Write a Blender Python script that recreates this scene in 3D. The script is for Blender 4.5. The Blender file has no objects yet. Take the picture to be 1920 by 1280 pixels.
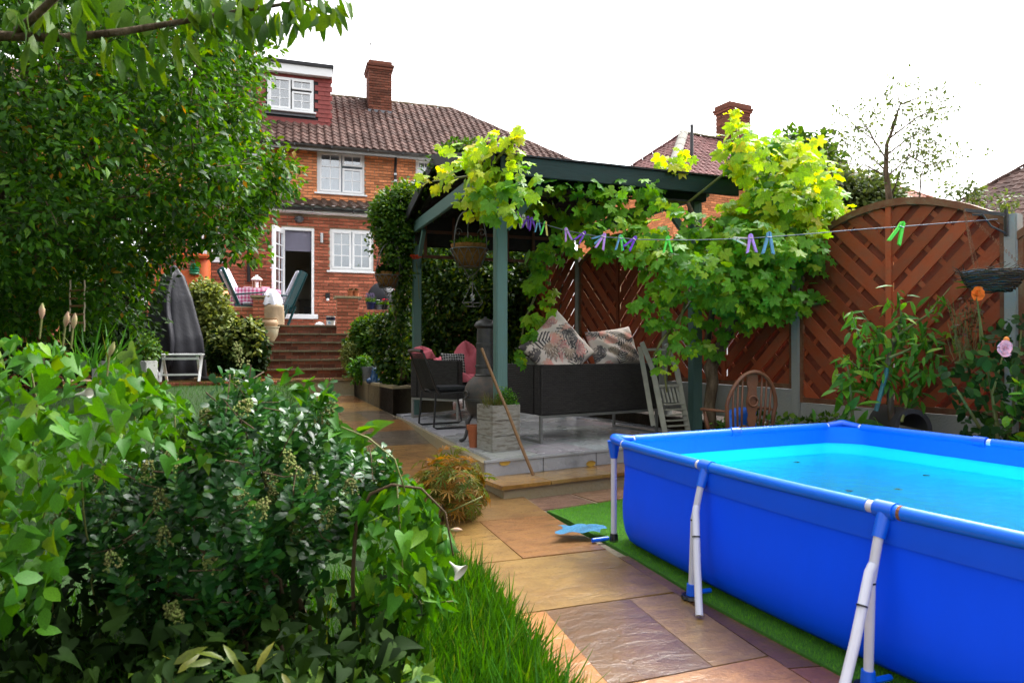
import bpy, bmesh, math, random
import numpy as np
from mathutils import Vector, Matrix
R=math.radians
random.seed(7); rng=np.random.default_rng(7)
S=bpy.context.scene
# ------------------------------------------------------------------ camera, sky, sun, exposure
FPX=1280.0; HZ=648.0; CH=1.28          # focal length in photo pixels, horizon row, eye height
cam_d=bpy.data.cameras.new('camera'); cam=bpy.data.objects.new('camera',cam_d); S.collection.objects.link(cam)
cam.location=(0,0,CH); cam.rotation_euler=(R(90)+math.atan((HZ-640)/FPX),0,0)
cam_d.sensor_width=36; cam_d.lens=24.0; cam_d.clip_start=.05; cam_d.clip_end=600
cam_d.dof.use_dof=True; cam_d.dof.focus_distance=6.3; cam_d.dof.aperture_fstop=4.5
S.camera=cam
W=bpy.data.worlds.new('World'); S.world=W; W.use_nodes=True
SUN_EL,SUN_AZ=R(52),R(46)              # azimuth from +Y clockwise: the sun stands high behind cloud beyond the fence
nt=W.node_tree; nt.nodes.clear()
sky=nt.nodes.new('ShaderNodeTexSky'); sky.sky_type='NISHITA'; sky.sun_disc=False
sky.sun_elevation=SUN_EL; sky.sun_rotation=SUN_AZ; sky.air_density=1.0; sky.dust_density=6.0; sky.ozone_density=1.0
hs=nt.nodes.new('ShaderNodeHueSaturation'); hs.inputs['Saturation'].default_value=.10; hs.inputs['Value'].default_value=1.0
bg=nt.nodes.new('ShaderNodeBackground'); bg.inputs['Strength'].default_value=.15
wo=nt.nodes.new('ShaderNodeOutputWorld')
nt.links.new(sky.outputs[0],hs.inputs['Color']); nt.links.new(hs.outputs[0],bg.inputs[0]); nt.links.new(bg.outputs[0],wo.inputs[0])
sl=bpy.data.lights.new('sun','SUN'); sl.energy=.8; sl.angle=R(40); sl.color=(1,.97,.92)
so=bpy.data.objects.new('sun',sl); S.collection.objects.link(so)
sd=Vector((math.sin(SUN_AZ)*math.cos(SUN_EL),math.cos(SUN_AZ)*math.cos(SUN_EL),math.sin(SUN_EL)))
so.rotation_euler=sd.to_track_quat('Z','Y').to_euler(); so.location=(0,0,20)
S.view_settings.view_transform='Standard'; S.view_settings.look='None'
S.view_settings.exposure=2.22; S.view_settings.gamma=1; S.view_settings.use_curve_mapping=False
S.render.engine='CYCLES'
S.cycles.max_bounces=8; S.cycles.diffuse_bounces=3; S.cycles.glossy_bounces=3; S.cycles.transmission_bounces=4; S.cycles.transparent_max_bounces=12
S.cycles.use_denoising=True; S.cycles.caustics_reflective=False
# ------------------------------------------------------------------ helpers
def P(px,py,d): return Vector(((px-960)/FPX*d, d, CH+(HZ-py)/FPX*d))
def G(px,py,z=0.0):
    d=(CH-z)*FPX/(py-HZ); return Vector(((px-960)/FPX*d,d,z))
class Fr:
    def __init__(s,ox,oy,oz,a): s.ox,s.oy,s.oz,s.a=ox,oy,oz,a; s.c,s.s=math.cos(a),math.sin(a)
    def hp(s,px,py,v=0.0):
        k=(px-960)/FPX; d=(v-s.ox*s.s+s.oy*s.c)/(s.c-k*s.s)
        x=k*d; return ((x-s.ox)*s.c+(d-s.oy)*s.s, CH+(HZ-py)/FPX*d-s.oz)
    def w(s,u,v,z=0): return Vector((s.ox+u*s.c-v*s.s, s.oy+u*s.s+v*s.c, s.oz+z))
    def loc(s,p): x,y=p[0]-s.ox,p[1]-s.oy; return (x*s.c+y*s.s,-x*s.s+y*s.c,p[2]-s.oz)
COL=S.collection
WM={}
def thing(name,label,cat,loc=(0,0,0),rz=0,group=None):
    o=bpy.data.objects.new(name,None); COL.objects.link(o); o.empty_display_size=.1
    o.location=loc; o.rotation_euler=(0,0,rz); o['label']=label; o['category']=cat
    if group: o['group']=group
    WM[o]=Matrix.Translation(Vector(loc))@Matrix.Rotation(rz,4,'Z'); return o
class MB:
    def __init__(s): s.v=[]; s.f=[]
    def add(s,v,f):
        b=len(s.v); s.v+= [tuple(p) for p in v]; s.f+=[tuple(i+b for i in q) for q in f]; return s
    def box(s,x0,x1,y0,y1,z0,z1,M=None):
        v=[Vector(p) for p in ((x0,y0,z0),(x1,y0,z0),(x1,y1,z0),(x0,y1,z0),(x0,y0,z1),(x1,y0,z1),(x1,y1,z1),(x0,y1,z1))]
        if M: v=[M@p for p in v]
        return s.add(v,[(0,3,2,1),(4,5,6,7),(0,1,5,4),(1,2,6,5),(2,3,7,6),(3,0,4,7)])
    def beam(s,p0,p1,w,h,up=(0,0,1)):
        p0,p1=Vector(p0),Vector(p1); d=(p1-p0).normalized(); up=Vector(up)
        x=d.cross(up)
        if x.length<1e-4: x=d.cross(Vector((0,1,0)))
        x.normalize(); z=x.cross(d).normalized()
        v=[p+x*a*w/2+z*b*h/2 for p in (p0,p1) for a,b in ((-1,-1),(1,-1),(1,1),(-1,1))]
        return s.add(v,[(0,1,2,3),(7,6,5,4),(0,4,5,1),(1,5,6,2),(2,6,7,3),(3,7,4,0)])
    def tube(s,pts,r,n=6,cap=True,flat=1.0):
        pts=[Vector(p) for p in pts]; m=len(pts); rr=r if isinstance(r,(list,tuple)) else [r]*m
        b=len(s.v); t0=None; prev=None
        for i,p in enumerate(pts):
            t=(pts[min(i+1,m-1)]-pts[max(i-1,0)])
            if t.length<1e-9: t=Vector((0,0,1))
            t.normalize()
            if prev is None:
                a=Vector((0,0,1)) if abs(t.z)<.9 else Vector((1,0,0)); x=t.cross(a).normalized()
            else:
                x=prev-t*prev.dot(t)
                if x.length<1e-6: x=t.cross(Vector((0,0,1)))
                x.normalize()
            prev=x; y=t.cross(x)
            for k in range(n):
                a=2*math.pi*k/n; s.v.append(tuple(p+x*(math.cos(a)*rr[i])+y*(math.sin(a)*rr[i]*flat)))
        for i in range(m-1):
            for k in range(n):
                a=b+i*n+k; c=b+i*n+(k+1)%n; s.f.append((a,c,c+n,a+n))
        if cap: s.f.append(tuple(b+k for k in range(n))[::-1]); s.f.append(tuple(b+(m-1)*n+k for k in range(n)))
        return s
    def lathe(s,prof,n=24,c=(0,0,0),fn=None,cap=False):
        b=len(s.v); c=Vector(c)
        for j,(r,z) in enumerate(prof):
            for k in range(n):
                a=2*math.pi*k/n; rr=r*(fn(a,j) if fn else 1)
                s.v.append((c.x+math.cos(a)*rr,c.y+math.sin(a)*rr,c.z+z))
        for j in range(len(prof)-1):
            for k in range(n):
                a=b+j*n+k; d=b+j*n+(k+1)%n; s.f.append((a,d,d+n,a+n))
        if cap:
            s.f.append(tuple(b+k for k in range(n))[::-1]); s.f.append(tuple(b+(len(prof)-1)*n+k for k in range(n)))
        return s
    def poly(s,pts,off):   # extrude polygon by vector
        off=Vector(off); n=len(pts); pts=[Vector(p) for p in pts]
        return s.add(pts+[p+off for p in pts],[tuple(range(n))[::-1],tuple(range(n,2*n))]+[(i,(i+1)%n,n+(i+1)%n,n+i) for i in range(n)])
    def grid(s,fn,nu,nv,wrapu=False):
        b=len(s.v)
        for j in range(nv+1):
            for i in range(nu+(0 if wrapu else 1)): s.v.append(tuple(fn(i/nu,j/nv)))
        w=nu if wrapu else nu+1
        for j in range(nv):
            for i in range(nu):
                a=b+j*w+i; c=b+j*w+(i+1)%w; s.f.append((a,c,c+w,a+w))
        return s
    def ball(s,c,r,n=10,m=6,sc=(1,1,1)):
        c=Vector(c)
        return s.grid(lambda u,v: c+Vector((math.cos(u*2*math.pi)*math.sin(v*math.pi)*r*sc[0],math.sin(u*2*math.pi)*math.sin(v*math.pi)*r*sc[1],-math.cos(v*math.pi)*r*sc[2])),n,m,True)
def uvbox(me):
    if len(me.polygons)>60000: return
    uv=me.uv_layers.new(name='UVMap'); n=len(me.loops)
    co=np.empty(len(me.vertices)*3); me.vertices.foreach_get('co',co); co=co.reshape(-1,3)
    li=np.empty(n,int); me.loops.foreach_get('vertex_index',li)
    pn=np.empty(len(me.polygons)*3); me.polygons.foreach_get('normal',pn); pn=pn.reshape(-1,3)
    lt=np.empty(len(me.polygons),int); me.polygons.foreach_get('loop_total',lt)
    ax=np.repeat(np.argmax(np.abs(pn),axis=1),lt); c=co[li]
    u=np.where(ax==0,c[:,1],c[:,0]); v=np.where(ax==2,c[:,1],c[:,2])
    uv.data.foreach_set('uv',np.stack([u,v],1).ravel())
def mesh(name,mb,mat,bevel=0,smooth=False,uv=True):
    me=bpy.data.meshes.new(name); me.from_pydata(mb.v,[],mb.f)
    if bevel:
        bm=bmesh.new(); bm.from_mesh(me); bmesh.ops.remove_doubles(bm,verts=bm.verts,dist=1e-5)
        ed=[e for e in bm.edges if len(e.link_faces)==2 and e.calc_face_angle(0)>R(30)]
        bmesh.ops.bevel(bm,geom=ed,offset=bevel,segments=2,affect='EDGES',clamp_overlap=True); bm.to_mesh(me); bm.free()
    if mat: me.materials.append(mat)
    if smooth:
        for p in me.polygons: p.use_smooth=True
        if smooth=='auto':
            try: me.set_sharp_from_angle(angle=R(40))
            except Exception: pass
    if uv: uvbox(me)
    return me
def tagd(o,label=None,cat=None,group=None,kind=None):
    if label: o['label']=label
    if cat: o['category']=cat
    if group: o['group']=group
    if kind: o['kind']=kind
    return o
def root_of(o):
    while o.parent: o=o.parent
    return o
def part(name,mb,mat,parent,world=True,bevel=0,smooth=False,label=None,kind=None,color=None):
    """one mesh object under parent; verts given in world space unless world=False (root-local)"""
    if world and parent is not None:
        M=WM[root_of(parent)].inverted(); mb.v=[tuple(M@Vector(p)) for p in mb.v]
    o=bpy.data.objects.new(name,mesh(name,mb,mat,bevel,smooth)); COL.objects.link(o); o.parent=parent
    if color: o.color=(*color,1)
    return tagd(o,label,None,None,kind)
def single(name,mb,mat,label,cat,group=None,bevel=0,smooth=False,loc=None,color=None):
    loc=Vector(loc) if loc else Vector((0,0,0))
    mb.v=[tuple(Vector(p)-loc) for p in mb.v]
    o=bpy.data.objects.new(name,mesh(name,mb,mat,bevel,smooth)); COL.objects.link(o); o.location=loc
    WM[o]=Matrix.Translation(loc)
    if color: o.color=(*color,1)
    return tagd(o,label,cat,group)
def struct(name,mb,mat,bevel=0,smooth=False,kind='structure'):
    o=bpy.data.objects.new(name,mesh(name,mb,mat,bevel,smooth)); COL.objects.link(o); WM[o]=Matrix.Identity(4); o['kind']=kind; return o
def np_mesh(name,V,F,mat,var=None,smooth=True):
    me=bpy.data.meshes.new(name); k=F.shape[1]; me.vertices.add(len(V)); me.vertices.foreach_set('co',V.astype(np.float32).ravel())
    me.loops.add(F.size); me.loops.foreach_set('vertex_index',F.astype(np.int32).ravel())
    me.polygons.add(len(F)); me.polygons.foreach_set('loop_start',np.arange(0,F.size,k,dtype=np.int32))
    if smooth: me.polygons.foreach_set('use_smooth',np.ones(len(F),bool))
    if var is not None:
        a=me.attributes.new('var','FLOAT','POINT'); a.data.foreach_set('value',var.astype(np.float32))
    me.update(calc_edges=True)
    if mat: me.materials.append(mat)
    return me
# ------------------------------------------------------------------ materials
def nodes(name):
    m=bpy.data.materials.new(name); m.use_nodes=True; t=m.node_tree; t.nodes.clear(); return m,t
def N(t,ty,**kw):
    n=t.nodes.new(ty)
    for k,v in kw.items():
        if k in n.inputs.keys(): n.inputs[k].default_value=v
        else: setattr(n,k,v)
    return n
def ramp(t,stops,src=None,interp='LINEAR'):
    r=t.nodes.new('ShaderNodeValToRGB'); e=r.color_ramp.elements; r.color_ramp.interpolation=interp
    while len(e)<len(stops): e.new(.5)
    for i,(p,c) in enumerate(stops):
        e[i].position=p; e[i].color=(*c,1) if len(c)==3 else c
    if src is not None: t.links.new(src,r.inputs[0])
    return r
KM=.68; KL=.54
def g3(x): return (x,x,x)
def mat(name,col,rough=.6,var=.25,scale=8,bump=.0,bscale=None,spec=.4,metal=0,objcol=False,stretch=None,rand=0,coat=0,col2=None,rvar=0,uv=False,sss=0):
    """principled surface: colour broken up by noise, optional bump, object colour or per-object random tint"""
    m,t=nodes(name); L=t.links.new
    tc=N(t,'ShaderNodeTexCoord'); mp=N(t,'ShaderNodeMapping'); L(tc.outputs['UV' if uv else 'Object'],mp.inputs[0])
    if stretch: mp.inputs['Scale'].default_value=stretch
    nz=N(t,'ShaderNodeTexNoise',Scale=scale,Detail=6.0,Roughness=.6); L(mp.outputs[0],nz.inputs['Vector'])
    p=N(t,'ShaderNodeBsdfPrincipled'); p.inputs['Roughness'].default_value=rough; p.inputs['Metallic'].default_value=metal
    p.inputs['Specular IOR Level'].default_value=spec; p.inputs['Coat Weight'].default_value=coat; p.inputs['Coat Roughness'].default_value=.13
    oi=N(t,'ShaderNodeObjectInfo')
    at=N(t,'ShaderNodeAttribute',attribute_name='var')
    if objcol: base=oi.outputs['Color']
    else:
        if max(col)<.6: col=tuple(x*KM for x in col)
        if col2: col2=tuple(x*KM for x in col2)
        c=N(t,'ShaderNodeRGB'); c.outputs[0].default_value=(*col,1); base=c.outputs[0]
    if col2:
        mx=N(t,'ShaderNodeMix',data_type='RGBA'); rr=ramp(t,[(.38,g3(0)),(.62,g3(1))],nz.outputs['Fac'])
        L(rr.outputs[0],mx.inputs[0]); L(base,mx.inputs[6]); mx.inputs[7].default_value=(*col2,1); base=mx.outputs[2]
    r=ramp(t,[(.25,g3(1-var)),(.75,g3(1+var))],nz.outputs['Fac'])
    mm=N(t,'ShaderNodeMix',data_type='RGBA',blend_type='MULTIPLY'); mm.inputs[0].default_value=1; L(base,mm.inputs[6]); L(r.outputs[0],mm.inputs[7]); base=mm.outputs[2]
    if rand:
        ad=N(t,'ShaderNodeMath',operation='ADD'); L(oi.outputs['Random'],ad.inputs[0]); L(at.outputs['Fac'],ad.inputs[1])
        fr=N(t,'ShaderNodeMath',operation='FRACT'); L(ad.outputs[0],fr.inputs[0])
        r2=ramp(t,[(0,g3(1-rand)),(.5,g3(1)),(1,g3(1+rand))],fr.outputs[0])
        m2=N(t,'ShaderNodeMix',data_type='RGBA',blend_type='MULTIPLY'); m2.inputs[0].default_value=1; L(base,m2.inputs[6]); L(r2.outputs[0],m2.inputs[7]); base=m2.outputs[2]
    L(base,p.inputs['Base Color'])
    if rvar:
        n3=N(t,'ShaderNodeTexNoise',Scale=scale*.6,Detail=4.0); L(mp.outputs[0],n3.inputs['Vector'])
        mr=N(t,'ShaderNodeMapRange'); mr.inputs[1].default_value=.35; mr.inputs[2].default_value=.65; mr.inputs[3].default_value=max(.03,rough-rvar); mr.inputs[4].default_value=rough+rvar
        L(n3.outputs['Fac'],mr.inputs[0]); L(mr.outputs[0],p.inputs['Roughness'])
    if bump:
        n2=N(t,'ShaderNodeTexNoise',Scale=bscale or scale*4,Detail=5.0); L(mp.outputs[0],n2.inputs['Vector'])
        b=N(t,'ShaderNodeBump',Strength=bump,Distance=.02); L(n2.outputs['Fac'],b.inputs['Height']); L(b.outputs[0],p.inputs['Normal'])
    o=N(t,'ShaderNodeOutputMaterial'); L(p.outputs[0],o.inputs[0]); return m
def leafmat(name,stops,trans=.35,rough=.38,spec=.3,kl=None):
    kl=(kl or KL/.86)*.86
    stops=[(p,(c[0]*(kl or KL)*.95,c[1]*(kl or KL)*1.08,c[2]*(kl or KL)*.55)) for p,c in stops]
    m,t=nodes(name); L=t.links.new
    oi=N(t,'ShaderNodeObjectInfo'); at=N(t,'ShaderNodeAttribute',attribute_name='var')
    ad=N(t,'ShaderNodeMath',operation='ADD'); L(oi.outputs['Random'],ad.inputs[0]); L(at.outputs['Fac'],ad.inputs[1])
    fr=N(t,'ShaderNodeMath',operation='FRACT'); L(ad.outputs[0],fr.inputs[0])
    r=ramp(t,stops,fr.outputs[0])
    tc=N(t,'ShaderNodeTexCoord'); nz=N(t,'ShaderNodeTexNoise',Scale=14.0,Detail=3.0); L(tc.outputs['Object'],nz.inputs['Vector'])
    r2=ramp(t,[(.3,g3(.78)),(.7,g3(1.2))],nz.outputs['Fac'])
    mm=N(t,'ShaderNodeMix',data_type='RGBA',blend_type='MULTIPLY'); mm.inputs[0].default_value=1; L(r.outputs[0],mm.inputs[6]); L(r2.outputs[0],mm.inputs[7])
    p=N(t,'ShaderNodeBsdfPrincipled'); p.inputs['Roughness'].default_value=rough; p.inputs['Specular IOR Level'].default_value=spec
    L(mm.outputs[2],p.inputs['Base Color'])
    tr=N(t,'ShaderNodeBsdfTranslucent')
    hs=N(t,'ShaderNodeHueSaturation'); hs.inputs['Hue'].default_value=.48; hs.inputs['Saturation'].default_value=1.1; hs.inputs['Value'].default_value=1.5; L(mm.outputs[2],hs.inputs['Color']); L(hs.outputs[0],tr.inputs[0])
    mx=N(t,'ShaderNodeMixShader'); mx.inputs[0].default_value=trans; L(p.outputs[0],mx.inputs[1]); L(tr.outputs[0],mx.inputs[2])
    o=N(t,'ShaderNodeOutputMaterial'); L(mx.outputs[0],o.inputs[0]); return m
M={}
M['brick']=mat('brick_lower',(.53,.165,.095),.85,.25,30,.3,80,rand=.38,spec=.2)
M['brick_up']=mat('brick_upper',(.61,.235,.105),.85,.25,30,.3,80,rand=.33,spec=.2)
M['brick_old']=mat('brick_chimney',(.34,.11,.065),.9,.35,20,.4,70,rand=.4,spec=.2,col2=(.16,.07,.05))
M['mortar']=mat('mortar',(.56,.43,.29),.95,.2,30,.3,120,spec=.1)
M['mortar_d']=mat('mortar_dark',(.30,.22,.15),.95,.25,20,.3,90,spec=.1)
M['tile']=mat('roof_tile',(.115,.060,.048),.85,.35,9,.3,60,rand=.34,spec=.08,col2=(.115,.075,.066))
M['tile_red']=mat('hung_tile',(.36,.06,.05),.5,.12,12,.2,60,rand=.08,spec=.4)
M['tile_or']=mat('orange_tile',(.40,.13,.07),.7,.25,9,.3,60,rand=.25,spec=.3)
M['moss']=mat('moss',(.15,.13,.06),.95,.4,20,.5,60,spec=.1,col2=(.20,.17,.12))
M['white']=mat('white_upvc',(.82,.83,.84),.3,.03,6,spec=.5)
M['whitep']=mat('white_painted',(.80,.80,.80),.4,.05,8,spec=.4)
M['black']=mat('black_plastic',(.012,.012,.014),.35,.2,10,spec=.5)
M['felt']=mat('roof_felt',(.03,.03,.034),.7,.3,20,.3,90,spec=.4)
M['lead']=mat('lead_flashing',(.22,.23,.26),.5,.2,12,.2,40,spec=.5)
M['stone']=mat('sandstone',(.40,.28,.13),.30,.38,2.6,.45,11,objcol=True,spec=.5,rvar=.14,col2=(.20,.125,.06),coat=.75)
M['slate']=mat('grey_slab',(.25,.27,.29),.3,.45,4,.35,22,objcol=True,spec=.5,rvar=.12,col2=(.24,.245,.26))
M['joint']=mat('jointing',(.36,.31,.22),.9,.3,25,.5,80,spec=.2)
M['stonewall']=mat('rendered_stone',(.46,.37,.21),.6,.4,5,.5,25,objcol=False,spec=.3,col2=(.30,.26,.17))
M['concrete']=mat('concrete',(.42,.42,.38),.85,.2,8,.3,60,spec=.2,col2=(.33,.34,.32))
M['soil']=mat('soil',(.030,.020,.012),.95,.5,12,1,40,spec=.2)
M['lawn']=mat('lawn_soil',(.025,.06,.012),.9,.4,14,.8,60,spec=.2)
M['turf']=mat('artificial_turf',(.09,.30,.035),.8,.3,60,.9,220,spec=.2,rand=.3)
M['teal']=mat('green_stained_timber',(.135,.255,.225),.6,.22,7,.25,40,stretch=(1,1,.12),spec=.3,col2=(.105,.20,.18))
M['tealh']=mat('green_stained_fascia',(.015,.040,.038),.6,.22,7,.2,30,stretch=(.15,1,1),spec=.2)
M['darkwood']=mat('dark_timber',(.035,.03,.026),.8,.3,10,.3,40,spec=.2)
M['brownwood']=mat('brown_batten',(.16,.065,.035),.7,.25,10,.2,40,spec=.3)
M['fence']=mat('stained_slat',(.47,.098,.034),.62,.25,9,.25,50,stretch=(1,1,1),rand=.30,spec=.15,col2=(.31,.085,.038))
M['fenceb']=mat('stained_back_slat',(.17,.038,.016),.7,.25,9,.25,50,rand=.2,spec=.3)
M['fencec']=mat('stained_cap',(.22,.075,.032),.7,.3,9,.25,50,rand=.2,spec=.3,col2=(.20,.11,.055))
M['pool']=mat('blue_vinyl',(.0,.072,.97),.5,.06,2.5,.12,4,spec=.15,stretch=(1,1,.5))
M['poolin']=mat('pool_liner',(.012,.68,.95),.5,.05,3,.05,8,spec=.2)
M['poolrim']=mat('pool_rim_sleeve',(.003,.13,.76),.4,.05,4,.12,20,spec=.3)
M['poolband']=mat('pool_band',(.001,.074,.76),.45,.05,4,.06,20,spec=.25)
M['poolplas']=mat('blue_plastic',(.0,.10,.72),.35,.05,4,spec=.5)
M['leg']=mat('white_coated_tube',(.52,.53,.64),.3,.06,6,spec=.5)
M['rust']=mat('rust',(.25,.10,.04),.8,.4,40,.3,90)
M['bark']=mat('bark',(.11,.075,.045),.9,.4,14,.9,50,stretch=(1,1,.3),spec=.2,col2=(.20,.15,.10))
M['twig']=mat('twig',(.10,.065,.035),.8,.3,14,.2,60,spec=.2)
M['stem']=mat('green_stem',(.16,.17,.045),.6,.3,14,spec=.3)
M['metal']=mat('brushed_frame',(.36,.36,.34),.35,.15,14,metal=.6,spec=.5)
M['iron']=mat('grey_wire',(.16,.155,.15),.5,.2,14,spec=.4,metal=.3)
M['cast']=mat('black_cast_iron',(.035,.036,.04),.45,.3,14,.15,60,spec=.5,col2=(.05,.045,.042))
M['castr']=mat('weathered_iron',(.075,.072,.07),.6,.35,9,.2,60,spec=.4,col2=(.11,.075,.055))
M['terra']=mat('terracotta',(.42,.13,.055),.75,.2,14,.1,60,spec=.25)
M['coir']=mat('coir',(.30,.145,.045),.95,.4,30,.8,90,spec=.1)
M['timb']=mat('whitewashed_wood',(.595,.58,.52),.75,.55,4,.9,22,stretch=(2.0,2.0,9),spec=.2,col2=(.20,.175,.14))
M['pole']=mat('broom_wood',(.22,.115,.045),.55,.25,20,.1,60,spec=.3)
M['grey_wood']=mat('weathered_teak',(.44,.435,.36),.7,.2,12,.2,50,spec=.25)
M['windsor']=mat('varnished_wood',(.27,.105,.045),.45,.3,12,.15,50,spec=.4,col2=(.19,.08,.045))
M['cover']=mat('black_fabric_cover',(.018,.018,.025),.55,.2,6,.25,18,spec=.28)
M['cord']=mat('black_cord',(.010,.010,.011),.6,.2,30,spec=.3)
M['pink']=mat('pink_throw',(.62,.15,.19),.9,.12,14,.5,60,spec=.1)
M['cushion']=mat('dark_seat_pad',(.06,.063,.07),.9,.15,20,.3,80,spec=.1)
M['chairpl']=mat('green_plastic',(.010,.085,.098),.4,.1,10,spec=.45)
M['cushw']=mat('pale_seat_cushion',(.62,.60,.68),.85,.12,14,.2,50,spec=.1)
M['cream']=mat('cream_glaze',(.58,.52,.36),.35,.15,7,spec=.5,col2=(.50,.38,.24))
M['sack']=mat('sandy_sack',(.52,.38,.24),.6,.15,6,.3,20,spec=.3)
M['plasticw']=mat('crumpled_white_plastic',(.68,.68,.76),.35,.1,10,.5,25,spec=.4)
M['greyglaze']=mat('grey_ribbed_glaze',(.19,.21,.24),.4,.15,10,spec=.5)
M['blueglaze']=mat('blue_glaze',(.02,.09,.24),.25,.2,10,spec=.6)
M['peg']=mat('peg_plastic',(1,1,1),.35,.05,10,objcol=True,spec=.5)
M['paint']=mat('plain',(1,1,1),.45,.12,14,objcol=True,spec=.4)
M['petal']=mat('petal',(1,1,1),.6,.12,30,objcol=True,spec=.2,rand=.15)
M['wickerb']=mat('willow',(.085,.055,.035),.8,.4,40,.5,90,spec=.2)
M['orange']=mat('orange_plastic',(.62,.13,.035),.45,.12,6,spec=.4)
M['line']=mat('line_cord',(.16,.17,.22),.5,.1,10,spec=.4)
M['room']=mat('room_wall',(.55,.50,.40),.9,.1,3)
M['chrome']=mat('steel',(.5,.5,.5),.22,.05,6,metal=.9)
M['lichen']=mat('lichened_mortar',(.42,.40,.36),.95,.35,18,.5,60,spec=.1,col2=(.30,.29,.25))
# leaves
M['lf_tree']=leafmat('leaf_tree',[(0,(.014,.045,.010)),(.45,(.028,.088,.014)),(.8,(.05,.135,.018)),(.97,(.09,.17,.022)),(1,(.30,.12,.02))],.48,.42,.2,kl=1.25)
M['lf_vine']=leafmat('leaf_vine',[(0,(.05,.15,.022)),(.4,(.085,.215,.03)),(.75,(.14,.28,.03)),(1,(.24,.32,.035))],.45,.45,.18,kl=1.25)
M['lf_viney']=leafmat('leaf_vine_yellow',[(0,(.16,.28,.03)),(.5,(.26,.36,.035)),(.85,(.36,.38,.04)),(1,(.42,.33,.04))],.48,.45,.18,kl=1.4)  # lighter, yellower vine leaves, set mostly along the top
M['lf_bind']=leafmat('leaf_bindweed',[(0,(.035,.135,.014)),(.5,(.055,.19,.018)),(.85,(.09,.245,.02)),(1,(.19,.29,.02))],.36,.45,.15,kl=.72)
M['lf_esc']=leafmat('leaf_shrub',[(0,(.010,.045,.018)),(.5,(.018,.072,.024)),(.85,(.03,.10,.022)),(1,(.07,.16,.02))],.22,.30,.30,kl=1.15)
M['lf_jas']=leafmat('leaf_jasmine',[(0,(.016,.042,.013)),(.5,(.03,.075,.018)),(.85,(.08,.13,.02)),(1,(.20,.22,.04))],.34,.4,.2,kl=1.15)
M['lf_var']=leafmat('leaf_variegated',[(0,(.10,.16,.04)),(.5,(.26,.29,.09)),(1,(.45,.44,.18))],.3,.5)
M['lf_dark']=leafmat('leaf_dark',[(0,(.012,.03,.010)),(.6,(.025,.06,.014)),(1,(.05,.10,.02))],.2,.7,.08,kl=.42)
M['lf_mid']=leafmat('leaf_mid',[(0,(.03,.085,.02)),(.5,(.06,.14,.025)),(1,(.14,.22,.03))],.32,.55,.15,kl=.8)
M['lf_peach']=leafmat('leaf_peach',[(0,(.035,.12,.02)),(.5,(.06,.18,.025)),(.85,(.11,.25,.03)),(1,(.24,.33,.04))],.38,.4,.22,kl=1.0)
M['lf_rose']=leafmat('leaf_rose',[(0,(.016,.055,.025)),(.6,(.03,.09,.03)),(1,(.07,.16,.03))],.25,.5,.12)
M['lf_acer']=leafmat('leaf_acer',[(0,(.09,.14,.03)),(.35,(.17,.15,.04)),(.65,(.30,.13,.05)),(1,(.40,.20,.06))],.4,.5,.2,kl=.9)
M['lf_blue']=leafmat('leaf_thin_tree',[(0,(.08,.13,.055)),(.6,(.14,.19,.07)),(1,(.22,.26,.08))],.35,.5)
M['grass']=leafmat('grass_blade',[(0,(.022,.09,.010)),(.5,(.045,.17,.016)),(.90,(.07,.22,.02)),(.96,(.15,.2,.04)),(1,(.22,.22,.07))],.35,.5,.12,kl=.72)
M['flower']=mat('floret',(.17,.25,.05),.7,.3,30,rand=.35,spec=.15,col2=(.22,.20,.07))
M['jasfl']=mat('white_floret',(.59,.59,.50),.7,.1,30,spec=.2)
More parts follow.
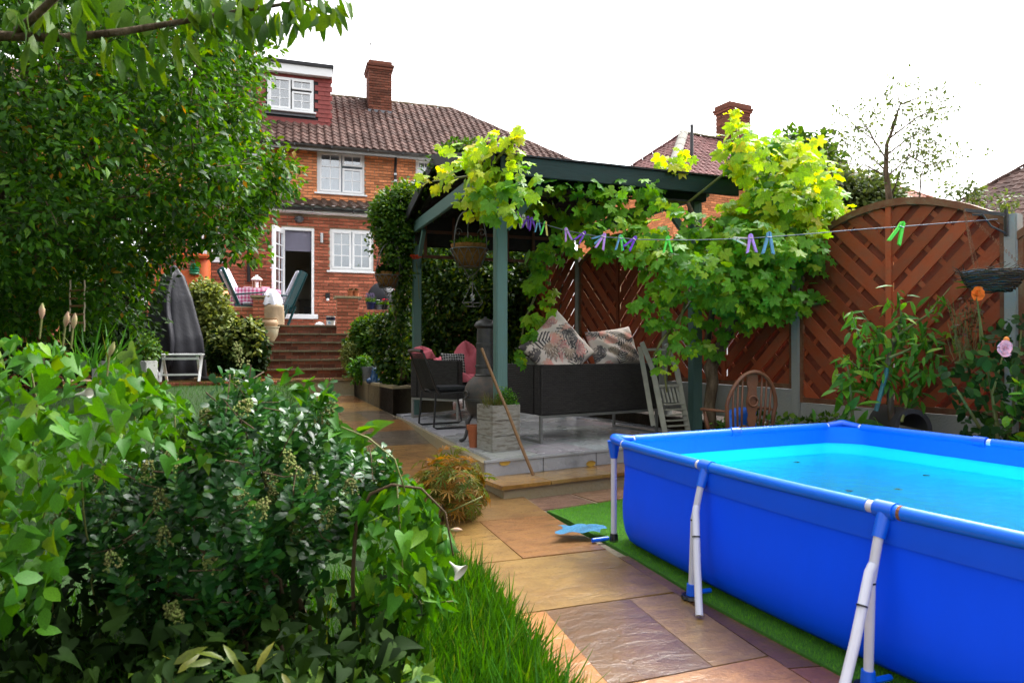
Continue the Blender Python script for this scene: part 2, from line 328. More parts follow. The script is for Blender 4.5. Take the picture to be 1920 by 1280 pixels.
# special surfaces
def wetstone():
    m,t=nodes('wet_sandstone'); L=t.links.new
    tc=N(t,'ShaderNodeTexCoord'); oi=N(t,'ShaderNodeObjectInfo'); mp=N(t,'ShaderNodeMapping'); L(tc.outputs['Object'],mp.inputs[0]); mp.inputs['Rotation'].default_value=(0,0,R(-18))
    of=N(t,'ShaderNodeVectorMath',operation='ADD'); cb=N(t,'ShaderNodeCombineXYZ'); ml=N(t,'ShaderNodeMath',operation='MULTIPLY'); ml.inputs[1].default_value=40; L(oi.outputs['Random'],ml.inputs[0]); L(ml.outputs[0],cb.inputs[0]); L(ml.outputs[0],cb.inputs[2]); L(mp.outputs[0],of.inputs[0]); L(cb.outputs[0],of.inputs[1])
    n1=N(t,'ShaderNodeTexNoise',Scale=2.2,Detail=7.0,Roughness=.62,Distortion=.8); L(of.outputs[0],n1.inputs['Vector'])
    st=N(t,'ShaderNodeMapping'); st.inputs['Scale'].default_value=(1.0,1.9,1); L(of.outputs[0],st.inputs[0])
    n2=N(t,'ShaderNodeTexNoise',Scale=6.5,Detail=7.0,Roughness=.62,Distortion=.5); L(st.outputs[0],n2.inputs['Vector'])
    n3=N(t,'ShaderNodeTexNoise',Scale=60.0,Detail=4.0); L(of.outputs[0],n3.inputs['Vector'])
    a=N(t,'ShaderNodeMix',data_type='RGBA'); r0=ramp(t,[(.40,g3(0)),(.66,g3(.75))],n1.outputs['Fac']); L(r0.outputs[0],a.inputs[0])
    dk=N(t,'ShaderNodeMix',data_type='RGBA',blend_type='MULTIPLY'); dk.inputs[0].default_value=1; L(oi.outputs['Color'],dk.inputs[6]); dk.inputs[7].default_value=(.52,.42,.36,1)
    L(oi.outputs['Color'],a.inputs[6]); L(dk.outputs[2],a.inputs[7])
    r1=ramp(t,[(.25,g3(.72)),(.75,g3(1.22))],n2.outputs['Fac']); b=N(t,'ShaderNodeMix',data_type='RGBA',blend_type='MULTIPLY'); b.inputs[0].default_value=1; L(a.outputs[2],b.inputs[6]); L(r1.outputs[0],b.inputs[7])
    r3=ramp(t,[(.3,g3(.85)),(.7,g3(1.12))],n3.outputs['Fac']); c=N(t,'ShaderNodeMix',data_type='RGBA',blend_type='MULTIPLY'); c.inputs[0].default_value=1; L(b.outputs[2],c.inputs[6]); L(r3.outputs[0],c.inputs[7])
    p=N(t,'ShaderNodeBsdfPrincipled',Roughness=.5); L(c.outputs[2],p.inputs['Base Color']); p.inputs['Coat Weight'].default_value=1.0; p.inputs['Coat IOR'].default_value=1.48; p.inputs['Specular IOR Level'].default_value=.25
    rr=N(t,'ShaderNodeMapRange'); rr.inputs[1].default_value=.4; rr.inputs[2].default_value=.6; rr.inputs[3].default_value=.02; rr.inputs[4].default_value=.16; L(n1.outputs['Fac'],rr.inputs[0]); L(rr.outputs[0],p.inputs['Coat Roughness'])
    ad=N(t,'ShaderNodeMath',operation='MULTIPLY_ADD'); ad.inputs[1].default_value=.18; L(n3.outputs['Fac'],ad.inputs[0]); L(n2.outputs['Fac'],ad.inputs[2])
    bp=N(t,'ShaderNodeBump',Strength=.55,Distance=.02); L(ad.outputs[0],bp.inputs['Height']); L(bp.outputs[0],p.inputs['Normal']); 
    b2=N(t,'ShaderNodeBump',Strength=.36,Distance=.02); L(ad.outputs[0],b2.inputs['Height']); L(b2.outputs[0],p.inputs['Coat Normal'])
    o=N(t,'ShaderNodeOutputMaterial'); L(p.outputs[0],o.inputs[0]); return m
M['stone']=wetstone()
def water():
    m,t=nodes('pool_water'); L=t.links.new
    tr=N(t,'ShaderNodeBsdfTransparent'); tr.inputs[0].default_value=(.97,.995,1,1)
    gl=N(t,'ShaderNodeBsdfGlossy',Roughness=.16); gl.inputs[0].default_value=(.75,.8,.8,1)
    fr=N(t,'ShaderNodeFresnel',IOR=1.33); tc=N(t,'ShaderNodeTexCoord')
    nz=N(t,'ShaderNodeTexNoise',Scale=9.0,Detail=3.0); L(tc.outputs['Object'],nz.inputs['Vector'])
    vo=N(t,'ShaderNodeTexVoronoi',Scale=5.5); L(tc.outputs['Object'],vo.inputs['Vector'])
    mu=N(t,'ShaderNodeMath',operation='MULTIPLY'); mu.inputs[1].default_value=70; L(vo.outputs['Distance'],mu.inputs[0])
    si=N(t,'ShaderNodeMath',operation='SINE'); L(mu.outputs[0],si.inputs[0])
    fa=N(t,'ShaderNodeMapRange'); fa.inputs[1].default_value=.0; fa.inputs[2].default_value=.14; fa.inputs[3].default_value=.06; fa.inputs[4].default_value=0; L(vo.outputs['Distance'],fa.inputs[0])
    m3=N(t,'ShaderNodeMath',operation='MULTIPLY'); L(si.outputs[0],m3.inputs[0]); L(fa.outputs[0],m3.inputs[1])
    a3=N(t,'ShaderNodeMath',operation='ADD'); L(nz.outputs['Fac'],a3.inputs[0]); L(m3.outputs[0],a3.inputs[1])
    b=N(t,'ShaderNodeBump',Strength=.5,Distance=.02); L(a3.outputs[0],b.inputs['Height']); L(b.outputs[0],gl.inputs['Normal']); L(b.outputs[0],fr.inputs['Normal'])
    mx=N(t,'ShaderNodeMixShader'); L(fr.outputs[0],mx.inputs[0]); L(tr.outputs[0],mx.inputs[1]); L(gl.outputs[0],mx.inputs[2])
    o=N(t,'ShaderNodeOutputMaterial'); L(mx.outputs[0],o.inputs[0]); return m
M['poolfl']=mat('pool_floor',(.06,.80,.98),.5,.05,3,.05,8,spec=.2)  # liner blue lightened; the colour stands in for light missing on the floor
M['water']=water()
def glass():
    m,t=nodes('window_glass'); L=t.links.new
    tr=N(t,'ShaderNodeBsdfTransparent'); tr.inputs[0].default_value=(.86,.9,.93,1); gl=N(t,'ShaderNodeBsdfGlossy',Roughness=.02)
    mx=N(t,'ShaderNodeMixShader'); mx.inputs[0].default_value=.22; L(tr.outputs[0],mx.inputs[1]); L(gl.outputs[0],mx.inputs[2])
    o=N(t,'ShaderNodeOutputMaterial'); L(mx.outputs[0],o.inputs[0]); return m
M['glass']=glass()
def wicker():
    m,t=nodes('dark_wicker'); L=t.links.new
    tc=N(t,'ShaderNodeTexCoord')
    br=N(t,'ShaderNodeTexBrick',Scale=1.0); br.inputs['Brick Width'].default_value=.055; br.inputs['Row Height'].default_value=.019; br.inputs['Mortar Size'].default_value=.0034; br.inputs['Mortar Smooth'].default_value=1.0
    br.inputs['Color1'].default_value=(.036,.032,.030,1); br.inputs['Color2'].default_value=(.02,.018,.017,1); br.inputs['Mortar'].default_value=(.004,.004,.004,1)
    L(tc.outputs['UV'],br.inputs['Vector'])
    p=N(t,'ShaderNodeBsdfPrincipled',Roughness=.5); p.inputs['Specular IOR Level'].default_value=.3; L(br.outputs['Color'],p.inputs['Base Color'])
    iv=N(t,'ShaderNodeMath',operation='SUBTRACT'); iv.inputs[0].default_value=1; L(br.outputs['Fac'],iv.inputs[1])
    b=N(t,'ShaderNodeBump',Strength=1.0,Distance=.008); L(iv.outputs[0],b.inputs['Height']); L(b.outputs[0],p.inputs['Normal'])
    o=N(t,'ShaderNodeOutputMaterial'); L(p.outputs[0],o.inputs[0]); return m
M['wicker']=wicker()
def gingham():
    m,t=nodes('gingham_cloth'); L=t.links.new
    tc=N(t,'ShaderNodeTexCoord'); sp=N(t,'ShaderNodeSeparateXYZ'); L(tc.outputs['UV'],sp.inputs[0]); outs=[]
    for i in (0,1):
        mu=N(t,'ShaderNodeMath',operation='MULTIPLY'); mu.inputs[1].default_value=14; L(sp.outputs[i],mu.inputs[0])
        f=N(t,'ShaderNodeMath',operation='FRACT'); L(mu.outputs[0],f.inputs[0]); c=N(t,'ShaderNodeMath',operation='GREATER_THAN'); c.inputs[1].default_value=.5; L(f.outputs[0],c.inputs[0]); outs.append(c)
    a=N(t,'ShaderNodeMath',operation='ADD'); L(outs[0].outputs[0],a.inputs[0]); L(outs[1].outputs[0],a.inputs[1])
    h=N(t,'ShaderNodeMath',operation='MULTIPLY'); h.inputs[1].default_value=.5; L(a.outputs[0],h.inputs[0])
    r=ramp(t,[(0,(.80,.62,.70)),(.5,(.68,.26,.40)),(1,(.55,.06,.18))],h.outputs[0])
    p=N(t,'ShaderNodeBsdfPrincipled',Roughness=.85); L(r.outputs[0],p.inputs['Base Color'])
    o=N(t,'ShaderNodeOutputMaterial'); L(p.outputs[0],o.inputs[0]); return m
M['gingham']=gingham()
def vcol(name,rough=.85):
    m,t=nodes(name); a=N(t,'ShaderNodeAttribute',attribute_name='print'); p=N(t,'ShaderNodeBsdfPrincipled',Roughness=rough); p.inputs['Specular IOR Level'].default_value=.15
    o=N(t,'ShaderNodeOutputMaterial'); t.links.new(a.outputs['Color'],p.inputs['Base Color']); t.links.new(p.outputs[0],o.inputs[0]); return m
M['print']=vcol('printed_fabric')
# ------------------------------------------------------------------ foliage kit
def fan_leaf(outline,rib,curl=.12,fold=.1):
    """outline: right half points (x,y) base->tip; mirrored; fold along the rib"""
    V=[(0,0,0)]; F=[]
    ys=[0]+[y for x,y in outline]+[1.0]
    def zz(x,y): return -curl*y*y+fold*abs(x)
    mids=[]; 
    for x,y in outline:
        my=min(max(y,.02),.98); V.append((0,my,zz(0,my))); m=len(V)-1
        V.append((x,y,zz(x,y))); V.append((-x,y,zz(x,y))); mids.append((m,m+1,m+2))
    V.append((0,1,zz(0,1))); tip=len(V)-1
    m,r,l=mids[0]; F+= [(0,r,m),(0,m,l)]
    for (m,r,l),(m2,r2,l2) in zip(mids,mids[1:]): F+=[(m,r,r2),(m,r2,m2),(m,m2,l2),(m,l2,l)]
    m,r,l=mids[-1]; F+=[(m,r,tip),(m,tip,l)]
    return np.array(V,float),np.array(F)
T={}
T['ovate']=fan_leaf([(.20,.16),(.31,.42),(.22,.75)],.1)
T['lance']=fan_leaf([(.10,.2),(.145,.5),(.09,.8)],.1,curl=.35,fold=.25)
T['heart']=fan_leaf([(.20,-.20),(.38,-.12),(.40,.12),(.24,.48),(.09,.80)],.1,curl=.30,fold=.30)
T['heart2']=fan_leaf([(.18,-.18),(.42,-.05),(.36,.25),(.20,.60),(.07,.85)],.1,curl=-.15,fold=-.22)
T['obov']=fan_leaf([(.12,.22),(.27,.6),(.23,.88)],.1,curl=.18,fold=.14)
T['ovs']=(np.array([(0,0,0),(.27,.42,.07),(0,.5,0),(-.27,.42,.07),(0,1,-.12)],float),np.array([(0,1,2),(0,2,3),(2,1,4),(3,2,4)]))
T['tiny']=(np.array([(0,0,0),(.28,.5,.06),(0,1,-.08),(-.28,.5,.06)],float),np.array([(0,1,2),(0,2,3)]))
T['blade']=(np.array([(-.5,0,0),(.5,0,0),(-.35,.55,-.02),(.35,.55,-.02),(0,1,-.16)],float)*np.array([.05,1,1]),np.array([(0,1,3),(0,3,2),(2,3,4)]))
def lobed():
    pts=[]  # (angle from +y, radius) around the palm, petiole sinus at bottom
    for a,r in ((0,1.0),(14,.74),(24,.60),(36,.80),(50,.92),(62,.70),(74,.56),(88,.70),(104,.74),(122,.60),(142,.52),(164,.40)):
        pts.append((math.sin(R(a))*r,math.cos(R(a))*r))
    out=pts+[(-x,y) for x,y in pts[:0:-1]]
    V=[(0,.0,0)]+[(x*.62,y*.62,-.14*(x*x+y*y)+.07*math.sin(6*math.atan2(x,y))*.6) for x,y in out]
    n=len(out); F=[(0,i+1,(i+1)%n+1) for i in range(n) if not (i==len(pts)-1)]
    V=np.array(V); V[:,1]+=.25
    F=np.array([(a,c,b) for a,b,c in F]); return V,F
T['vine']=lobed()
def palm(n=7):
    V=[];F=[]
    for i in range(n):
        a=R(-100+200*i/(n-1)); L=1-.35*abs(i-(n-1)/2)/((n-1)/2); d=np.array([math.sin(a),math.cos(a)]); q=np.array([d[1],-d[0]])
        b=len(V); V+=[(0,0,0),(*(d*L*.5+q*.07),.02),(*(d*L),-.15),(*(d*L*.5-q*.07),.02)]; F+=[(b,b+1,b+2),(b,b+2,b+3)]
    return np.array(V),np.array(F)
T['palm']=palm()
def norm(a): return a/np.maximum(np.linalg.norm(a,axis=1,keepdims=True),1e-9)
def place(tm,pos,dirs,nrm,size):
    V,F=T[tm]; y=norm(dirs); z=norm(nrm-(np.sum(nrm*y,1,keepdims=True))*y); x=np.cross(y,z)
    Rm=np.stack([x,y,z],2)                        # columns
    VV=np.einsum('nij,kj->nki',Rm,V)*size[:,None,None]+pos[:,None,:]
    n=len(pos); FF=(F[None]+(np.arange(n)*len(V))[:,None,None]).reshape(-1,3)
    return VV.reshape(-1,3),FF,Rm
SH={}
def leaves(parent,tm,pos,dirs,nrm,size,mt,n_ind=300,name='leaf',stuff='foliage'):
    """the leaves nearest the camera become objects of their own (shared mesh), the rest one stuff part"""
    pos=np.asarray(pos,float); dirs=np.asarray(dirs,float); nrm=np.asarray(nrm,float); size=np.asarray(size,float)
    Mi=np.array(WM[root_of(parent)].inverted()); 
    sc=size/np.linalg.norm(pos-np.array([0,0,CH]),axis=1)
    px=960+FPX*pos[:,0]/np.maximum(pos[:,1],.1); py=HZ-FPX*(pos[:,2]-CH)/np.maximum(pos[:,1],.1)
    inv=(px>-20)&(px<1940)&(py>-20)&(py<1300)&(pos[:,1]>.3)
    depth=np.linalg.norm(pos-np.array([0,0,CH]),axis=1)
    order=np.argsort(np.where(inv,depth-4*size,1e6+depth)); n_ind=min(n_ind,int(inv.sum()))
    ind=order[:n_ind]; rest=order[n_ind:]
    if n_ind:
        key=(tm,mt.name)
        if key not in SH:
            V,F=T[tm]; SH[key]=np_mesh(name,V,F,mt)
        _,_,Rm=place(tm,pos[ind],dirs[ind],nrm[ind],size[ind])
        MI=WM[root_of(parent)].inverted()
        for q,i in enumerate(ind):
            o=bpy.data.objects.new(name,SH[key]); COL.objects.link(o); o.parent=parent
            mm=Matrix.Identity(4)
            for a in range(3):
                for b in range(3): mm[a][b]=Rm[q][a][b]*size[i]
                mm[a][3]=pos[i][a]
            o.matrix_basis=MI@mm
    if len(rest):
        V,F,_=place(tm,pos[rest],dirs[rest],nrm[rest],size[rest])
        V=V@Mi[:3,:3].T+Mi[:3,3]
        var=np.repeat(rng.random(len(rest)),len(T[tm][0]))
        o=bpy.data.objects.new(stuff,np_mesh(stuff,V,F,mt,var)); COL.objects.link(o); o.parent=parent; o['kind']='stuff'
def inpoly(px,py,poly):
    c=np.zeros(len(px),bool); n=len(poly)
    for i in range(n):
        x0,y0=poly[i]; x1,y1=poly[(i+1)%n]
        k=((y0>py)!=(y1>py))&(px<(x1-x0)*(py-y0)/(y1-y0+1e-12)+x0); c^=k
    return c
def edged(px,py,poly):
    d=np.full(len(px),1e9); n=len(poly)
    for i in range(n):
        a=np.array(poly[i],float); b=np.array(poly[(i+1)%n],float); ab=b-a
        t=np.clip(((px-a[0])*ab[0]+(py-a[1])*ab[1])/(ab@ab),0,1); d=np.minimum(d,np.hypot(px-a[0]-t*ab[0],py-a[1]-t*ab[1]))
    return d
def vol(poly,d0,d1,n,bulge=90.0):
    """points in a solid: the outline at the mid distance, real thickness between d0 and d1, thinner near its rim"""
    xs=[p[0] for p in poly]; ys=[p[1] for p in poly]; out=[]; dm=(d0+d1)/2
    while sum(map(len,out))<n:
        px=rng.uniform(min(xs),max(xs),n*2); py=rng.uniform(min(ys),max(ys),n*2); k=inpoly(px,py,poly); px,py=px[k],py[k]
        e=np.sqrt(np.clip(edged(px,py,poly)/bulge,0,1)); d=dm+(rng.random(len(px))*2-1)*(d1-d0)/2*np.maximum(e,.25)
        out.append(np.stack([(px-960)/FPX*dm+(d-dm)*(px-960)/FPX*.5,d,CH+(HZ-py)/FPX*dm+(d-dm)*(HZ-py)/FPX*.5],1))
    return np.concatenate(out)[:n]
def rnd(n): return norm(rng.normal(size=(n,3)))
def clumps(cent,per,rad,cz=1.0):
    """leaf points in clumps round the centres, with outward directions"""
    n=len(cent); off=rnd(n*per)*(rng.random((n*per,1))**.5)*rad; off[:,2]*=cz
    return np.repeat(cent,per,0)+off,norm(off+1e-6)
UP=np.array([0,0,1.0])
def bush(parent,poly,d0,d1,ncl,per,rad,tm,mt,size,n_ind=0,droop=.3,bulge=90,up=.6,name='leaf'):
    c=vol(poly,d0,d1,ncl,bulge); p,d=clumps(c,per,rad); n=len(p)
    dirs=norm(d+.7*rnd(n)-np.array([0,0,droop])); nr=norm(UP*up+.8*rnd(n)+.5*d-np.array([0,.35,0]))
    leaves(parent,tm,p,dirs,nr,size*rng.uniform(.7,1.25,n),mt,n_ind,name=name); return c
def wob(p0,p1,n,a,sag=0):
    p0,p1=Vector(p0),Vector(p1); out=[]
    for i in range(n+1):
        t=i/n; q=p0.lerp(p1,t); k=math.sin(t*math.pi)
        out.append(q+Vector((random.uniform(-a,a),random.uniform(-a,a),random.uniform(-a,a)))*k+Vector((0,0,-sag*k)))
    return out
# ================================================================== SETTING
def clip(poly,cl):      # Sutherland-Hodgman, cl convex and counter-clockwise
    out=list(poly)
    for i in range(len(cl)):
        a,b=cl[i],cl[(i+1)%len(cl)]; inp,out=out,[]
        if not inp: break
        f=lambda p:(b[0]-a[0])*(p[1]-a[1])-(b[1]-a[1])*(p[0]-a[0])
        for j,p in enumerate(inp):
            q=inp[j-1]; fp,fq=f(p),f(q)
            if (fp>=0)!=(fq>=0):
                t=fq/(fq-fp); out.append((q[0]+(p[0]-q[0])*t,q[1]+(p[1]-q[1])*t))
            if fp>=0: out.append(p)
    return out
def area(p): return .5*sum(p[i-1][0]*p[i][1]-p[i][0]*p[i-1][1] for i in range(len(p)))
H=Fr(-4.83,15.45,1.70,R(18))
PE=np.array([(.3,1.93),(1.2,1.62),(2.89,1.04),(3.585,.84),(5.01,.352),(6.39,-.175),(8,-.90),(9.76,-1.66),(11.6,-2.60),(12.6,-3.1)])
def pe(d): return float(np.interp(d,PE[:,0],PE[:,1]))
def pz(d): return max(0,.06*(d-5.2))
mb=MB(); mb.grid(lambda u,v:(-150+300*u,-60+360*v,-.06),4,4); struct('ground',mb,M['soil'])
mb=MB()   # upper terrain carrying the houses
a=[H.w(-22,-1.32,0),H.w(60,-1.32,0),H.w(60,70,0),H.w(-22,70,0)]
mb.poly([(p.x,p.y,-.05) for p in a],(0,0,1.735)); struct('terrace',mb,M['slate'])
# raised bed along the fence behind the pool
def fxy(t,off=0): # along the fence from the near post (0) to the far end; off = to the garden side
    return (3.80-.485*t-off*.874, 5.17+.874*t-off*.485)
mb=MB(); pts=[fxy(-2.6,.9),fxy(-2.6,-.6),fxy(6,-.6),fxy(6,.15),fxy(2.2,.25),fxy(1.2,.75)]
mb.poly([(*p,-.05) for p in pts],(0,0,.47)); struct('fence_bed',mb,M['soil'])
# lawn left of the path
def lawnz(d): return pz(d)+.03+max(0,min(1,(d-5.5)/6))*.20
mb=MB(); mb.grid(lambda u,v:(pe(.4+11.4*v)-.93-u*7.2, .4+11.4*v-.34*.9-u*1.6, lawnz(.4+11.4*v)-(.03 if u==0 else 0)+.0*u),10,30); struct('lawn',mb,M['lawn'],smooth=True)
# --- paving: path slabs
rows=[.35,.75,1.35,2.08,2.83,3.56,4.31,5.185,6.2,7.2,7.87,8.71,9.49,10.3,11.15,12.0]
tan_=(.25,.140,.040);org=(.32,.130,.034);drk=(.095,.045,.016);bei=(.23,.128,.042);pnk=(.24,.115,.038);gry=(.125,.095,.062);amb=(.30,.155,.034)
spl={0:[(0,1,tan_)],1:[(0,1,tan_)],2:[(0,.5,bei),(.5,1,tan_)],3:[(0,.27,org),(.27,1,tan_)],4:[(0,.21,org),(.21,.71,drk),(.71,1,bei)],5:[(0,1,tan_)],6:[(0,.4,tan_),(.4,1,pnk)],7:[(0,1,tan_)],
8:[(0,.55,amb),(.55,1,bei)],9:[(0,1,amb)],10:[(0,.3,tan_),(.3,1,gry)],11:[(0,1,org)],12:[(0,.25,tan_),(.25,.55,bei),(.55,1,gry)],13:[(0,1,amb)],14:[(0,.45,tan_),(.45,1,pnk)]}
mb=MB(); mb.grid(lambda u,v:(pe(.3+12.2*v)+(.30*(1-u) if .3+12.2*v<4.4 else .02)-.97*u if u<2 else 0, .3+12.2*v-.34*u*.95, pz(.3+12.2*v)-.012-.02*0),2,48)
path=struct('path',mb,M['joint'])
def ptf(d,f):  # f 0 = left edge, 1 = right edge
    w=.93*(1-f); return Vector((pe(d)-w*.94,d-w*.34,pz(d)))
def slab(parent,name,q,th,mt,color,tilt=.003,gap=.004):
    c=sum(q,Vector())/len(q); q=[p+(c-p).normalized()*gap*1.3 for p in q]
    mb=MB(); n=len(q); jit=[random.uniform(-tilt,tilt) for _ in q]
    top=[Vector((p.x+random.uniform(-.003,.003),p.y+random.uniform(-.003,.003),p.z+j)) for p,j in zip(q,jit)]
    ins=[p+(c-p).normalized()*.006 for p in top]
    b=[Vector((p.x,p.y,p.z-th)) for p in q]
    mb.add(b+top+ins,[tuple(range(n))[::-1],tuple(range(2*n,3*n))]+[(i,(i+1)%n,n+(i+1)%n,n+i) for i in range(n)]+[(n+i,n+(i+1)%n,2*n+(i+1)%n,2*n+i) for i in range(n)])
    return part(name,mb,mt,parent,color=tuple(min(1,x*random.uniform(.9,1.1)) for x in color))
for i,sp in spl.items():
    for f0,f1,c in sp:
        slab(path,'slab',[ptf(rows[i],f0),ptf(rows[i],f1),ptf(rows[i+1],f1),ptf(rows[i+1],f0)],.03,M['stone'],c)
def sw(d): return float(np.interp(d,[1,2.59,2.74,3.05,3.43,3.95,4.5,5.1],[.2,.15,.14,.11,.06,.07,.05,.04]))
for a,b,c in ((1.2,1.7,bei),(1.7,2.25,drk),(2.25,2.72,(.20,.085,.035)),(2.72,3.42,(.13,.062,.02)),(3.42,4.15,(.15,.085,.04))):
    slab(path,'slab',[Vector((pe(a),a,0)),Vector((pe(a)+sw(a),a+.02,0)),Vector((pe(b)+sw(b),b+.02,0)),Vector((pe(b),b,0))],.03,M['stone'],c)
# --- artificial turf
TE=[(pe(d)+sw(d)+.012,d) for d in (.5,1.2,2,2.6,3,3.4,3.8,4.2,4.6,5.02)]
pts=TE+[(.27,5.27),(1.19,5.835),(2.2,6.42),(3.1,5.6),(4.2,3.5),(4.2,.3)]
mb=MB(); mb.poly([(*p,-.04) for p in pts],(0,0,.048)); struct('artificial_turf',mb,M['turf'])
V0=[]; tp=np.array(pts); 
q=np.stack([rng.uniform(.2,2.4,170000),rng.uniform(2.2,6.0,170000)],1)
inside=inpoly(q[:,0],q[:,1],pts)&~((((q[:,0]-.70)*.912+(q[:,1]-4.42)*.41)>.12)&(((q[:,0]-.655)*.41-(q[:,1]-4.46)*.912)>.05)); q=q[inside]
d=rnd(len(q))*.5+UP
Vt,Ft,_=place('blade',np.column_stack([q,np.full(len(q),.006)]),d,rnd(len(q)),rng.uniform(.012,.024,len(q)))
M['turfb']=leafmat('turf_blade',[(0,(.07,.24,.025)),(.6,(.12,.36,.035)),(1,(.22,.46,.06))],.35,.6,.1,kl=1.2)
o=bpy.data.objects.new('turf_pile',np_mesh('turf_pile',Vt,Ft,M['turfb'],np.repeat(rng.random(len(q)),5))); COL.objects.link(o); o['kind']='stuff'; WM[o]=Matrix.Identity(4)
o['label']='short bright green synthetic pile beside the pool'
# --- deck and its step
D=Fr(-.25,5.95,0,R(30))
dk=[(0,0),(4.2,0),(4.2,2.6),(2.6,6.9),(1.2,6.9),(.78,4.3)]
deck=struct('patio_deck',MB().poly([(*D.w(u,v)[:2],-.05) for u,v in dk],(0,0,.31)),M['stonewall'])
for i in range(-1,8):
    for j in range(0,13):
        u0=i*.6+(.3 if j%2 else 0); v0=j*.55
        p=clip([(u0,v0),(u0+.6,v0),(u0+.6,v0+.55),(u0,v0+.55)],[(0,0),(4.2,0),(4.2,2.6),(2.6,6.9),(1.2,6.9),(.78,4.3)])
        if len(p)>2 and abs(area(p))>.012:
            g=random.uniform(.85,1.15); slab(deck,'slab',[Vector((*D.w(u,v)[:2],.285)) for u,v in p],.025,M['slate'],(.37*g,.38*g,.40*g),.0015,.004)
for i in range(7):   # riser facing
    u0=.01+i*.6; mb=MB().box(u0,u0+.59,-.022,0.0,.138,.262); mb.v=[tuple(D.w(x,y,z)) for x,y,z in mb.v]
    part('riser_slab',mb,M['slate'],deck,color=(.33,.34,.36))
mb=MB().box(0,4.2,-.035,-.005,.263,.283); mb.v=[tuple(D.w(x,y,z)) for x,y,z in mb.v]; part('nosing',mb,M['slate'],deck,color=(.36,.37,.38))
step=struct('garden_step',MB().poly([(*D.w(u,v)[:2],-.05) for u,v in ((-.02,-.40),(3.4,-.40),(3.4,-.03),(.0,-.03))],(0,0,.155)),M['stonewall'])
for a,b,c in ((-.06,.42,amb),(.42,1.1,tan_),(1.1,1.8,org),(1.8,2.6,tan_),(2.6,3.4,tan_)):
    slab(step,'slab',[Vector((*D.w(u,v)[:2],.138)) for u,v in ((a,-.44),(b,-.44),(b,-.025),(a,-.025))],.03,M['stone'],c)
patio=struct('pool_patio',MB().poly([(*D.w(u,v)[:2],-.05) for u,v in ((.0,-.80),(3.2,-.80),(3.2,-.40),(.0,-.40))],(0,0,.046)),M['joint'])
for i in range(5):
    a=.02+i*.62; slab(patio,'slab',[Vector((*D.w(u,v)[:2],.004)) for u,v in ((a,-.8),(a+.6,-.8),(a+.6,-.41),(a,-.41))],.02,M['stone'],((.22,.13,.08),(.26,.17,.1))[i%2])
for px,py in ((948,866),(1108,867)):
    pass
# --- stone planter beside the path
pl=[(-2.82,12.2),(-2.35,11.15),(-1.74,9.97),(-.9,10.4),(-1.3,12.9)]
bed=thing('stone_planter','low buff stone raised bed between the path and the green post','raised bed',(-2.0,11.2,.2))
def wallq(parent,p0,p1,z0,z1,th,mt,name='stone_block',n=1):
    p0,p1=Vector((*p0,0)),Vector((*p1,0)); d=(p1-p0).normalized(); nrm=Vector((d.y,-d.x,0))
    for i in range(n):
        a=p0.lerp(p1,i/n+.004); b=p0.lerp(p1,(i+1)/n-.004); mb=MB().poly([Vector((a.x,a.y,z0)),Vector((b.x,b.y,z0)),Vector((b.x,b.y,z0))-nrm*th,Vector((a.x,a.y,z0))-nrm*th],(0,0,z1-z0)); part(name,mb,mt,parent,bevel=.006)
wallq(bed,pl[0],pl[1],.2,.69,.12,M['stonewall']); wallq(bed,pl[1],pl[2],.2,.69,.12,M['stonewall'],n=2); wallq(bed,pl[2],pl[3],.2,.69,.12,M['stonewall'])
part('soil',MB().poly([(*p,.2) for p in pl],(0,0,.45)),M['soil'],bed)
# --- landing, steps, terrace walls (house frame)
def HB(x0,x1,y0,y1,z0,z1,mb=None):
    mb=mb or MB(); b=MB().box(x0,x1,y0,y1,z0,z1); return mb.add([H.w(*p) for p in b.v],b.f)
uL=H.hp(487,690,-3.0)[0]; uR=H.hp(659,690,-3.0)[0]
land=struct('landing',HB(-14,uR+.05,-3.72,-1.53,-1.75,-1.035),M['stonewall'])
x=-7.0
while x<uR+.02:
    w=random.uniform(.55,.8); x1=min(x+w,uR+.06)
    slab(land,'slab',[H.w(x,-3.76,-1.01),H.w(x1,-3.76,-1.01),H.w(x1,-3.03,-1.01),H.w(x,-3.03,-1.01)],.025,M['stone'],random.choice([tan_,pnk,bei,(.30,.19,.11)])); x=x1
stairs=thing('brick_steps','flight of red brick steps with mossy stone treads up to the terrace','steps',H.w((uL+uR)/2,-3,-1.01),H.a)
def bmesh_box(lx,ly,lz,mt,name):
    k=('b',lx,ly,lz,mt.name)
    if k not in SH:
        mb=MB().box(-lx/2,lx/2,-ly/2,ly/2,-lz/2,lz/2); SH[k]=mesh(name,mb,mt,bevel=0)
    return SH[k]
def piece(name,me,parent,Mw):
    o=bpy.data.objects.new(name,me); COL.objects.link(o); o.parent=parent; o.matrix_basis=WM[root_of(parent)].inverted()@Mw; return o
def HM(u,v,w): return Matrix.Translation(H.w(u,v,w))@Matrix.Rotation(H.a,4,'Z')
rs=1.01/6
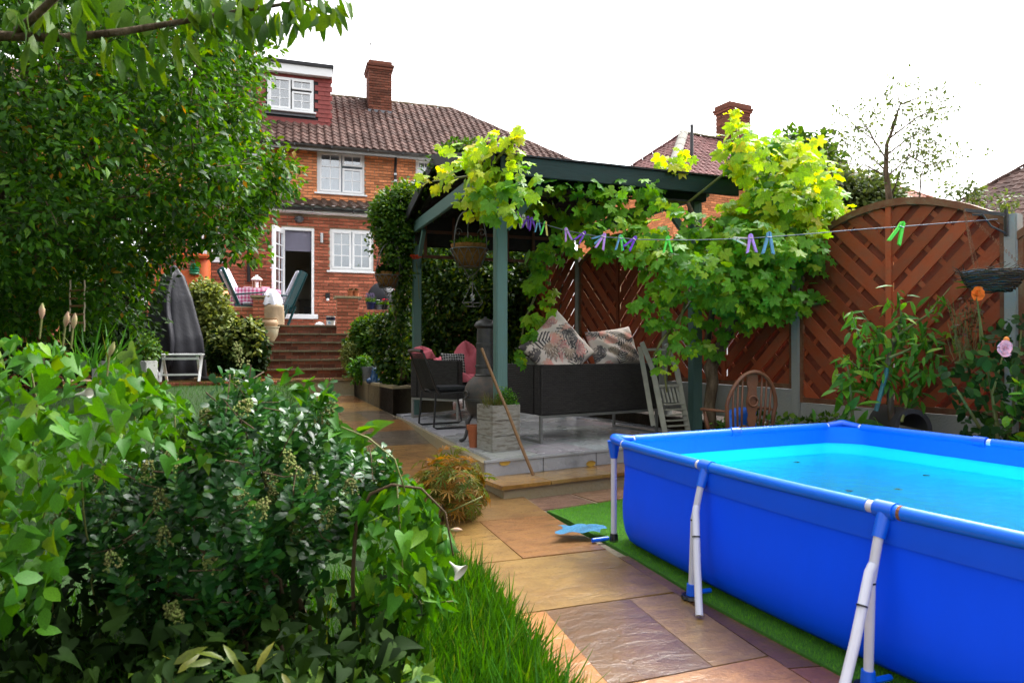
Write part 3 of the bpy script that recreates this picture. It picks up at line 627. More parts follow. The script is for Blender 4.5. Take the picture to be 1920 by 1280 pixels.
for i in range(6):
    v=-3.0+.3*i; z0=-1.01+rs*i; z1=z0+rs
    sp_=part('step',HB(uL,uR,v+.012,-1.31,z0-.02,z1-.03),M['mortar_d'],stairs)
    for k in range(2):
        for j in range(9):
            a=uL+(-.112*(k%2))+j*.225; b=a+.215
            a=max(a,uL); b=min(b,uR)
            if b-a<.05: continue
            piece('brick',bmesh_box(round(b-a,2),.03,.062,M['brick_old'],'brick'),sp_,HM((a+b)/2,v+.004,z0+.034+k*.07))
    for j in range(3):
        a=uL-.02+(uR-uL+.04)*j/3; b=uL-.02+(uR-uL+.04)*(j+1)/3-.006
        part('tread',HB(a,b,v-.045,v+.33 if i<5 else v+.4,z1-.035+random.uniform(-.003,.003),z1-.002+random.uniform(-.002,.004)),M['moss'] if 0 else M['stone'],sp_,bevel=.008,color=(.15,.125,.07))
def brick_wall(parent,u0,u1,w0,w1,v,mt,holes=(),ind=None,budget=None,name='brick',stuffname='brickwork',fr=H,face=-1,along='u',keep=None):
    """individual bricks (215x65, 10 mm joints) on the wall face; inside the box `ind` they are objects, elsewhere one stuff part"""
    st=MB(); n=0; row=0; w=w0
    while w+.06<=w1+.02:
        u=u0-(.1125 if row%2 else 0)
        while u<u1:
            a,b=max(u,u0),min(u+.209,u1); u+=.225
            cuts=[(a,b)]
            for (h0,h1,g0,g1) in holes:
                if w+.06>g0+.01 and w<g1-.01:
                    nc=[]
                    for (p,q) in cuts:
                        if q<=h0 or p>=h1: nc.append((p,q))
                        else:
                            if p<h0: nc.append((p,h0))
                            if q>h1: nc.append((h1,q))
                    cuts=nc
            for (p,q) in cuts:
                if q-p<.03: continue
                if keep and not keep((p+q)/2,w): continue
                if ind and budget[0]>0 and ind[0]<(p+q)/2<ind[1] and ind[2]<w<ind[3]:
                    budget[0]-=1
                    L_=round(q-p,2); piece(name,bmesh_box(L_,.03,.06,mt,name),parent,Matrix.Translation(fr.w((p+q)/2,v+random.uniform(-.002,.001),w+.03))@Matrix.Rotation(fr.a,4,'Z'))
                else:
                    y0=v-.015+random.uniform(-.002,.001); vv=[fr.w(*c) for c in ((p,y0+.03,w),(p,y0,w),(q,y0,w),(q,y0+.03,w),(p,y0+.03,w+.06),(p,y0,w+.06),(q,y0,w+.06),(q,y0+.03,w+.06))]
                    st.add(vv,[(1,2,6,5),(0,1,5,4),(2,3,7,6),(4,5,6,7),(0,3,2,1)])
        w+=.075; row+=1
    if st.v:
        o=part(stuffname,st,mt,parent,kind='stuff'); me=o.data; nb=len(st.v)//8
        at=me.attributes.new('var','FLOAT','POINT'); at.data.foreach_set('value',np.repeat(rng.random(nb),8).astype(np.float32))
# terrace retaining walls with pillars
def twall(u0,u1,w1,label,px0,pillar):
    t=thing('terrace_wall',label,'garden wall',H.w((u0+u1)/2,-1.55,-1.01),H.a)
    c=part('wall',HB(u0,u1,-1.66,-1.54,-1.1,w1),M['mortar'],t)
    brick_wall(c,u0,u1,-1.0,w1-.002,-1.665,M['brick'],ind=(u0,u1,-.5,9),budget=[90])
    part('pillar',HB(pillar[0]+.012,pillar[1]-.012,-1.78,-1.5,-1.05,pillar[2]-.05),M['mortar'],t)
    pp=t.children[-1]
    brick_wall(pp,pillar[0],pillar[1],-1.0,pillar[2]-.06,-1.79,M['brick'],ind=(-99,99,-.6,9),budget=[60])
    part('coping',HB(pillar[0]-.05,pillar[1]+.05,-1.83,-1.45,pillar[2]-.052,pillar[2]),M['stonewall'],t,bevel=.012)
l0=H.hp(428,600,-1.6)[0]; pL=(H.hp(474,560,-1.78)[0],H.hp(511,560,-1.78)[0]); pR=(H.hp(631,560,-1.78)[0],H.hp(674,560,-1.78)[0])
twall(-7.5,pL[0]+.02,.36,'low red brick wall left of the steps below the pink table',0,(pL[0],pL[1],.58))
twall(pR[1]-.02,pR[1]+2.6,.34,'low red brick wall right of the steps below the covered barbecue',0,(pR[0],pR[1],.60))
part('wall',HB(uR-.02,pR[0]+.2,-1.62,-1.54,-1.05,-.02),M['brick'],stairs)
# ================================================================== HOUSE
house=thing('brick_house','red brick house with tiled roof dormer and open white back door','house',H.w(0,0,0),H.a)
VU=2.1
win=(H.hp(618,470)[0],H.hp(700,470)[0],H.hp(658,508)[1],H.hp(658,430)[1])
door=(H.hp(527,500)[0],H.hp(589,500)[0],H.hp(560,594)[1],H.hp(560,427)[1])
wl=(H.hp(352,460)[0],H.hp(414,460)[0],H.hp(400,488)[1],H.hp(400,424)[1])
gut=H.hp(605,391,-.30)[1]; top=gut-.08; uEnd=H.hp(752,440)[0]; uBeg=H.hp(300,500)[0]
print('gut',gut,'win',win,'door',door,'uEnd',uEnd,uBeg)
wall=part('wall',MB(),M['mortar'],house) if 0 else None
mb=MB()
def wallholes(mb,u0,u1,w0,w1,v0,v1,holes):
    us=sorted({u0,u1,*[h[0] for h in holes],*[h[1] for h in holes]})
    for a,b in zip(us,us[1:]):
        hs_=sorted([h for h in holes if h[0]<=a+1e-6 and h[1]>=b-1e-6],key=lambda h:h[2]); z=w0
        for h in hs_:
            if h[2]>z+.01: HB(a,b,v0,v1,z,h[2],mb)
            z=h[3]
        if w1>z+.01: HB(a,b,v0,v1,z,w1,mb)
wallholes(mb,uBeg,uEnd,-.05,top,.012,.25,[win,door,wl]); HB(uEnd-.24,uEnd,.25,VU,-.05,top,mb); HB(uBeg,uBeg+.24,.25,VU,-.05,top,mb)
wall=part('wall',mb,M['mortar'],house)
bud=[300]
brick_wall(wall,uBeg,uEnd,-.03,top-.02,.0,M['brick'],holes=[win,door,wl],ind=(H.hp(455,500)[0],uEnd,-.05,2.2),budget=bud)
# interior seen through the open door
di=door
part('room',HB(di[0]-1.2,di[1]+1.4,2.6,2.7,0,2.5).add(*(lambda b:(b.v,b.f))(HB(di[0]-1.3,di[0]-1.2,.26,2.7,0,2.5))).add(*(lambda b:(b.v,b.f))(HB(di[1]+1.4,di[1]+1.5,.26,2.7,0,2.5))),M['room'],house)
part('room_floor',HB(di[0]-1.3,di[1]+1.5,.26,2.7,.14,.165).add(*(lambda b:(b.v,b.f))(HB(di[0]-1.3,di[1]+1.5,.26,2.7,2.45,2.5))),M['room'],house)
# fascia, gutter, soffit of the lean-to
part('fascia',HB(uBeg,uEnd+.04,-.245,-.22,top-.005,top+.17),M['white'],house)
part('soffit',HB(uBeg,uEnd+.02,-.218,.01,top-.005,top+.02),M['white'],house)
def gutter(u0,u1,v,w,mt,name='gutter'):
    mb=MB(); mb.grid(lambda a,b:H.w(u0+(u1-u0)*a, v-.055*math.cos(math.pi*b), w-.055*math.sin(math.pi*b)),40,8)
    mb.grid(lambda a,b:H.w(u0+(u1-u0)*a, v-.048*math.cos(math.pi*b), w-.048*math.sin(math.pi*b)),40,8)
    o=part(name,mb,mt,house,smooth=True)
    k=u0+.4
    while k<u1: part('gutter_bracket',HB(k,k+.03,v-.062,v+.062,w-.062,w+.004),mt,o); k+=.9
gutter(uBeg,uEnd+.06,-.30,gut,M['black'])
# pantile course builder on a slope
def roof_tiles(parent,poly,eu,ev,origin,tw,tl,mt,budget,thick=.02,holes=(),name='roof_tile',fr=H,amp=.03):
    """poly in (a along eave, b up slope); eu,ev unit vectors (frame coords) ; origin frame coords"""
    eu,ev,origin=Vector(eu),Vector(ev),Vector(origin); nrm=eu.cross(ev).normalized()
    amin=min(p[0] for p in poly); amax=max(p[0] for p in poly); bmin=min(p[1] for p in poly); bmax=max(p[1] for p in poly)
    if area(poly)<0: poly=poly[::-1]
    prof=[(0,.0),(.18,.9),(.36,1.0),(.55,.55),(.75,.1),(1.0,0)]
    def tile(a,b,l,pt):
        vs=[];fs=[]
        m=len(prof)
        for bb,lift in ((-.03,1.0),(l,.25)):
            for x,h in prof:
                vs.append(pt(a+x*tw,b+bb,h*amp+lift*.022))
        for x,h in prof: vs.append(pt(a+x*tw,b-.03,h*amp-.012))
        for i in range(m-1): fs+=[(i,i+1,m+i+1,m+i),(2*m+i,2*m+i+1,i+1,i)]
        return vs,fs
    st=MB(); j=0; b=bmin; vals=[]
    me=None; R3=Matrix(((eu.x,ev.x,nrm.x,0),(eu.y,ev.y,nrm.y,0),(eu.z,ev.z,nrm.z,0),(0,0,0,1)))
    while b<bmax:
        a=amin+(tw*.5 if j%2 else 0)*0
        while a<amax:
            c=(a+tw/2,b+tl*.5)
            if inpoly(np.array([c[0]]),np.array([c[1]]),poly)[0] and not any(inpoly(np.array([c[0]]),np.array([c[1]]),h)[0] for h in holes):
                jz=random.uniform(-.003,.004)
                if budget[0]>0:
                    budget[0]-=1
                    if me is None:
                        k=('tile',tw,tl,mt.name,amp)
                        if k not in SH:
                            vs,fs=tile(-tw/2,-tl/2,tl,lambda p,q,r:(p,q,r)); SH[k]=mesh('roof_tile',MB().add(vs,fs),mt,smooth=False)
                        me=SH[k]
                    pw=origin+eu*(a+tw/2)+ev*(b+tl/2)+nrm*jz
                    Mw=Matrix.Translation(fr.w(0,0,0))@Matrix.Rotation(fr.a,4,'Z')@Matrix.Translation(pw)@R3
                    piece(name,me,parent,Mw)
                else:
                    vs,fs=tile(a,b,tl,lambda p,q,r:fr.w(*(origin+eu*p+ev*q+nrm*(r+jz)))); vals.append(random.random()); st.add(vs,fs)
            a+=tw
        b+=tl; j+=1
    if st.v:
        o=part('tiling',st,mt,parent,kind='stuff'); at=o.data.attributes.new('var','FLOAT','POINT')
        at.data.foreach_set('value',np.repeat(np.array(vals),18).astype(np.float32))
lt=math.atan2(.62,VU+.25); lev=(0,math.cos(lt),math.sin(lt))
lr=part('lean_to_roof',MB().add([H.w(uBeg,-.27,gut+.03),H.w(uEnd+.1,-.27,gut+.03),H.w(uEnd+.1,VU,gut+.03+.64),H.w(uBeg,VU,gut+.03+.64)],[(0,1,2,3)]),M['felt'],house)
roof_tiles(lr,[(0,0),(uEnd+.1-uBeg,0),(uEnd+.1-uBeg,2.4),(0,2.4)],(1,0,0),lev,(uBeg,-.29,gut+.05),.225,.27,mat('lean_tile',(.13,.062,.04),.6,.35,9,.3,60,rand=.3,spec=.4,col2=(.10,.07,.05)),[60],amp=.045)
# upper wall
uw=(H.hp(594,325,VU)[0],H.hp(683,325,VU)[0],H.hp(640,363,VU)[1],H.hp(640,285,VU)[1])
uw2=(H.hp(420,320,VU)[0],H.hp(488,320,VU)[0],H.hp(450,355,VU)[1],uw[3])
uw3=(H.hp(779,320,VU)[0],H.hp(840,320,VU)[0],uw[2],uw[3])
ve=VU-.36; we=H.hp(640,276,ve)[1]; uA=-9.5; uC=H.hp(1100,300,ve)[0]
print('upper',uw,'we',we,'uC',uC)
mb=MB(); wallholes(mb,uA,uC-.35,gut+.2,we-.02,VU+.012,VU+.25,[uw,uw2,uw3]); HB(uC-.59,uC-.35,VU+.25,VU+7,0,we,mb); HB(uEnd,uC-.35,VU+.012,VU+.25,-.05,gut+.2,mb)
uwall=part('upper_wall',mb,M['mortar'],house)
M['mortar_u']=mat('mortar_upper',(.55,.43,.29),.95,.2,30,.3,120,spec=.1); uwall.data.materials[0]=M['mortar_u']
brick_wall(uwall,uA+3,uC-.35,gut+.66,we-.03,VU,M['brick_up'],holes=[uw,uw2,uw3],ind=None,budget=[0])
part('eaves_soffit',HB(uA,uC,ve+.02,VU,we-.05,we-.02),M['whitep'],house)
part('eaves_fascia',HB(uA,uC,ve,ve+.02,we-.13,we-.005),mat('grey_white',(.5,.5,.5),.5),house)
gutter(uA,uC+.05,ve-.06,we-.01,mat('grey_gutter',(.07,.07,.075),.4,.3,4,col2=(.13,.125,.115)),'eaves_gutter')
# windows ------------------------------------------------------------
def window(parent,fr,u0,u1,w0,w1,v,panes,sill=True,behind=None,fw=.055,mb_bars=()):
    """outer frame, sashes; panes: list of (a0,a1,b0,b1,nx,ny) fractions of the opening"""
    def B(x0,x1,y0,y1,z0,z1,mb): b=MB().box(x0,x1,y0,y1,z0,z1); mb.add([fr.w(*p) for p in b.v],b.f); return mb
    W_,H_=u1-u0,w1-w0; mb=MB()
    B(u0,u1,v,v+.06,w0,w0+fw,mb);B(u0,u1,v,v+.06,w1-fw,w1,mb);B(u0,u0+fw,v,v+.06,w0+fw,w1-fw,mb);B(u1-fw,u1,v,v+.06,w0+fw,w1-fw,mb)
    win_=part('window',mb,M['white'],parent,bevel=.006)
    for (a0,a1,b0,b1,nx,ny) in panes:
        p0,p1,q0,q1=u0+W_*a0,u0+W_*a1,w0+H_*b0,w0+H_*b1; s=MB(); e=.05
        B(p0,p1,v-.022,v+.03,q0,q0+e,s);B(p0,p1,v-.022,v+.03,q1-e,q1,s);B(p0,p0+e,v-.022,v+.03,q0+e,q1-e,s);B(p1-e,p1,v-.022,v+.03,q0+e,q1-e,s)
        part('sash',s,M['white'],win_,bevel=.006)
        part('pane',B(p0+e,p1-e,v+.012,v+.02,q0+e,q1-e,MB()),M['glass'],win_)
        if nx*ny>1:
            g=MB()
            for i in range(1,nx): x=p0+e+(p1-p0-2*e)*i/nx; B(x-.011,x+.011,v+.002,v+.011,q0+e,q1-e,g)
            for i in range(1,ny): z=q0+e+(q1-q0-2*e)*i/ny; B(p0+e,p1-e,v+.001,v+.010,z-.011,z+.011,g)
            part('glazing_bar',g,M['white'],win_)
    if sill: part('sill',B(u0-.07,u1+.07,v-.09,v+.02,w0-.045,w0-.003,MB()),M['white'],win_,bevel=.008)
    if behind: part('curtain',B(u0+.02,u1-.02,v+.16,v+.18,w0,w1,MB()),behind,win_)
    else:
        b=MB(); B(u0-.2,u1+.2,v+1.2,v+1.25,w0-.5,w1+.3,b); B(u0-.25,u0-.2,v+.25,v+1.25,w0-.5,w1+.3,b); B(u1+.2,u1+.25,v+.25,v+1.25,w0-.5,w1+.3,b); B(u0-.2,u1+.2,v+.25,v+1.2,w1+.3,w1+.35,b)
        part('room_back',b,M['room2'],win_)
    return win_
M['room2']=mat('room_pale',(.30,.30,.33),.9,.1,3); M['net']=mat('net_curtain',(.48,.54,.62),.9,.1,3,.4,30,stretch=(6,6,.3)); M['blind']=mat('pale_blind',(.55,.60,.70),.8,.1,3,.2,30)
window(house,H,*win,.03,[(.05,.49,.05,.95,2,3),(.51,.95,.05,.95,2,3)],behind=M['net'])
window(house,H,*wl,.03,[(.05,.49,.05,.95,2,2),(.51,.95,.05,.95,2,2)],behind=None)
pu=[(.05,.50,.04,.96,2,3),(.53,.95,.04,.62,2,2),(.53,.95,.68,.96,2,1)]
window(house,H,*uw,VU+.03,pu,behind=M['net']); window(house,H,*uw2,VU+.03,pu,behind=M['net']); window(house,H,*uw3,VU+.03,pu,behind=M['blind'])
# door frame, open leaf, blind
def Bx(x0,x1,y0,y1,z0,z1,mb=None): return HB(x0,x1,y0,y1,z0,z1,mb)
mb=Bx(di[0],di[0]+.06,-.01,.07,di[2],di[3]); Bx(di[1]-.06,di[1],-.01,.07,di[2],di[3],mb); Bx(di[0]+.06,di[1]-.06,-.01,.07,di[3]-.06,di[3],mb); 
dfm=part('door_frame',mb,M['white'],house,bevel=.006); part('door_sill',Bx(di[0]-.03,di[1]+.08,-.10,.07,di[2]-.045,di[2]+.06),M['white'],dfm,bevel=.006)
part('roller_blind',Bx(di[0]+.07,di[1]-.07,.075,.09,di[3]-.52,di[3]-.06),mat('grey_blind',(.25,.24,.32),.8,.1,4),dfm)
part('fireplace',Bx(di[0]+.42,di[1]+.2,2.50,2.6,.1,.75).add(*(lambda b:(b.v,b.f))(Bx(di[0]+.38,di[1]+.2,2.48,2.6,.75,.80))),mat('pale_wood',(.22,.20,.16),.6),house)
part('hearth',Bx(di[0]+.54,di[1]+.1,2.47,2.5,.14,.6),M['black'],house)
hx=H.w(di[0]+.03,-.02,0); leafA=R(18+180-68)   # the leaf stands open towards the garden, seen nearly edge on
ld=Vector((-.36,-.935,0)).normalized(); ldn=Vector((ld.y,-ld.x,0))
lw=di[1]-di[0]-.12; z0,z1=H.oz+di[2]+.07,H.oz+di[3]-.07
# the hinge side is the left jamb; aim the leaf so that it shows as in the photo
tip=H.w(H.hp(509,500,-.62)[0],-.62,0); ld=(Vector((tip.x,tip.y,0))-Vector((hx.x,hx.y,0))); lw=ld.length; ld.normalize(); ldn=Vector((-ld.y,ld.x,0))
def LB(a0,a1,q0,q1,t0,t1,mb=None):
    mb=mb or MB(); h=Vector((hx.x,hx.y,0)); vs=[]
    for z in (q0,q1):
        for a,t in ((a0,t0),(a1,t0),(a1,t1),(a0,t1)): p=h+ld*a+ldn*t; vs.append((p.x,p.y,z))
    return mb.add(vs,[(0,3,2,1),(4,5,6,7),(0,1,5,4),(1,2,6,5),(2,3,7,6),(3,0,4,7)])
mb=LB(0,.1,z0,z1,0,.055); LB(lw-.1,lw,z0,z1,0,.055,mb); LB(.1,lw-.1,z0,z0+.14,0,.055,mb); LB(.1,lw-.1,z1-.1,z1,0,.055,mb)
leaf=part('door',mb,M['white'],house,bevel=.005,label='open white glazed back door leaf')
g=MB(); LB(.1+(lw-.2)/2-.012,.1+(lw-.2)/2+.012,z0+.14,z1-.1,.035,.05,g)
for i in range(1,6): z=z0+.14+(z1-z0-.24)*i/6; LB(.1,lw-.1,z-.011,z+.011,.036,.049,g)
part('glazing_bar',g,M['white'],leaf); part('pane',LB(.1,lw-.1,z0+.14,z1-.1,.026,.032),M['glass'],leaf)
part('handle',LB(lw-.16,lw-.04,z0+.95,z0+.97,-.05,-.03).add(*(lambda b:(b.v,b.f))(LB(lw-.06,lw-.04,z0+.95,z0+.97,-.03,.1))),M['white'],leaf)
# lamps on the wall, sockets
def onwall(px,py,v=0): u,w=H.hp(px,py,v); return u,w
u,w=onwall(560,411,-.05); lam=part('bulkhead_lamp',MB().ball(H.w(u,-.07,w),.11,12,8,(1,.7,.72)),mat('lamp_glass',(.16,.16,.17),.2,.2,8),house,smooth=True)
mb=MB()
for a in (-.06,0,.06): mb.tube([H.w(u+a,-.02,w-.09),H.w(u+a*1.1,-.15,w-.03),H.w(u+a*1.1,-.15,w+.03),H.w(u+a,-.02,w+.09)],.006,5)
mb.tube([H.w(u-.115,-.03,w),H.w(u-.06,-.14,w),H.w(u+.06,-.14,w),H.w(u+.115,-.03,w)],.006,5); part('lamp_cage',mb,M['black'],lam)
u,w=onwall(602.5,447); o=part('wall_lamp',MB().lathe([(.036,-.11),(.036,.11)],14,H.w(u,-.09,w),cap=True),M['chrome'],house,smooth='auto'); part('lamp_bracket',HB(u-.03,u+.03,-.05,-.012,w-.03,w+.03),M['chrome'],o)
u,w=onwall(614,556); o=part('sensor_lamp',HB(u-.05,u+.05,-.08,-.015,w-.05,w+.075),M['black'],house,bevel=.01); part('lamp_lens',MB().ball(H.w(u,-.06,w-.07),.035,8,6),M['white'],o)
# downpipes
def pipe(px,y0,y1,v,name='downpipe',r=.036):
    u0,w0=H.hp(px,y0,v); u1,w1=H.hp(px+1,y1,v); p=MB().tube([H.w(u0,v-.14,w0+.1),H.w(u0,v-.03,w0-.12),H.w(u0,v,w0-.25),H.w(u0,v,w1)],r,10)
    o=part(name,p,M['black'],house,smooth='auto')
    for k in range(3):
        z=w0-.4+(w1-w0+.5)*k/3; part('pipe_clip',MB().tube([H.w(u0,v,z),H.w(u0,v,z+.05)],r*1.3,10),M['black'] if px<600 else M['chrome'],o)
pipe(466,400,528,-.06); pipe(741,300,372,VU-.06)
# main roof with dormer and hip
lo,hi=VU+1,VU+9
for _ in range(60):
    mid=(lo+hi)/2; f=H.hp(700,190,mid)[1]-we-.80*(mid-ve)
    if f>0: lo=mid
    else: hi=mid
vr=lo; wr=we+.80*(vr-ve); uRg=H.hp(846,203,vr)[0]; print('ridge v',vr,wr,'uRg',uRg)
def roofpt(px,py):
    lo,hi=ve,vr
    for _ in range(50):
        m=(lo+hi)/2
        if H.hp(px,py,m)[1]-(we+.8*(m-ve))>0: lo=m
        else: hi=m
    return (H.hp(px,py,lo)[0],lo,we+.8*(lo-ve))
sl_=math.hypot(vr-ve,wr-we); ev=(0,(vr-ve)/sl_,(wr-we)/sl_)
roof=part('roof',MB().add([H.w(uA,ve-.05,we),H.w(uC,ve-.05,we),H.w(uRg,vr,wr-.01),H.w(uA,vr,wr-.01),H.w(uC,vr*2-ve,we),H.w(uA,vr*2-ve,we)],[(0,1,2,3),(1,4,2),(3,2,4,5)]),M['felt'],house)
dmR=roofpt(617,238); dvd=dmR[1]; duR=dmR[0]; duL=H.hp(415,180,dmR[1])[0]; dwB=dmR[2]; dwT=H.hp(617,146,dvd)[1]
chb=roofpt(713,214)
hole=[(duL-uA,(dvd-ve)/ev[1]-.05),(duR-uA,(dvd-ve)/ev[1]-.05),(duR-uA,sl_+1),(duL-uA,sl_+1)]
roof_tiles(roof,[(0,0),(uC-uA,0),(uRg-uA,sl_),(0,sl_)],(1,0,0),ev,(uA,ve-.08,we),.195,.21,M['tile'],[300],holes=[hole],amp=.042)
# the largest-looking tiles become objects: right of the dormer
def ridge(p0,p1,name,mt,r=.11,parent=roof,fr=H,lift=.03):
    p0,p1=Vector(p0),Vector(p1); L_=(p1-p0).length; n=max(2,int(L_/.4)); 
    for i in range(n):
        a=p0.lerp(p1,i/n); b=p0.lerp(p1,(i+1)/n-.01/L_); d=(b-a).normalized(); x=d.cross(Vector((0,0,1))).normalized(); z=x.cross(d)
        mb=MB().grid(lambda s_,t:fr.w(*(a.lerp(b,t)+x*(math.cos(math.pi*s_)*r)+z*(math.sin(math.pi*s_)*r*.8+lift-.03+.008*(i%2)))),8,1); part(name,mb,mt,parent,smooth=True)
ridge((uA,vr,wr),(uRg,vr,wr),'ridge_tile',mat('mossy_ridge',(.20,.16,.09),.9,.4,12,.4,50,spec=.2,col2=(.13,.08,.06)))
ridge((uRg,vr,wr),(uC,ve,we),'ridge_tile',M['tile'])
# dormer
def dB(x0,x1,y0,y1,z0,z1): return HB(x0,x1,y0,y1,z0,z1)
dz=H.hp(500,146,dvd)[1]
dorm=part('dormer',HB(duL,duR,dvd+.02,vr+.3,dwB-.15,dwT),M['felt'],house)
dw=(H.hp(500,180,dvd)[0],H.hp(587,180,dvd)[0],H.hp(545,208,dvd)[1],H.hp(545,146,dvd)[1])
st=MB(); vals=[]; z=dwB+.02; r_=0; tb=[300]
k=('ht',)
hm=mesh('hung_tile',MB().box(-.0865,.0865,-.012,.012,-.075,.075),M['tile_red'])
while z<dwT-.02:
    u=duL+(.088 if r_%2 else 0)
    while u<duR-.02:
        b=min(u+.173,duR)
        if not (u+.08>dw[0]-.06 and u+.08<dw[1]+.06 and z+.09>dw[2]-.12 and z<dw[3]+.0):
            if tb[0]>0 and u>duR-4.2:
                tb[0]-=1; piece('hung_tile',hm,dorm,Matrix.Translation(H.w((u+b)/2,dvd+.012,z+.055))@Matrix.Rotation(H.a,4,'Z')@Matrix.Rotation(R(-7),4,'X'))
            else:
                vv=[H.w(*c) for c in ((u,dvd-.005,z-.02),(b,dvd-.005,z-.02),(b,dvd+.014,z+.13),(u,dvd+.014,z+.13),(u,dvd+.015,z-.02),(b,dvd+.015,z-.02))]; st.add(vv,[(0,1,2,3),(4,5,1,0)]); vals.append(random.random())
        u+=.176
    z+=.118; r_+=1
o=part('tile_hanging',st,M['tile_red'],dorm,kind='stuff'); at=o.data.attributes.new('var','FLOAT','POINT'); at.data.foreach_set('value',np.repeat(np.array(vals),6).astype(np.float32))
part('dormer_cheek',HB(duR-.01,duR+.012,dvd+.03,vr,dwB-.1,dwT-.02),M['tile_red'],dorm)
part('dormer_fascia',HB(duL,duR+.07,dvd-.16,dvd-.13,dwT-.02,dwT+.20),M['white'],dorm); part('dormer_soffit',HB(duL,duR+.06,dvd-.128,dvd+.02,dwT-.02,dwT),M['white'],dorm)
part('flat_roof',HB(duL-.05,duR+.10,dvd-.2,vr+.5,dwT+.202,dwT+.29),M['felt'],dorm)
part('lead_apron',HB(duL,duR+.08,dvd-.10,dvd-.02,dwB-.06,dwB-.01),M['lead'],dorm); part('lead_sill',HB(dw[0]-.05,dw[1]+.05,dvd-.04,dvd-.016,dw[2]-.12,dw[2]-.05),M['lead'],dorm)
window(house,H,*dw,dvd-.035,[(.04,.50,.05,.96,2,3),(.53,.96,.05,.60,2,2),(.53,.96,.66,.96,2,1)],sill=True,behind=M['blind'],fw=.05)
# chimney
cu0,cu1=H.hp(691,160,chb[1])[0],H.hp(734,160,chb[1])[0]; cz1=H.hp(713,113,chb[1])[1]; cd=.75
ch=part('chimney',HB(cu0+.012,cu1-.012,chb[1]+.012,chb[1]+cd,chb[2]-.4,cz1-.02),M['mortar_d'],house)
brick_wall(ch,cu0,cu1,chb[2]-.1,cz1-.26,chb[1],M['brick_old'],ind=None,budget=[0])
def side_bricks(parent,u,v0,v1,w0,w1,mt,fr=H,s=-1):
    st=MB(); w=w0; r_=0; vals=[]
    while w<w1:
        v=v0-(.11 if r_%2 else 0)
        while v<v1:
            a,b=max(v,v0),min(v+.215,v1); v+=.225
            if b-a>.03:
                x0,x1=(u,u+.03) if s<0 else (u-.03,u)
                q=MB().box(x0,x1,a,b,w,w+.06); st.add([fr.w(*p) for p in q.v],q.f); vals.append(random.random())
        w+=.075; r_+=1
    o=part('brickwork',st,mt,parent,kind='stuff'); at=o.data.attributes.new('var','FLOAT','POINT'); at.data.foreach_set('value',np.repeat(np.array(vals),8).astype(np.float32))
side_bricks(ch,cu0-.0,chb[1]+.02,chb[1]+cd,chb[2]-.1,cz1-.26,M['brick_old'])
for i,(e,h0,h1) in enumerate(((.04,-.26,-.185),(.065,-.18,-.105),(.01,-.10,.0))):
    part('corbel',HB(cu0-e,cu1+e,chb[1]-e,chb[1]+cd+e,cz1+h0,cz1+h1),M['brick_old'],ch,bevel=.008)
part('flashing',HB(cu0-.03,cu1+.03,chb[1]-.035,chb[1]-.017,chb[2]-.15,chb[2]+.12),M['lead'],ch)
# television aerial on the roof
ab=Vector((cu0+.1,chb[1]+.4,cz1)); at_=H.hp(686,85,chb[1]+.4)[1]
aer=part('aerial',MB().tube([H.w(*ab),H.w(ab.x,ab.y,at_+.1)],.012,5).tube([H.w(ab.x-.05,ab.y-.3,at_),H.w(ab.x,ab.y+.3,at_+.03)],.01,5).tube([H.w(ab.x-.2,ab.y-.2,at_),H.w(ab.x+.2,ab.y-.2,at_)],.006,4),M['iron'],ch)
# ================================================================== neighbouring houses
def hip_house(name,label,ax,ay,zr,ang,ridge_l,a,slope,mt,hipm,left=True,base=1.68,chim=None,wallm='brick_up'):
    f=Fr(ax,ay,0,ang); t=thing(name,label,'house',(ax,ay,base),ang)
    ze=zr-slope*a; c=[(-a,-a),(ridge_l+a,-a),(ridge_l+a,a),(-a,a)]
    mb=MB(); b=MB().box(-a+.3,ridge_l+a-.3,-a+.3,a-.3,base-.1,ze); mb.add([f.w(*p) for p in b.v],b.f); w_=part('wall',mb,M['mortar'],t)
    brick_wall(w_,-a+.3,ridge_l+a-.3,ze-2.4,ze-.1,-a+.285,M[wallm],fr=f,budget=[0])
    side_bricks(w_,-a+.285,-a+.3,a-.3,ze-2.4,ze-.1,M[wallm],fr=f)
    rf=part('roof',MB().add([f.w(*p,ze) for p in c]+[f.w(0,0,zr-.02),f.w(ridge_l,0,zr-.02)],[(0,1,5,4),(1,2,5),(2,3,4,5),(3,0,4)]),M['felt'],t)
    sl=math.hypot(a,slope*a); e2=(0,a/sl,slope*a/sl)
    roof_tiles(rf,[(0,0),(ridge_l+2*a,0),(a+ridge_l,sl),(a,sl)],(1,0,0),e2,(-a,-a,ze),.24,.28,mt,[0],fr=f)
    e3=(a/sl,0,slope*a/sl); roof_tiles(rf,[(0,0),(2*a,0),(a,sl)],(0,-1,0),e3,(-a,a,ze),.24,.28,mt,[0],fr=f)
    ridge((0,0,zr),(ridge_l,0,zr),'ridge_tile',M['moss'],parent=rf,fr=f); ridge((-a,-a,ze),(0,0,zr),'ridge_tile',hipm,r=.16,parent=rf,fr=f,lift=.06); ridge((ridge_l,0,zr),(ridge_l+a,-a,ze),'ridge_tile',mt,parent=rf,fr=f); ridge((-a,a,ze),(0,0,zr),'ridge_tile',mt,parent=rf,fr=f)
    part('gutter',MB().tube([f.w(-a-.06,-a-.06,ze),f.w(ridge_l+a,-a-.06,ze)],.06,8),M['black'],t,smooth=True)
    return t,f,ze
t2,f2,ze2=hip_house('neighbour_house','purple brown hip roofed house with pale mortared hip behind the gazebo',6.05,24,8.74,R(26),5.0,3.0,.80,mat('purple_tile',(.21,.10,.095),.85,.3,9,.3,60,rand=.25,spec=.08),M['lichen'])
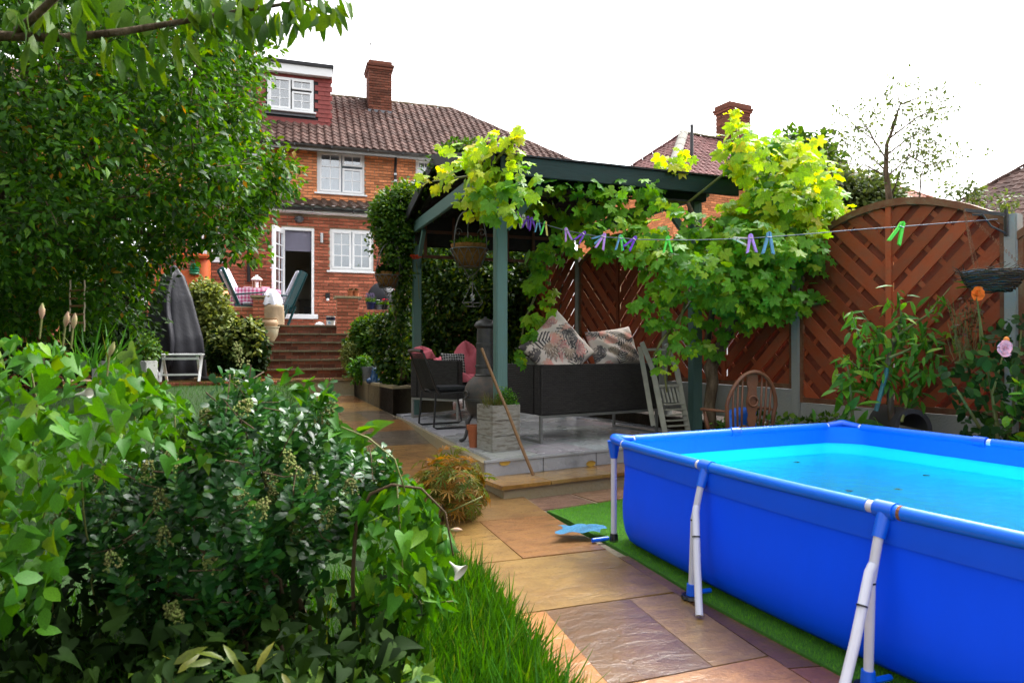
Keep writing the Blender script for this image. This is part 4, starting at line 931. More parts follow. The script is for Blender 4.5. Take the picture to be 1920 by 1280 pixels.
# its chimney and vent pipe
c0=MB().box(1.85,2.85,-.28,.4,7.9,10.1); ch2=part('chimney',MB().add([f2.w(*p) for p in c0.v],c0.f),M['mortar_d'],t2)
brick_wall(ch2,1.84,2.86,8.2,9.8,-.29,M['brick_old'],fr=f2,budget=[0]); side_bricks(ch2,1.835,-.28,.4,8.0,9.8,M['brick_old'],fr=f2)
for e,z0_,z1_ in ((.05,9.78,9.86),(.08,9.865,9.94),(.03,9.945,10.08)):
    b=MB().box(1.84-e,2.86+e,-.29-e,.41+e,z0_,z1_); part('corbel',MB().add([f2.w(*p) for p in b.v],b.f),M['brick_old'],ch2)
b=MB().tube([f2.w(-1.45,-2.1,ze2+.5),f2.w(-1.45,-2.1,ze2+1.9)],.055,8); part('vent_pipe',b,M['black'],t2)
hip_house('neighbour_house','orange tiled roof behind the slender tree',10.75,27,8.98,R(26),-0.01+.02,4.0,.62,M['tile_or'],M['tile_or'])
hip_house('neighbour_house','grey brown roof at the far right above the arched fence',17.9,22.4,7.75,R(26),4,4.0,.80,M['tile'],M['tile'])
# ================================================================== FENCE
FF=Fr(3.80,5.17,0,math.atan2(.874,-.485))      # u: along the fence away from the camera, v: to the garden side
PITCH=1.92
def convex_panel(w,h,rise):
    pts=[(0,0),(w,0)]; n=16
    for i in range(n+1):
        x=w-w*i/n; pts.append((x,h+rise*(1-((x-w/2)/(w/2))**2)))
    return pts
def fmesh(poly,y0,y1,u0,z0,mb=None):
    mb=mb or MB(); b=MB().poly([FF.w(u0+x,y0,z0+z) for x,z in poly],FF.w(0,y1)-FF.w(0,y0)); return mb.add(b.v,b.f)
def fence_panel(i,label):
    u0=i*PITCH+.045; w=PITCH-.09; zb=.72+.125*i; h=1.53; rise=.30
    t=thing('chevron_fence',label,'fence',FF.w(u0+w/2,0,zb),FF.a,'arched chevron fence panels')
    reg=convex_panel(w,h,rise); fr_=.035
    inner=[(min(max(x,fr_),w-fr_),min(max(z,fr_),1e9)-(0 if z<.1 else .045)) for x,z in reg]
    part('stile',fmesh([(0,0),(fr_,0),(fr_,h),(0,h)],-.02,.03,u0,zb),M['fencec'],t); part('stile',fmesh([(w-fr_,0),(w,0),(w,h),(w-fr_,h)],-.02,.03,u0,zb),M['fencec'],t)
    part('bottom_rail',fmesh([(fr_,0),(w-fr_,0),(w-fr_,.05),(fr_,.05)],-.02,.03,u0,zb),M['fencec'],t)
    part('middle_stile',fmesh([(w/2-.025,.05),(w/2+.025,.05),(w/2+.025,h+rise-.05),(w/2-.025,h+rise-.05)],.004,.036,u0,zb),M['fence'],t)
    top=reg[2:]; cap=MB()
    for (a,b) in zip(top,top[1:]):
        q=[(b[0],b[1]-.05),(a[0],a[1]-.05),(a[0],a[1]+.012),(b[0],b[1]+.012)]; fmesh(q,-.028,.045,u0,zb,cap)
    part('arched_cap',cap,M['fencec'],t)
    for side in (0,1):
        x0,x1=(fr_,w/2-.025) if side==0 else (w/2+.025,w-fr_)
        half=[(max(min(x,x1),x0),z) for x,z in inner]
        hh=[]; 
        for p in half:
            if not hh or (abs(p[0]-hh[-1][0])+abs(p[1]-hh[-1][1]))>1e-4: hh.append(p)
        if side==0:  # heights must follow the arch at the clipped column
            zt=h+rise*(1-((x1-w/2)/(w/2))**2)-.045; hh=[p if not(p[0]==x1 and p[1]>.2) else (x1,zt) for p in hh]
        else:
            zt=h+rise*(1-((x0-w/2)/(w/2))**2)-.045; hh=[p if not(p[0]==x0 and p[1]>.2) else (x0,zt) for p in hh]
        h2=[]
        for p in hh:
            if not h2 or (abs(p[0]-h2[-1][0])+abs(p[1]-h2[-1][1]))>1e-4: h2.append(p)
        hh=h2
        if area(hh)<0: hh=hh[::-1]
        # u grows away from the camera, i.e. towards the left of the picture
        dx=1 if side==0 else -1     # front slats fall towards the middle seen from the garden
        def strip(c,wd,dirx):
            # strip through points x*?: direction (dirx,1)/sqrt2, offset c along the normal (1,-dirx)/sqrt2
            d=np.array([dirx,1])/math.sqrt(2); n_=np.array([d[1],-d[0]]); o=n_*c+np.array([(x0+x1)/2,.9])
            q=[tuple(o+d*a+n_*b) for a,b in ((-3,-wd/2),(3,-wd/2),(3,wd/2),(-3,wd/2))]
            if area(q)<0: q=q[::-1]
            return clip(q,hh)
        for k in range(-16,17):
            p=strip(k*.167+random.uniform(-.004,.004),.104,-dx)
            if len(p)>2 and abs(area(p))>8e-4: part('slat',fmesh(p,.006,.019,u0,zb),M['fence'],t)
        for k in range(-8,9):
            p=strip(k*.24,.04,dx)
            if len(p)>2 and abs(area(p))>8e-4: part('batten',fmesh(p,-.010,.0055,u0,zb),M['fence'],t)
        bk=MB()
        for k in range(-16,17):
            p=strip(k*.167+.0835,.090,-dx)
            if len(p)>2 and abs(area(p))>8e-4: fmesh(p,-.022,-.011,u0,zb,bk)
        part('rear_slat',bk,M['fenceb'],t,kind='stuff')
    g=MB().box(0,PITCH-.09,-.025,.025,-.36,-.006); part('gravel_board',MB().add([FF.w(u0+x,y,zb+z) for x,y,z in g.v],g.f),M['concrete'],t,bevel=.006)
fl=['near fence panel whose left end is out of the picture beside the wicker basket','large arched fence panel behind the peach tree with the green peg in front','fence panel behind the wheel back chair and vine trunk','arched fence panel behind the two floral cushions','fence panel behind the green post and climbing vine','fence panel hidden behind the dark climber','last fence panel by the house behind the dark climber']
for i in range(-1,5): fence_panel(i,fl[i+1])
pl_=['concrete post at the picture edge holding the washing line','pale concrete post between the peach tree panel and the vine','concrete post behind the folded grey chair','concrete post behind the peak of the big floral cushion','concrete post behind the dark climber','concrete post furthest along the fence','concrete post nearest the camera side end']
def fpost(i,label):
    zb=.72+.125*max(i-.5,-1); t=MB(); b=MB().box(-.045,.045,-.05,.05,-.8,1.62); t.add([FF.w(i*PITCH+x,y,zb+z) for x,y,z in b.v],b.f)
    o=single('fence_post',t,M['concrete'],label,'fence post','concrete fence posts',bevel=.008,loc=FF.w(i*PITCH,0,0))
    return o
for i in range(0,6): fpost(i,pl_[i])
fpost(-1,pl_[6])
# ================================================================== GAZEBO
PG=Fr(-.115,6.70,.285,R(20.6))
gz=thing('gazebo','green timber gazebo with black felt roof over the rattan sofa','gazebo',PG.w(1.15,1.7,0),PG.a)
def PGb(x0,x1,y0,y1,z0,z1,mb=None):
    mb=mb or MB(); b=MB().box(x0,x1,y0,y1,z0,z1); return mb.add([PG.w(*p) for p in b.v],b.f)
GW,GD=2.27,3.44; pw=.057
for x,y in ((0,0),(GW,0),(-.06,GD),(GW,GD)):
    p=part('post',PGb(x-pw,x+pw,y-pw,y+pw,0,2.62),M['teal'],gz,bevel=.008)
ZE,ZR,VE=2.70,3.24,.44      # eaves, ridge (above the deck) and overhang
for x in (-.10,GW+.10): part('side_beam',PGb(x-.025,x+.025,-.1,GD+.1,2.62,2.78),M['teal'],gz,bevel=.006)
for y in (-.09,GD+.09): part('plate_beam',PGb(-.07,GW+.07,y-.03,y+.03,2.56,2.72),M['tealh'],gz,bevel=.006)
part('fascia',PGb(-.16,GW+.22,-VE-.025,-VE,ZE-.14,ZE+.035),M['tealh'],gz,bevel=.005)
part('fascia',PGb(-.16,GW+.22,GD+VE,GD+VE+.025,ZE-.2,ZE+.035),M['darkwood'],gz)
vm=GD/2; dv=vm+VE; 
def slope_box(x0,x1,side,t0,t1,n0,n1):
    # along slope t in 0..1 from eaves to ridge, n above the slope
    mb=MB(); vs=[]
    a=math.atan2(ZR-ZE,dv); nv=(-math.sin(a),math.cos(a))
    for x in (x0,x1):
        for t,n in ((t0,n0),(t1,n0),(t1,n1),(t0,n1)):
            v=-VE+dv*t+nv[0]*n; z=ZE+(ZR-ZE)*t+nv[1]*n
            if side: v=GD-v
            vs.append(PG.w(x,v,z))
    return mb.add(vs,[(0,1,2,3),(7,6,5,4),(0,4,5,1),(1,5,6,2),(2,6,7,3),(3,7,4,0)])
for s_ in (0,1):
    part('roof_felt',slope_box(-.22,GW+.28,s_,-.015,1.0,.045,.06),M['felt'],gz)
    for k in range(13): part('roof_board',slope_box(-.2,GW+.26,s_,k/13+.004,(k+1)/13-.004,.02,.044),M['darkwood'],gz)
    for x in (-.1,.5,1.1,1.7,GW+.1): part('rafter',slope_box(x-.025,x+.025,s_,.02,.98,-.10,.019),M['darkwood'],gz)
    for x in (-.235,GW+.265): part('barge_board',slope_box(x-.012,x+.012,s_,-.01,1.0,-.07,.065),M['felt'] if x<0 else M['darkwood'],gz)
part('ridge_beam',PGb(-.2,GW+.26,vm-.03,vm+.03,ZR-.18,ZR-.02),M['darkwood'],gz)
for (x,y,dx,dy) in ((0,0,1,0),(GW,0,-1,0),(0,0,0,1),(-.06,GD,0,-1)):
    part('brace',MB().beam(PG.w(x+dx*.06,y+dy*.06,2.15),PG.w(x+dx*.45,y+dy*.45,2.6),.05,.07),M['teal'],gz)
# brown lattice under the rear eaves
tr=MB()
la=thing('lattice','brown batten lattice hung under the rear eaves of the gazebo','lattice',PG.w(1.2,GD-.1,2.2),PG.a)
for k in range(6): part('batten',PGb(.02+k*.42,.06+k*.42,GD-.13,GD-.10,2.28,2.95),M['brownwood'],la)
for z in (2.26,2.62): part('rail',PGb(-.02,2.2,GD-.10,GD-.075,z,z+.045),M['brownwood'],la)
part('backing',PGb(-.1,2.25,GD-.07,GD-.05,2.45,3.0),M['darkwood'],la)
# ================================================================== POOL
pA=Vector((.655,4.46,0)); Ld=Vector((.41,-.912,0)); Wd=Vector((.912,.41,0)); PLn,PWd,RZ=3.03,2.10,.66
pool=thing('swimming_pool','rectangular blue frame pool with white legs full of water','pool',pA+Ld*1.5+Wd*1.05,0)
cor=[pA,pA+Ld*PLn,pA+Ld*PLn+Wd*PWd,pA+Wd*PWd]   # near-left, near-right, far-right, far-left
bowv=[.085,.05,.06,.03]; inward=[]
def side_pt(s,t):
    a,b=cor[s],cor[(s+1)%4]; d=(b-a); n=Vector((d.y,-d.x,0)).normalized()
    c=(cor[0]+cor[2])/2
    if n.dot((a+b)/2-c)<0: n=-n
    return a.lerp(b,t)+n*(bowv[s]*math.sin(math.pi*t)),n
loop=[]
for s_ in range(4):
    Ls=(cor[(s_+1)%4]-cor[s_]).length; e_=.15/Ls
    for k in range(24): loop.append(side_pt(s_,e_+(1-2*e_)*k/23)[0])
lp=np.array([(p.x,p.y) for p in loop])
for _ in range(1): lp=np.concatenate([np.stack([.75*lp+.25*np.roll(lp,-1,0),.25*lp+.75*np.roll(lp,-1,0)],1)]).reshape(-1,2)
tan=np.roll(lp,-1,0)-np.roll(lp,1,0); nn=np.stack([tan[:,1],-tan[:,0]],1); nn/=np.linalg.norm(nn,axis=1,keepdims=True); cc=lp.mean(0)
if ((lp-cc)*nn).sum()<0: nn=-nn
NL=len(lp)
def ring(off,z):
    def f(u):
        i=int(round(u*NL))%NL; return Vector((lp[i,0]+nn[i,0]*off,lp[i,1]+nn[i,1]*off,z))
    return f
def skin(prof,name,mt):
    mb=MB().grid(lambda u,v:ring(*prof[int(round(v*(len(prof)-1)))])(u),NL,len(prof)-1,True); return part(name,mb,mt,pool,smooth=True)
outp=[(.0,.655),(.008,.60),(.004,.52),(.006,.44),(.012,.36),(.018,.27),(.016,.19),(.004,.12),(-.025,.06),(-.07,.025),(-.13,.012)]
skin(outp,'outer_wall',M['pool'])
skin([(.006,.665),(.014,.61),(.010,.535)],'outer_band',M['poolband'])
inp=[(-.012,.655),(-.004,.60),(-.002,.52),(-.004,.44),(.0,.36),(.006,.27),(.004,.19),(-.010,.12),(-.04,.06),(-.09,.032)]
skin(inp,'liner_wall',M['poolin']); skin([(-.02,.66),(-.012,.60),(-.010,.535)],'inner_band',M['poolrim'])
fl_=MB(); fl_.add([Vector((x-a*.09,y-b*.09,.031)) for (x,y),(a,b) in zip(lp,nn)]+[Vector((cc[0],cc[1],.028))],[(i,(i+1)%NL,NL) for i in range(NL)]); part('liner_floor',fl_,M['poolfl'],pool)
WZ=.455
wt=MB(); rings=[1,.9,.7,.45,.2]
wt.add([Vector((cc[0]+(x-a*.003-cc[0])*1,cc[1]+(y-b*.003-cc[1])*1,WZ)) for (x,y),(a,b) in zip(lp,nn)]+[Vector((cc[0],cc[1],WZ))],[(i,(i+1)%NL,NL) for i in range(NL)]); part('water',wt,M['water'],pool)
# top rails with sleeves, couplings, corner fittings
NR={0:3,1:2,2:3,3:2}
for s_ in range(4):
    k=NR[s_]; e_=.17/(cor[(s_+1)%4]-cor[s_]).length; ec=.018/(cor[(s_+1)%4]-cor[s_]).length*1.5
    for j in range(k):
        t0=j/k+(e_ if j==0 else .012); t1=(j+1)/k-(e_ if j==k-1 else .024)
        pts=[side_pt(s_,t0+(t1-t0)*q/8)[0]+Vector((0,0,RZ)) for q in range(9)]
        part('rail_sleeve',MB().tube(pts,.028,12),M['poolrim'],pool,smooth='auto')
        for a,b in ((t0-ec,t0+.004),(t1-.004,t1+ec)):
            part('coupling',MB().tube([side_pt(s_,a)[0]+Vector((0,0,RZ)),side_pt(s_,b)[0]+Vector((0,0,RZ))],.0245,12),M['leg'],pool,smooth='auto')
for c in range(4):
    La=(cor[c]-cor[(c+3)%4]).length; Lb=(cor[(c+1)%4]-cor[c]).length; a=side_pt((c+3)%4,1-.15/La)[0]; b=side_pt(c,.15/Lb)[0]; m=cor[c]*.9+(a+b)/2*.1; z=Vector((0,0,RZ+.004))
    cf=part('corner_fitting',MB().tube([a+z,a.lerp(m,.45)+z+Vector((0,0,.004)),a.lerp(m,.8)+z+Vector((0,0,.01)),m.lerp((a+b)/2,.13)+z+Vector((0,0,.012)),b.lerp(m,.8)+z+Vector((0,0,.01)),b.lerp(m,.45)+z+Vector((0,0,.004)),b+z],[.030,.035,.038,.040,.038,.035,.030],12,flat=.8),M['poolplas'],pool,smooth='auto')
    q=m.copy()
    part('leg_socket',MB().tube([q+Vector((0,0,RZ)),q+Vector((0,0,RZ-.11))],[.042,.024],12),M['poolplas'],cf,smooth='auto')
    lg=part('leg',MB().tube([q+Vector((0,0,RZ-.10)),q+Vector((0,0,.02))],.019,12),M['leg'],pool,smooth='auto'); part('foot',MB().tube([q+Vector((0,0,.06)),q+Vector((0,0,.008))],[.024,.03],12),M['black'],lg,smooth='auto')
for s_ in range(4):
    for j in range(1,NR[s_]):
        r0,n=side_pt(s_,j/NR[s_]); tz=lambda z,o:r0+n*o+Vector((0,0,z)); td=(cor[(s_+1)%4]-cor[s_]).normalized()
        tj=part('tee_joint',MB().tube([tz(RZ,0)-td*.04,tz(RZ,0)+td*.04],.034,12).tube([tz(RZ,.0),tz(RZ-.04,.018),tz(RZ-.10,.043)],[.031,.027,.0235],12),M['poolplas'],pool,smooth='auto')
        lg=part('leg',MB().tube([tz(RZ-.095,.042),tz(.40,.085),tz(.05,.10)],.0175,12),M['leg'],pool,smooth='auto')
        bo={(0,1):Vector((-.03,-.25,0)),(0,2):Vector((-.20,-.18,0))}.get((s_,j),n*.24)
        br=part('leg',MB().tube([tz(.46,.070)+bo*.02,tz(.44,.078)+bo*.09,tz(.22,.09)+bo*.50,tz(.012,.10)+bo],.0185,12),M['leg'],pool,smooth='auto')
        part('joint_ring',MB().tube([tz(.40,.0855),tz(.393,.086)],.0188,12),M['black'],lg,smooth='auto'); part('joint_ring',MB().tube([tz(.335,.086)+bo*.30,tz(.329,.086)+bo*.31],.0198,12),M['black'],br,smooth='auto')
        part('foot',MB().tube([tz(.075,.10),tz(.02,.10)],[.024,.028],12).tube([tz(.03,.10),tz(.025,-.02)],.012,6),M['poolplas'],lg,smooth='auto'); part('base_pad',MB().tube([tz(.02,.10),tz(.006,.10)],[.05,.055],14),M['black'],lg,smooth='auto')
        if s_==0 and j==2: part('rust_ring',MB().tube([side_pt(0,j/3+.018)[0]+Vector((0,0,RZ)),side_pt(0,j/3+.022)[0]+Vector((0,0,RZ))],.029,12),M['rust'],pool)
# debris floating on the water
fll=['floating leaf closest to the left pool rail','floating leaf in the middle of the water, paired with another on its right','floating leaf just right of the middle of the water','floating leaf closest to the right edge of the photo','floating leaf between the middle pair and the rightmost','floating leaf second from the left pool rail']
for i,(px,py) in enumerate(((1470,841),(1545,918),(1590,920),(1735,891),(1683,917),(1494,866))):
    d=(CH-WZ)*FPX/(py-HZ); c=Vector(((px-960)/FPX*d,d,WZ+.003)); 
    mb=MB().add([c+Vector((math.cos(a)*.035*(.6+.4*math.sin(3*a+i)),math.sin(a)*.022,0)) for a in [k*math.pi/4 for k in range(8)]],[tuple(range(8))])
    single('fallen_leaf',mb,M['lf_dark'],fll[i],'leaf','leaves floating on the pool',loc=c)
# folded blue pool net lying by the corner leg
nb=MB(); c=G(1095,1000,.03)
nb.grid(lambda u,v:c+Vector((-.17+.30*u+.03*math.sin(5*v),.10-.20*v*(1-.25*u),.03+.03*math.sin(3.1*u)*math.sin(3.1*v)+.006*math.sin(14*u+9*v))),18,14)
single('pool_net',nb,mat('blue_netting',(.01,.20,.40),.5,.3,60,.5,200),'crumpled blue pool net lying on the turf by the corner leg','net',smooth=True,loc=c)
nb2=MB().tube([G(1110,1012,.02),G(1140,1008,.02)],.014,8); single('hose_connector',nb2,M['poolplas'],'short blue pipe end beside the net at the pool corner','pipe',smooth='auto',loc=G(1125,1010,.02))
# ================================================================== FURNITURE ON THE DECK
def box_in(fr,x0,x1,y0,y1,z0,z1,mb=None):
    mb=mb or MB(); b=MB().box(x0,x1,y0,y1,z0,z1); return mb.add([fr.w(*p) for p in b.v],b.f)
def sofa(name,label,fr,Lx,Dy,group,backs,zb=.285,zt=.80):
    t=thing(name,label,'sofa',fr.w(Lx/2,Dy/2,0),fr.a,group)
    part('base',box_in(fr,.02,Lx-.02,.02,Dy-.02,zb,.40),M['wicker'],t,bevel=.01)
    for i,b in enumerate(backs): part('backrest' if i==0 else 'armrest',box_in(fr,*b,zb,zt if i==0 else zt-.004),M['wicker'],t,bevel=.012)
    f=.028
    for x in (.01,Lx-.01-f):
        mb=box_in(fr,x,x+f,.01,.01+f,0,zb-.003); box_in(fr,x,x+f,Dy-.01-f,Dy-.01,0,zb-.003,mb); box_in(fr,x,x+f,.01+f,Dy-.01-f,0,f,mb); part('leg_frame',mb,M['metal'],t)
    mb=box_in(fr,.01+f,Lx-.01-f,.01,.01+f,zb-f-.003,zb-.003); box_in(fr,.01+f,Lx-.01-f,Dy-.01-f,Dy-.01,zb-f-.003,zb-.003,mb); part('rail',mb,M['metal'],t)
    part('seat_cushion',box_in(fr,.13,Lx-.13,.13 if backs[0][3]<.3 else .02,Dy-.03,.402,.50),M['cushion'],t,bevel=.03)
    return t
SFr=Fr(.285,6.92,.285,R(31)); sofa('rattan_sofa','large dark rattan sofa seen from behind with floral cushions',SFr,1.62,.80,'dark rattan garden seats',[(0,1.62,0,.12),(0,.12,.121,.8),(1.5,1.62,.121,.8)])
AFr=Fr(-1.405,9.43,.285,math.atan2(-.50,.86)); sofa('rattan_armchair','smaller dark rattan seat with pink throw beside the green post',AFr,.80,1.30,'dark rattan garden seats',[(0,.12,0,1.30),(.121,.80,0,.12),(.121,.80,1.18,1.30)])
# pillow with a woven-in print
def pillow(name,label,c,xa,ya,w,h,th,paint,group,n=72):
    c=Vector(c); xa=Vector(xa).normalized(); ya=(Vector(ya)-xa*Vector(ya).dot(xa)).normalized(); za=xa.cross(ya); mb=MB(); cols=[]
    def pt(u,v,s_):
        a,b=2*u-1,2*v-1; k=max(0,(1-a**4)*(1-b**4))**.45; pin=1-.09*(a*a+b*b-a*a*b*b)+.09*abs(a*b)**3
        wr=.012*math.sin(9*a+3*b)*math.sin(7*b)
        return c+xa*(a*w/2*pin)+ya*(b*h/2*pin)+za*(s_*(th/2*k+wr*k))
    mb.grid(lambda u,v:pt(u,v,-1),n,n); mb.grid(lambda u,v:pt(u,v,1),n,n)
    o=single(name,mb,M['print'],label,'cushion',group,smooth=True,loc=c)
    a=o.data.color_attributes.new('print','FLOAT_COLOR','POINT'); uu,vv=np.meshgrid(np.linspace(0,1,n+1),np.linspace(0,1,n+1)); col=paint(uu.ravel(),vv.ravel()); col=np.concatenate([col,col]); a.data.foreach_set('color',np.column_stack([col,np.ones(len(col))]).astype(np.float32).ravel())
    return o
def leaf_print(seed):
    def f(u,v):
        g=np.random.default_rng(seed); col=np.tile([.56,.48,.43],(len(u),1))
        def frond(cx,cy,ang,L_,wd,c1,c2,n=7):
            for k in range(n):
                a=ang+(-1.3+2.6*k/(n-1)); dx,dy=u-cx,v-cy; s_=dx*math.cos(a)+dy*math.sin(a); t=-dx*math.sin(a)+dy*math.cos(a); Lk=L_*(1-.35*abs(k-(n-1)/2)/((n-1)/2)); q=np.clip(s_/Lk,0,1); ww=wd*np.sin(math.pi*q**.8)
                ins=(s_>0)&(s_<Lk)&(np.abs(t)<ww); e=np.abs(t)/(ww+1e-6); mix=np.clip(q*.8+.25*e,0,1)[:,None]
                cc_=np.array(c1)*(1-mix)+np.array(c2)*mix; col[ins]=cc_[ins]
                rib=ins&(np.abs(t)<.004); col[rib]=[.5,.42,.36]
        def palmf(cx,cy,ang,L_):
            dx,dy=u-cx,v-cy; s_=dx*math.cos(ang)+dy*math.sin(ang); t=-dx*math.sin(ang)+dy*math.cos(ang)
            wl=.17*np.sin(math.pi*np.clip(s_/L_,0,1)); ins=(s_>0)&(s_<L_)&(np.abs(t)<wl)&(np.sin((s_-np.abs(t)*.8)*95)>-.1); col[ins]=[.045,.04,.045]
        dk=[.05,.045,.05]; gr=[.16,.14,.14]; pk=[.66,.24,.22]; sa=[.42,.30,.22]
        for x,y,a,l in ((.85,.1,2.2,.6),(.1,.95,-.6,.6),(.95,.7,3.4,.55),(.45,.02,1.2,.4)): palmf(x,y,a,l)
        for i in range(15):
            c=[(dk,gr),(pk,sa),(gr,dk),(gr,pk),(sa,dk)][i%5]; frond(g.uniform(.05,.95),g.uniform(.05,.95),g.uniform(0,6.28),g.uniform(.22,.34),.035,*c)
        return col
    return f
def geo_print(u,v):
    k=10; a=np.abs(((u*k)%1)-.5)+np.abs(((v*k*1.0)%1)-.5); on=((a>.18)&(a<.33))|(a<.08)|(a>.45); return np.where(on[:,None],np.array([.03,.03,.035]),np.array([.60,.59,.57]))
ex=Vector((.86,.5,0)); tl=Vector((-.18,.3,.95))
r_=R(38); xa=ex*math.cos(r_)+tl.normalized()*math.sin(r_); ya=-ex*math.sin(r_)+tl.normalized()*math.cos(r_)
pillow('cushion','big floral cushion standing on its corner on the rattan sofa back',P(1046,656,7.28),xa,ya,.72,.66,.22,leaf_print(3),'floral cushions on the sofa')
r_=R(7); xa=ex*math.cos(r_)+tl.normalized()*math.sin(r_); ya=-ex*math.sin(r_)+tl.normalized()*math.cos(r_)
pillow('cushion','floral cushion lying square near the folded grey chair',P(1150,652,7.72),xa,ya,.66,.46,.18,leaf_print(11),'floral cushions on the sofa')
ax_=Vector((AFr.c,AFr.s,0)); ay_=Vector((-AFr.s,AFr.c,0))
pillow('cushion','black and white diamond patterned cushion on the seat with pink throw',P(851,688,9.55),Vector((.95,.3,0)),Vector((-.1,.25,.95)),.36,.42,.14,geo_print,None)
# pink throw over the seat
th=thing('throw_blanket','rumpled pink throw draped over the smaller rattan seat','blanket',AFr.w(.4,.7,.8))
def throw(u,v):
    x=.0+.78*u; y=.35+.9*v; z=.80+.02 if u<.16 else .52+.28*math.exp(-((u-.16)/.22)**2)
    z+=.035*math.sin(11*u+4*v)*math.sin(9*v+2)+.02; return AFr.w(x-.05,y,z)
part('drape',MB().grid(throw,30,30),M['pink'],th,smooth=True)
def heap(c,rx,ry,rz,name,parent,mt,seed):
    g=np.random.default_rng(seed).uniform(0,6,8); c=Vector(c)
    def f(u,v):
        a=u*2*math.pi; k=math.sin(v*math.pi/2+.001); q=1+.18*math.sin(3*a+g[0])+.12*math.sin(5*a+g[1]+4*v); return c+Vector((math.cos(a)*rx*k*q,math.sin(a)*ry*k*q,rz*(math.cos(v*math.pi/2)**.8)*(1+.25*math.sin(2*a+g[2]+5*v))))
    return part(name,MB().grid(f,28,12,True),mt,parent,smooth=True)
heap(P(790,672,9.5),.17,.15,.14,'fold',th,M['pink'],2); heap(P(873,700,9.75),.20,.18,.38,'fold',th,M['pink'],3); heap(P(866,715,9.3),.22,.12,.10,'fold',th,M['pink'],5)
# black cord chair
cf=Fr(*(P(842,790,8.45)[:2]),.285,R(28)); cc_=thing('cord_chair','black metal chair with corded back beside the chimney stove','chair',cf.w(0,0,0),cf.a)
for s_ in (-.24,.24):
    part('sled_leg',MB().tube([cf.w(-.27,s_,.43),cf.w(-.30,s_*1.05,.03),cf.w(-.26,s_*1.05,.012),cf.w(.24,s_*1.05,.012),cf.w(.28,s_*1.05,.03),cf.w(.20,s_,.43)],.012,8),M['black'],cc_,smooth='auto')
    part('back_stile',MB().tube([cf.w(.22,s_,.44),cf.w(-.22,s_,.42),cf.w(-.26,s_,.47),cf.w(-.42,s_*.95,.90),cf.w(-.44,s_*.8,.93)],.013,8),M['black'],cc_,smooth='auto')
part('top_rail',MB().tube([cf.w(-.44,-.22,.93),cf.w(-.45,0,.94),cf.w(-.44,.22,.93)],.022,8),M['black'],cc_,smooth='auto')
cd_=MB()
for k in range(34):
    t=.02+.96*k/33; x=-.26-.165*t; z=.47+.44*t; cd_.tube([cf.w(x,-.235,z),cf.w(x-.01,0,z),cf.w(x,.235,z)],.0058,5,cap=False)
for k in range(30): x=-.24+.44*k/29; cd_.tube([cf.w(x,-.24,.445),cf.w(x,0,.435),cf.w(x,.24,.445)],.006,5,cap=False)
part('cord',cd_,M['cord'],cc_,kind='stuff'); part('seat_pad',box_in(cf,-.22,.22,-.21,.21,.455,.50),M['cushion'],cc_,bevel=.018)
# chiminea
q=P(910,760,7.15); q.z=.285; ch_=thing('chiminea','weathered cast iron chiminea with tall flue behind the planter','chiminea',q)
def cl(z): return (q.x,q.y,z)
part('bowl',MB().lathe([(.06,.50),(.13,.53),(.19,.60),(.212,.68),(.215,.715)],28,(q.x,q.y,0)),M['cast'],ch_,smooth=True)
part('flange',MB().lathe([(.212,.715),(.232,.718),(.232,.735),(.214,.738)],28,(q.x,q.y,0)),M['cast'],ch_,smooth='auto')
part('dome',MB().lathe([(.214,.738),(.222,.79),(.212,.85),(.18,.91),(.13,.955),(.105,.965)],28,(q.x,q.y,0)),M['castr'],ch_,smooth=True)
part('flue',MB().lathe([(.112,.955),(.115,.975),(.104,.985),(.100,1.05),(.108,1.055),(.108,1.075),(.098,1.08),(.092,1.27),(.099,1.275),(.099,1.305),(.091,1.31),(.088,1.47)],28,(q.x,q.y,0)),M['cast'],ch_,smooth='auto')
part('rain_cap',MB().lathe([(.088,1.46),(.118,1.485),(.118,1.50),(.095,1.53),(.05,1.555),(.018,1.565),(.018,1.58),(0,1.585)],28,(q.x,q.y,0)),M['cast'],ch_,smooth='auto')
for k in range(3):
    a=R(195+120*k); d=Vector((math.cos(a),math.sin(a),0)); b=Vector((q.x,q.y,0))
    part('leg',MB().tube([b+d*.13+Vector((0,0,.56)),b+d*.19+Vector((0,0,.50)),b+d*.185+Vector((0,0,.42)),b+d*.22+Vector((0,0,.32)),b+d*.27+Vector((0,0,.292))],[.02,.028,.022,.018,.024],8),M['cast'],ch_,smooth=True)
hd=Vector((-.82,-.57,0)); b=Vector((q.x,q.y,.78))+hd*.215; part('door_catch',MB().tube([b+Vector((math.cos(a)*.035*.6,-math.cos(a)*.035*.8,math.sin(a)*.035))+hd*.02 for a in [k*math.pi/5 for k in range(11)]],.009,6),M['cast'],ch_,smooth=True)
# planter, pot, pole
PLf=Fr(-.179,6.37,.285,R(33)); plt=thing('wood_planter','square whitewashed wooden planter with herbs on the deck edge','planter',PLf.w(.145,.145,0),PLf.a)
for k in range(3):
    z0,z1=.0+k*.146,.146*(k+1)-.003
    part('plank',box_in(PLf,0,.30,0,.022,z0,z1),M['timb'],plt,bevel=.004); part('plank',box_in(PLf,.001,.022,.0225,.30,z0,z1),M['timb'],plt,bevel=.004); part('plank',box_in(PLf,.278,.299,.0225,.30,z0,z1),M['timb'],plt,bevel=.004); part('plank',box_in(PLf,.0225,.2775,.28,.30,z0,z1),M['timb'],plt,bevel=.004)
for x,y in ((-.004,-.004),(.28,-.004)): part('corner_post',box_in(PLf,x,x+.026,y,y+.02,0,.436),M['timb'],plt,bevel=.004)
part('soil',box_in(PLf,.022,.278,.022,.28,.0,.395),M['soil'],plt)
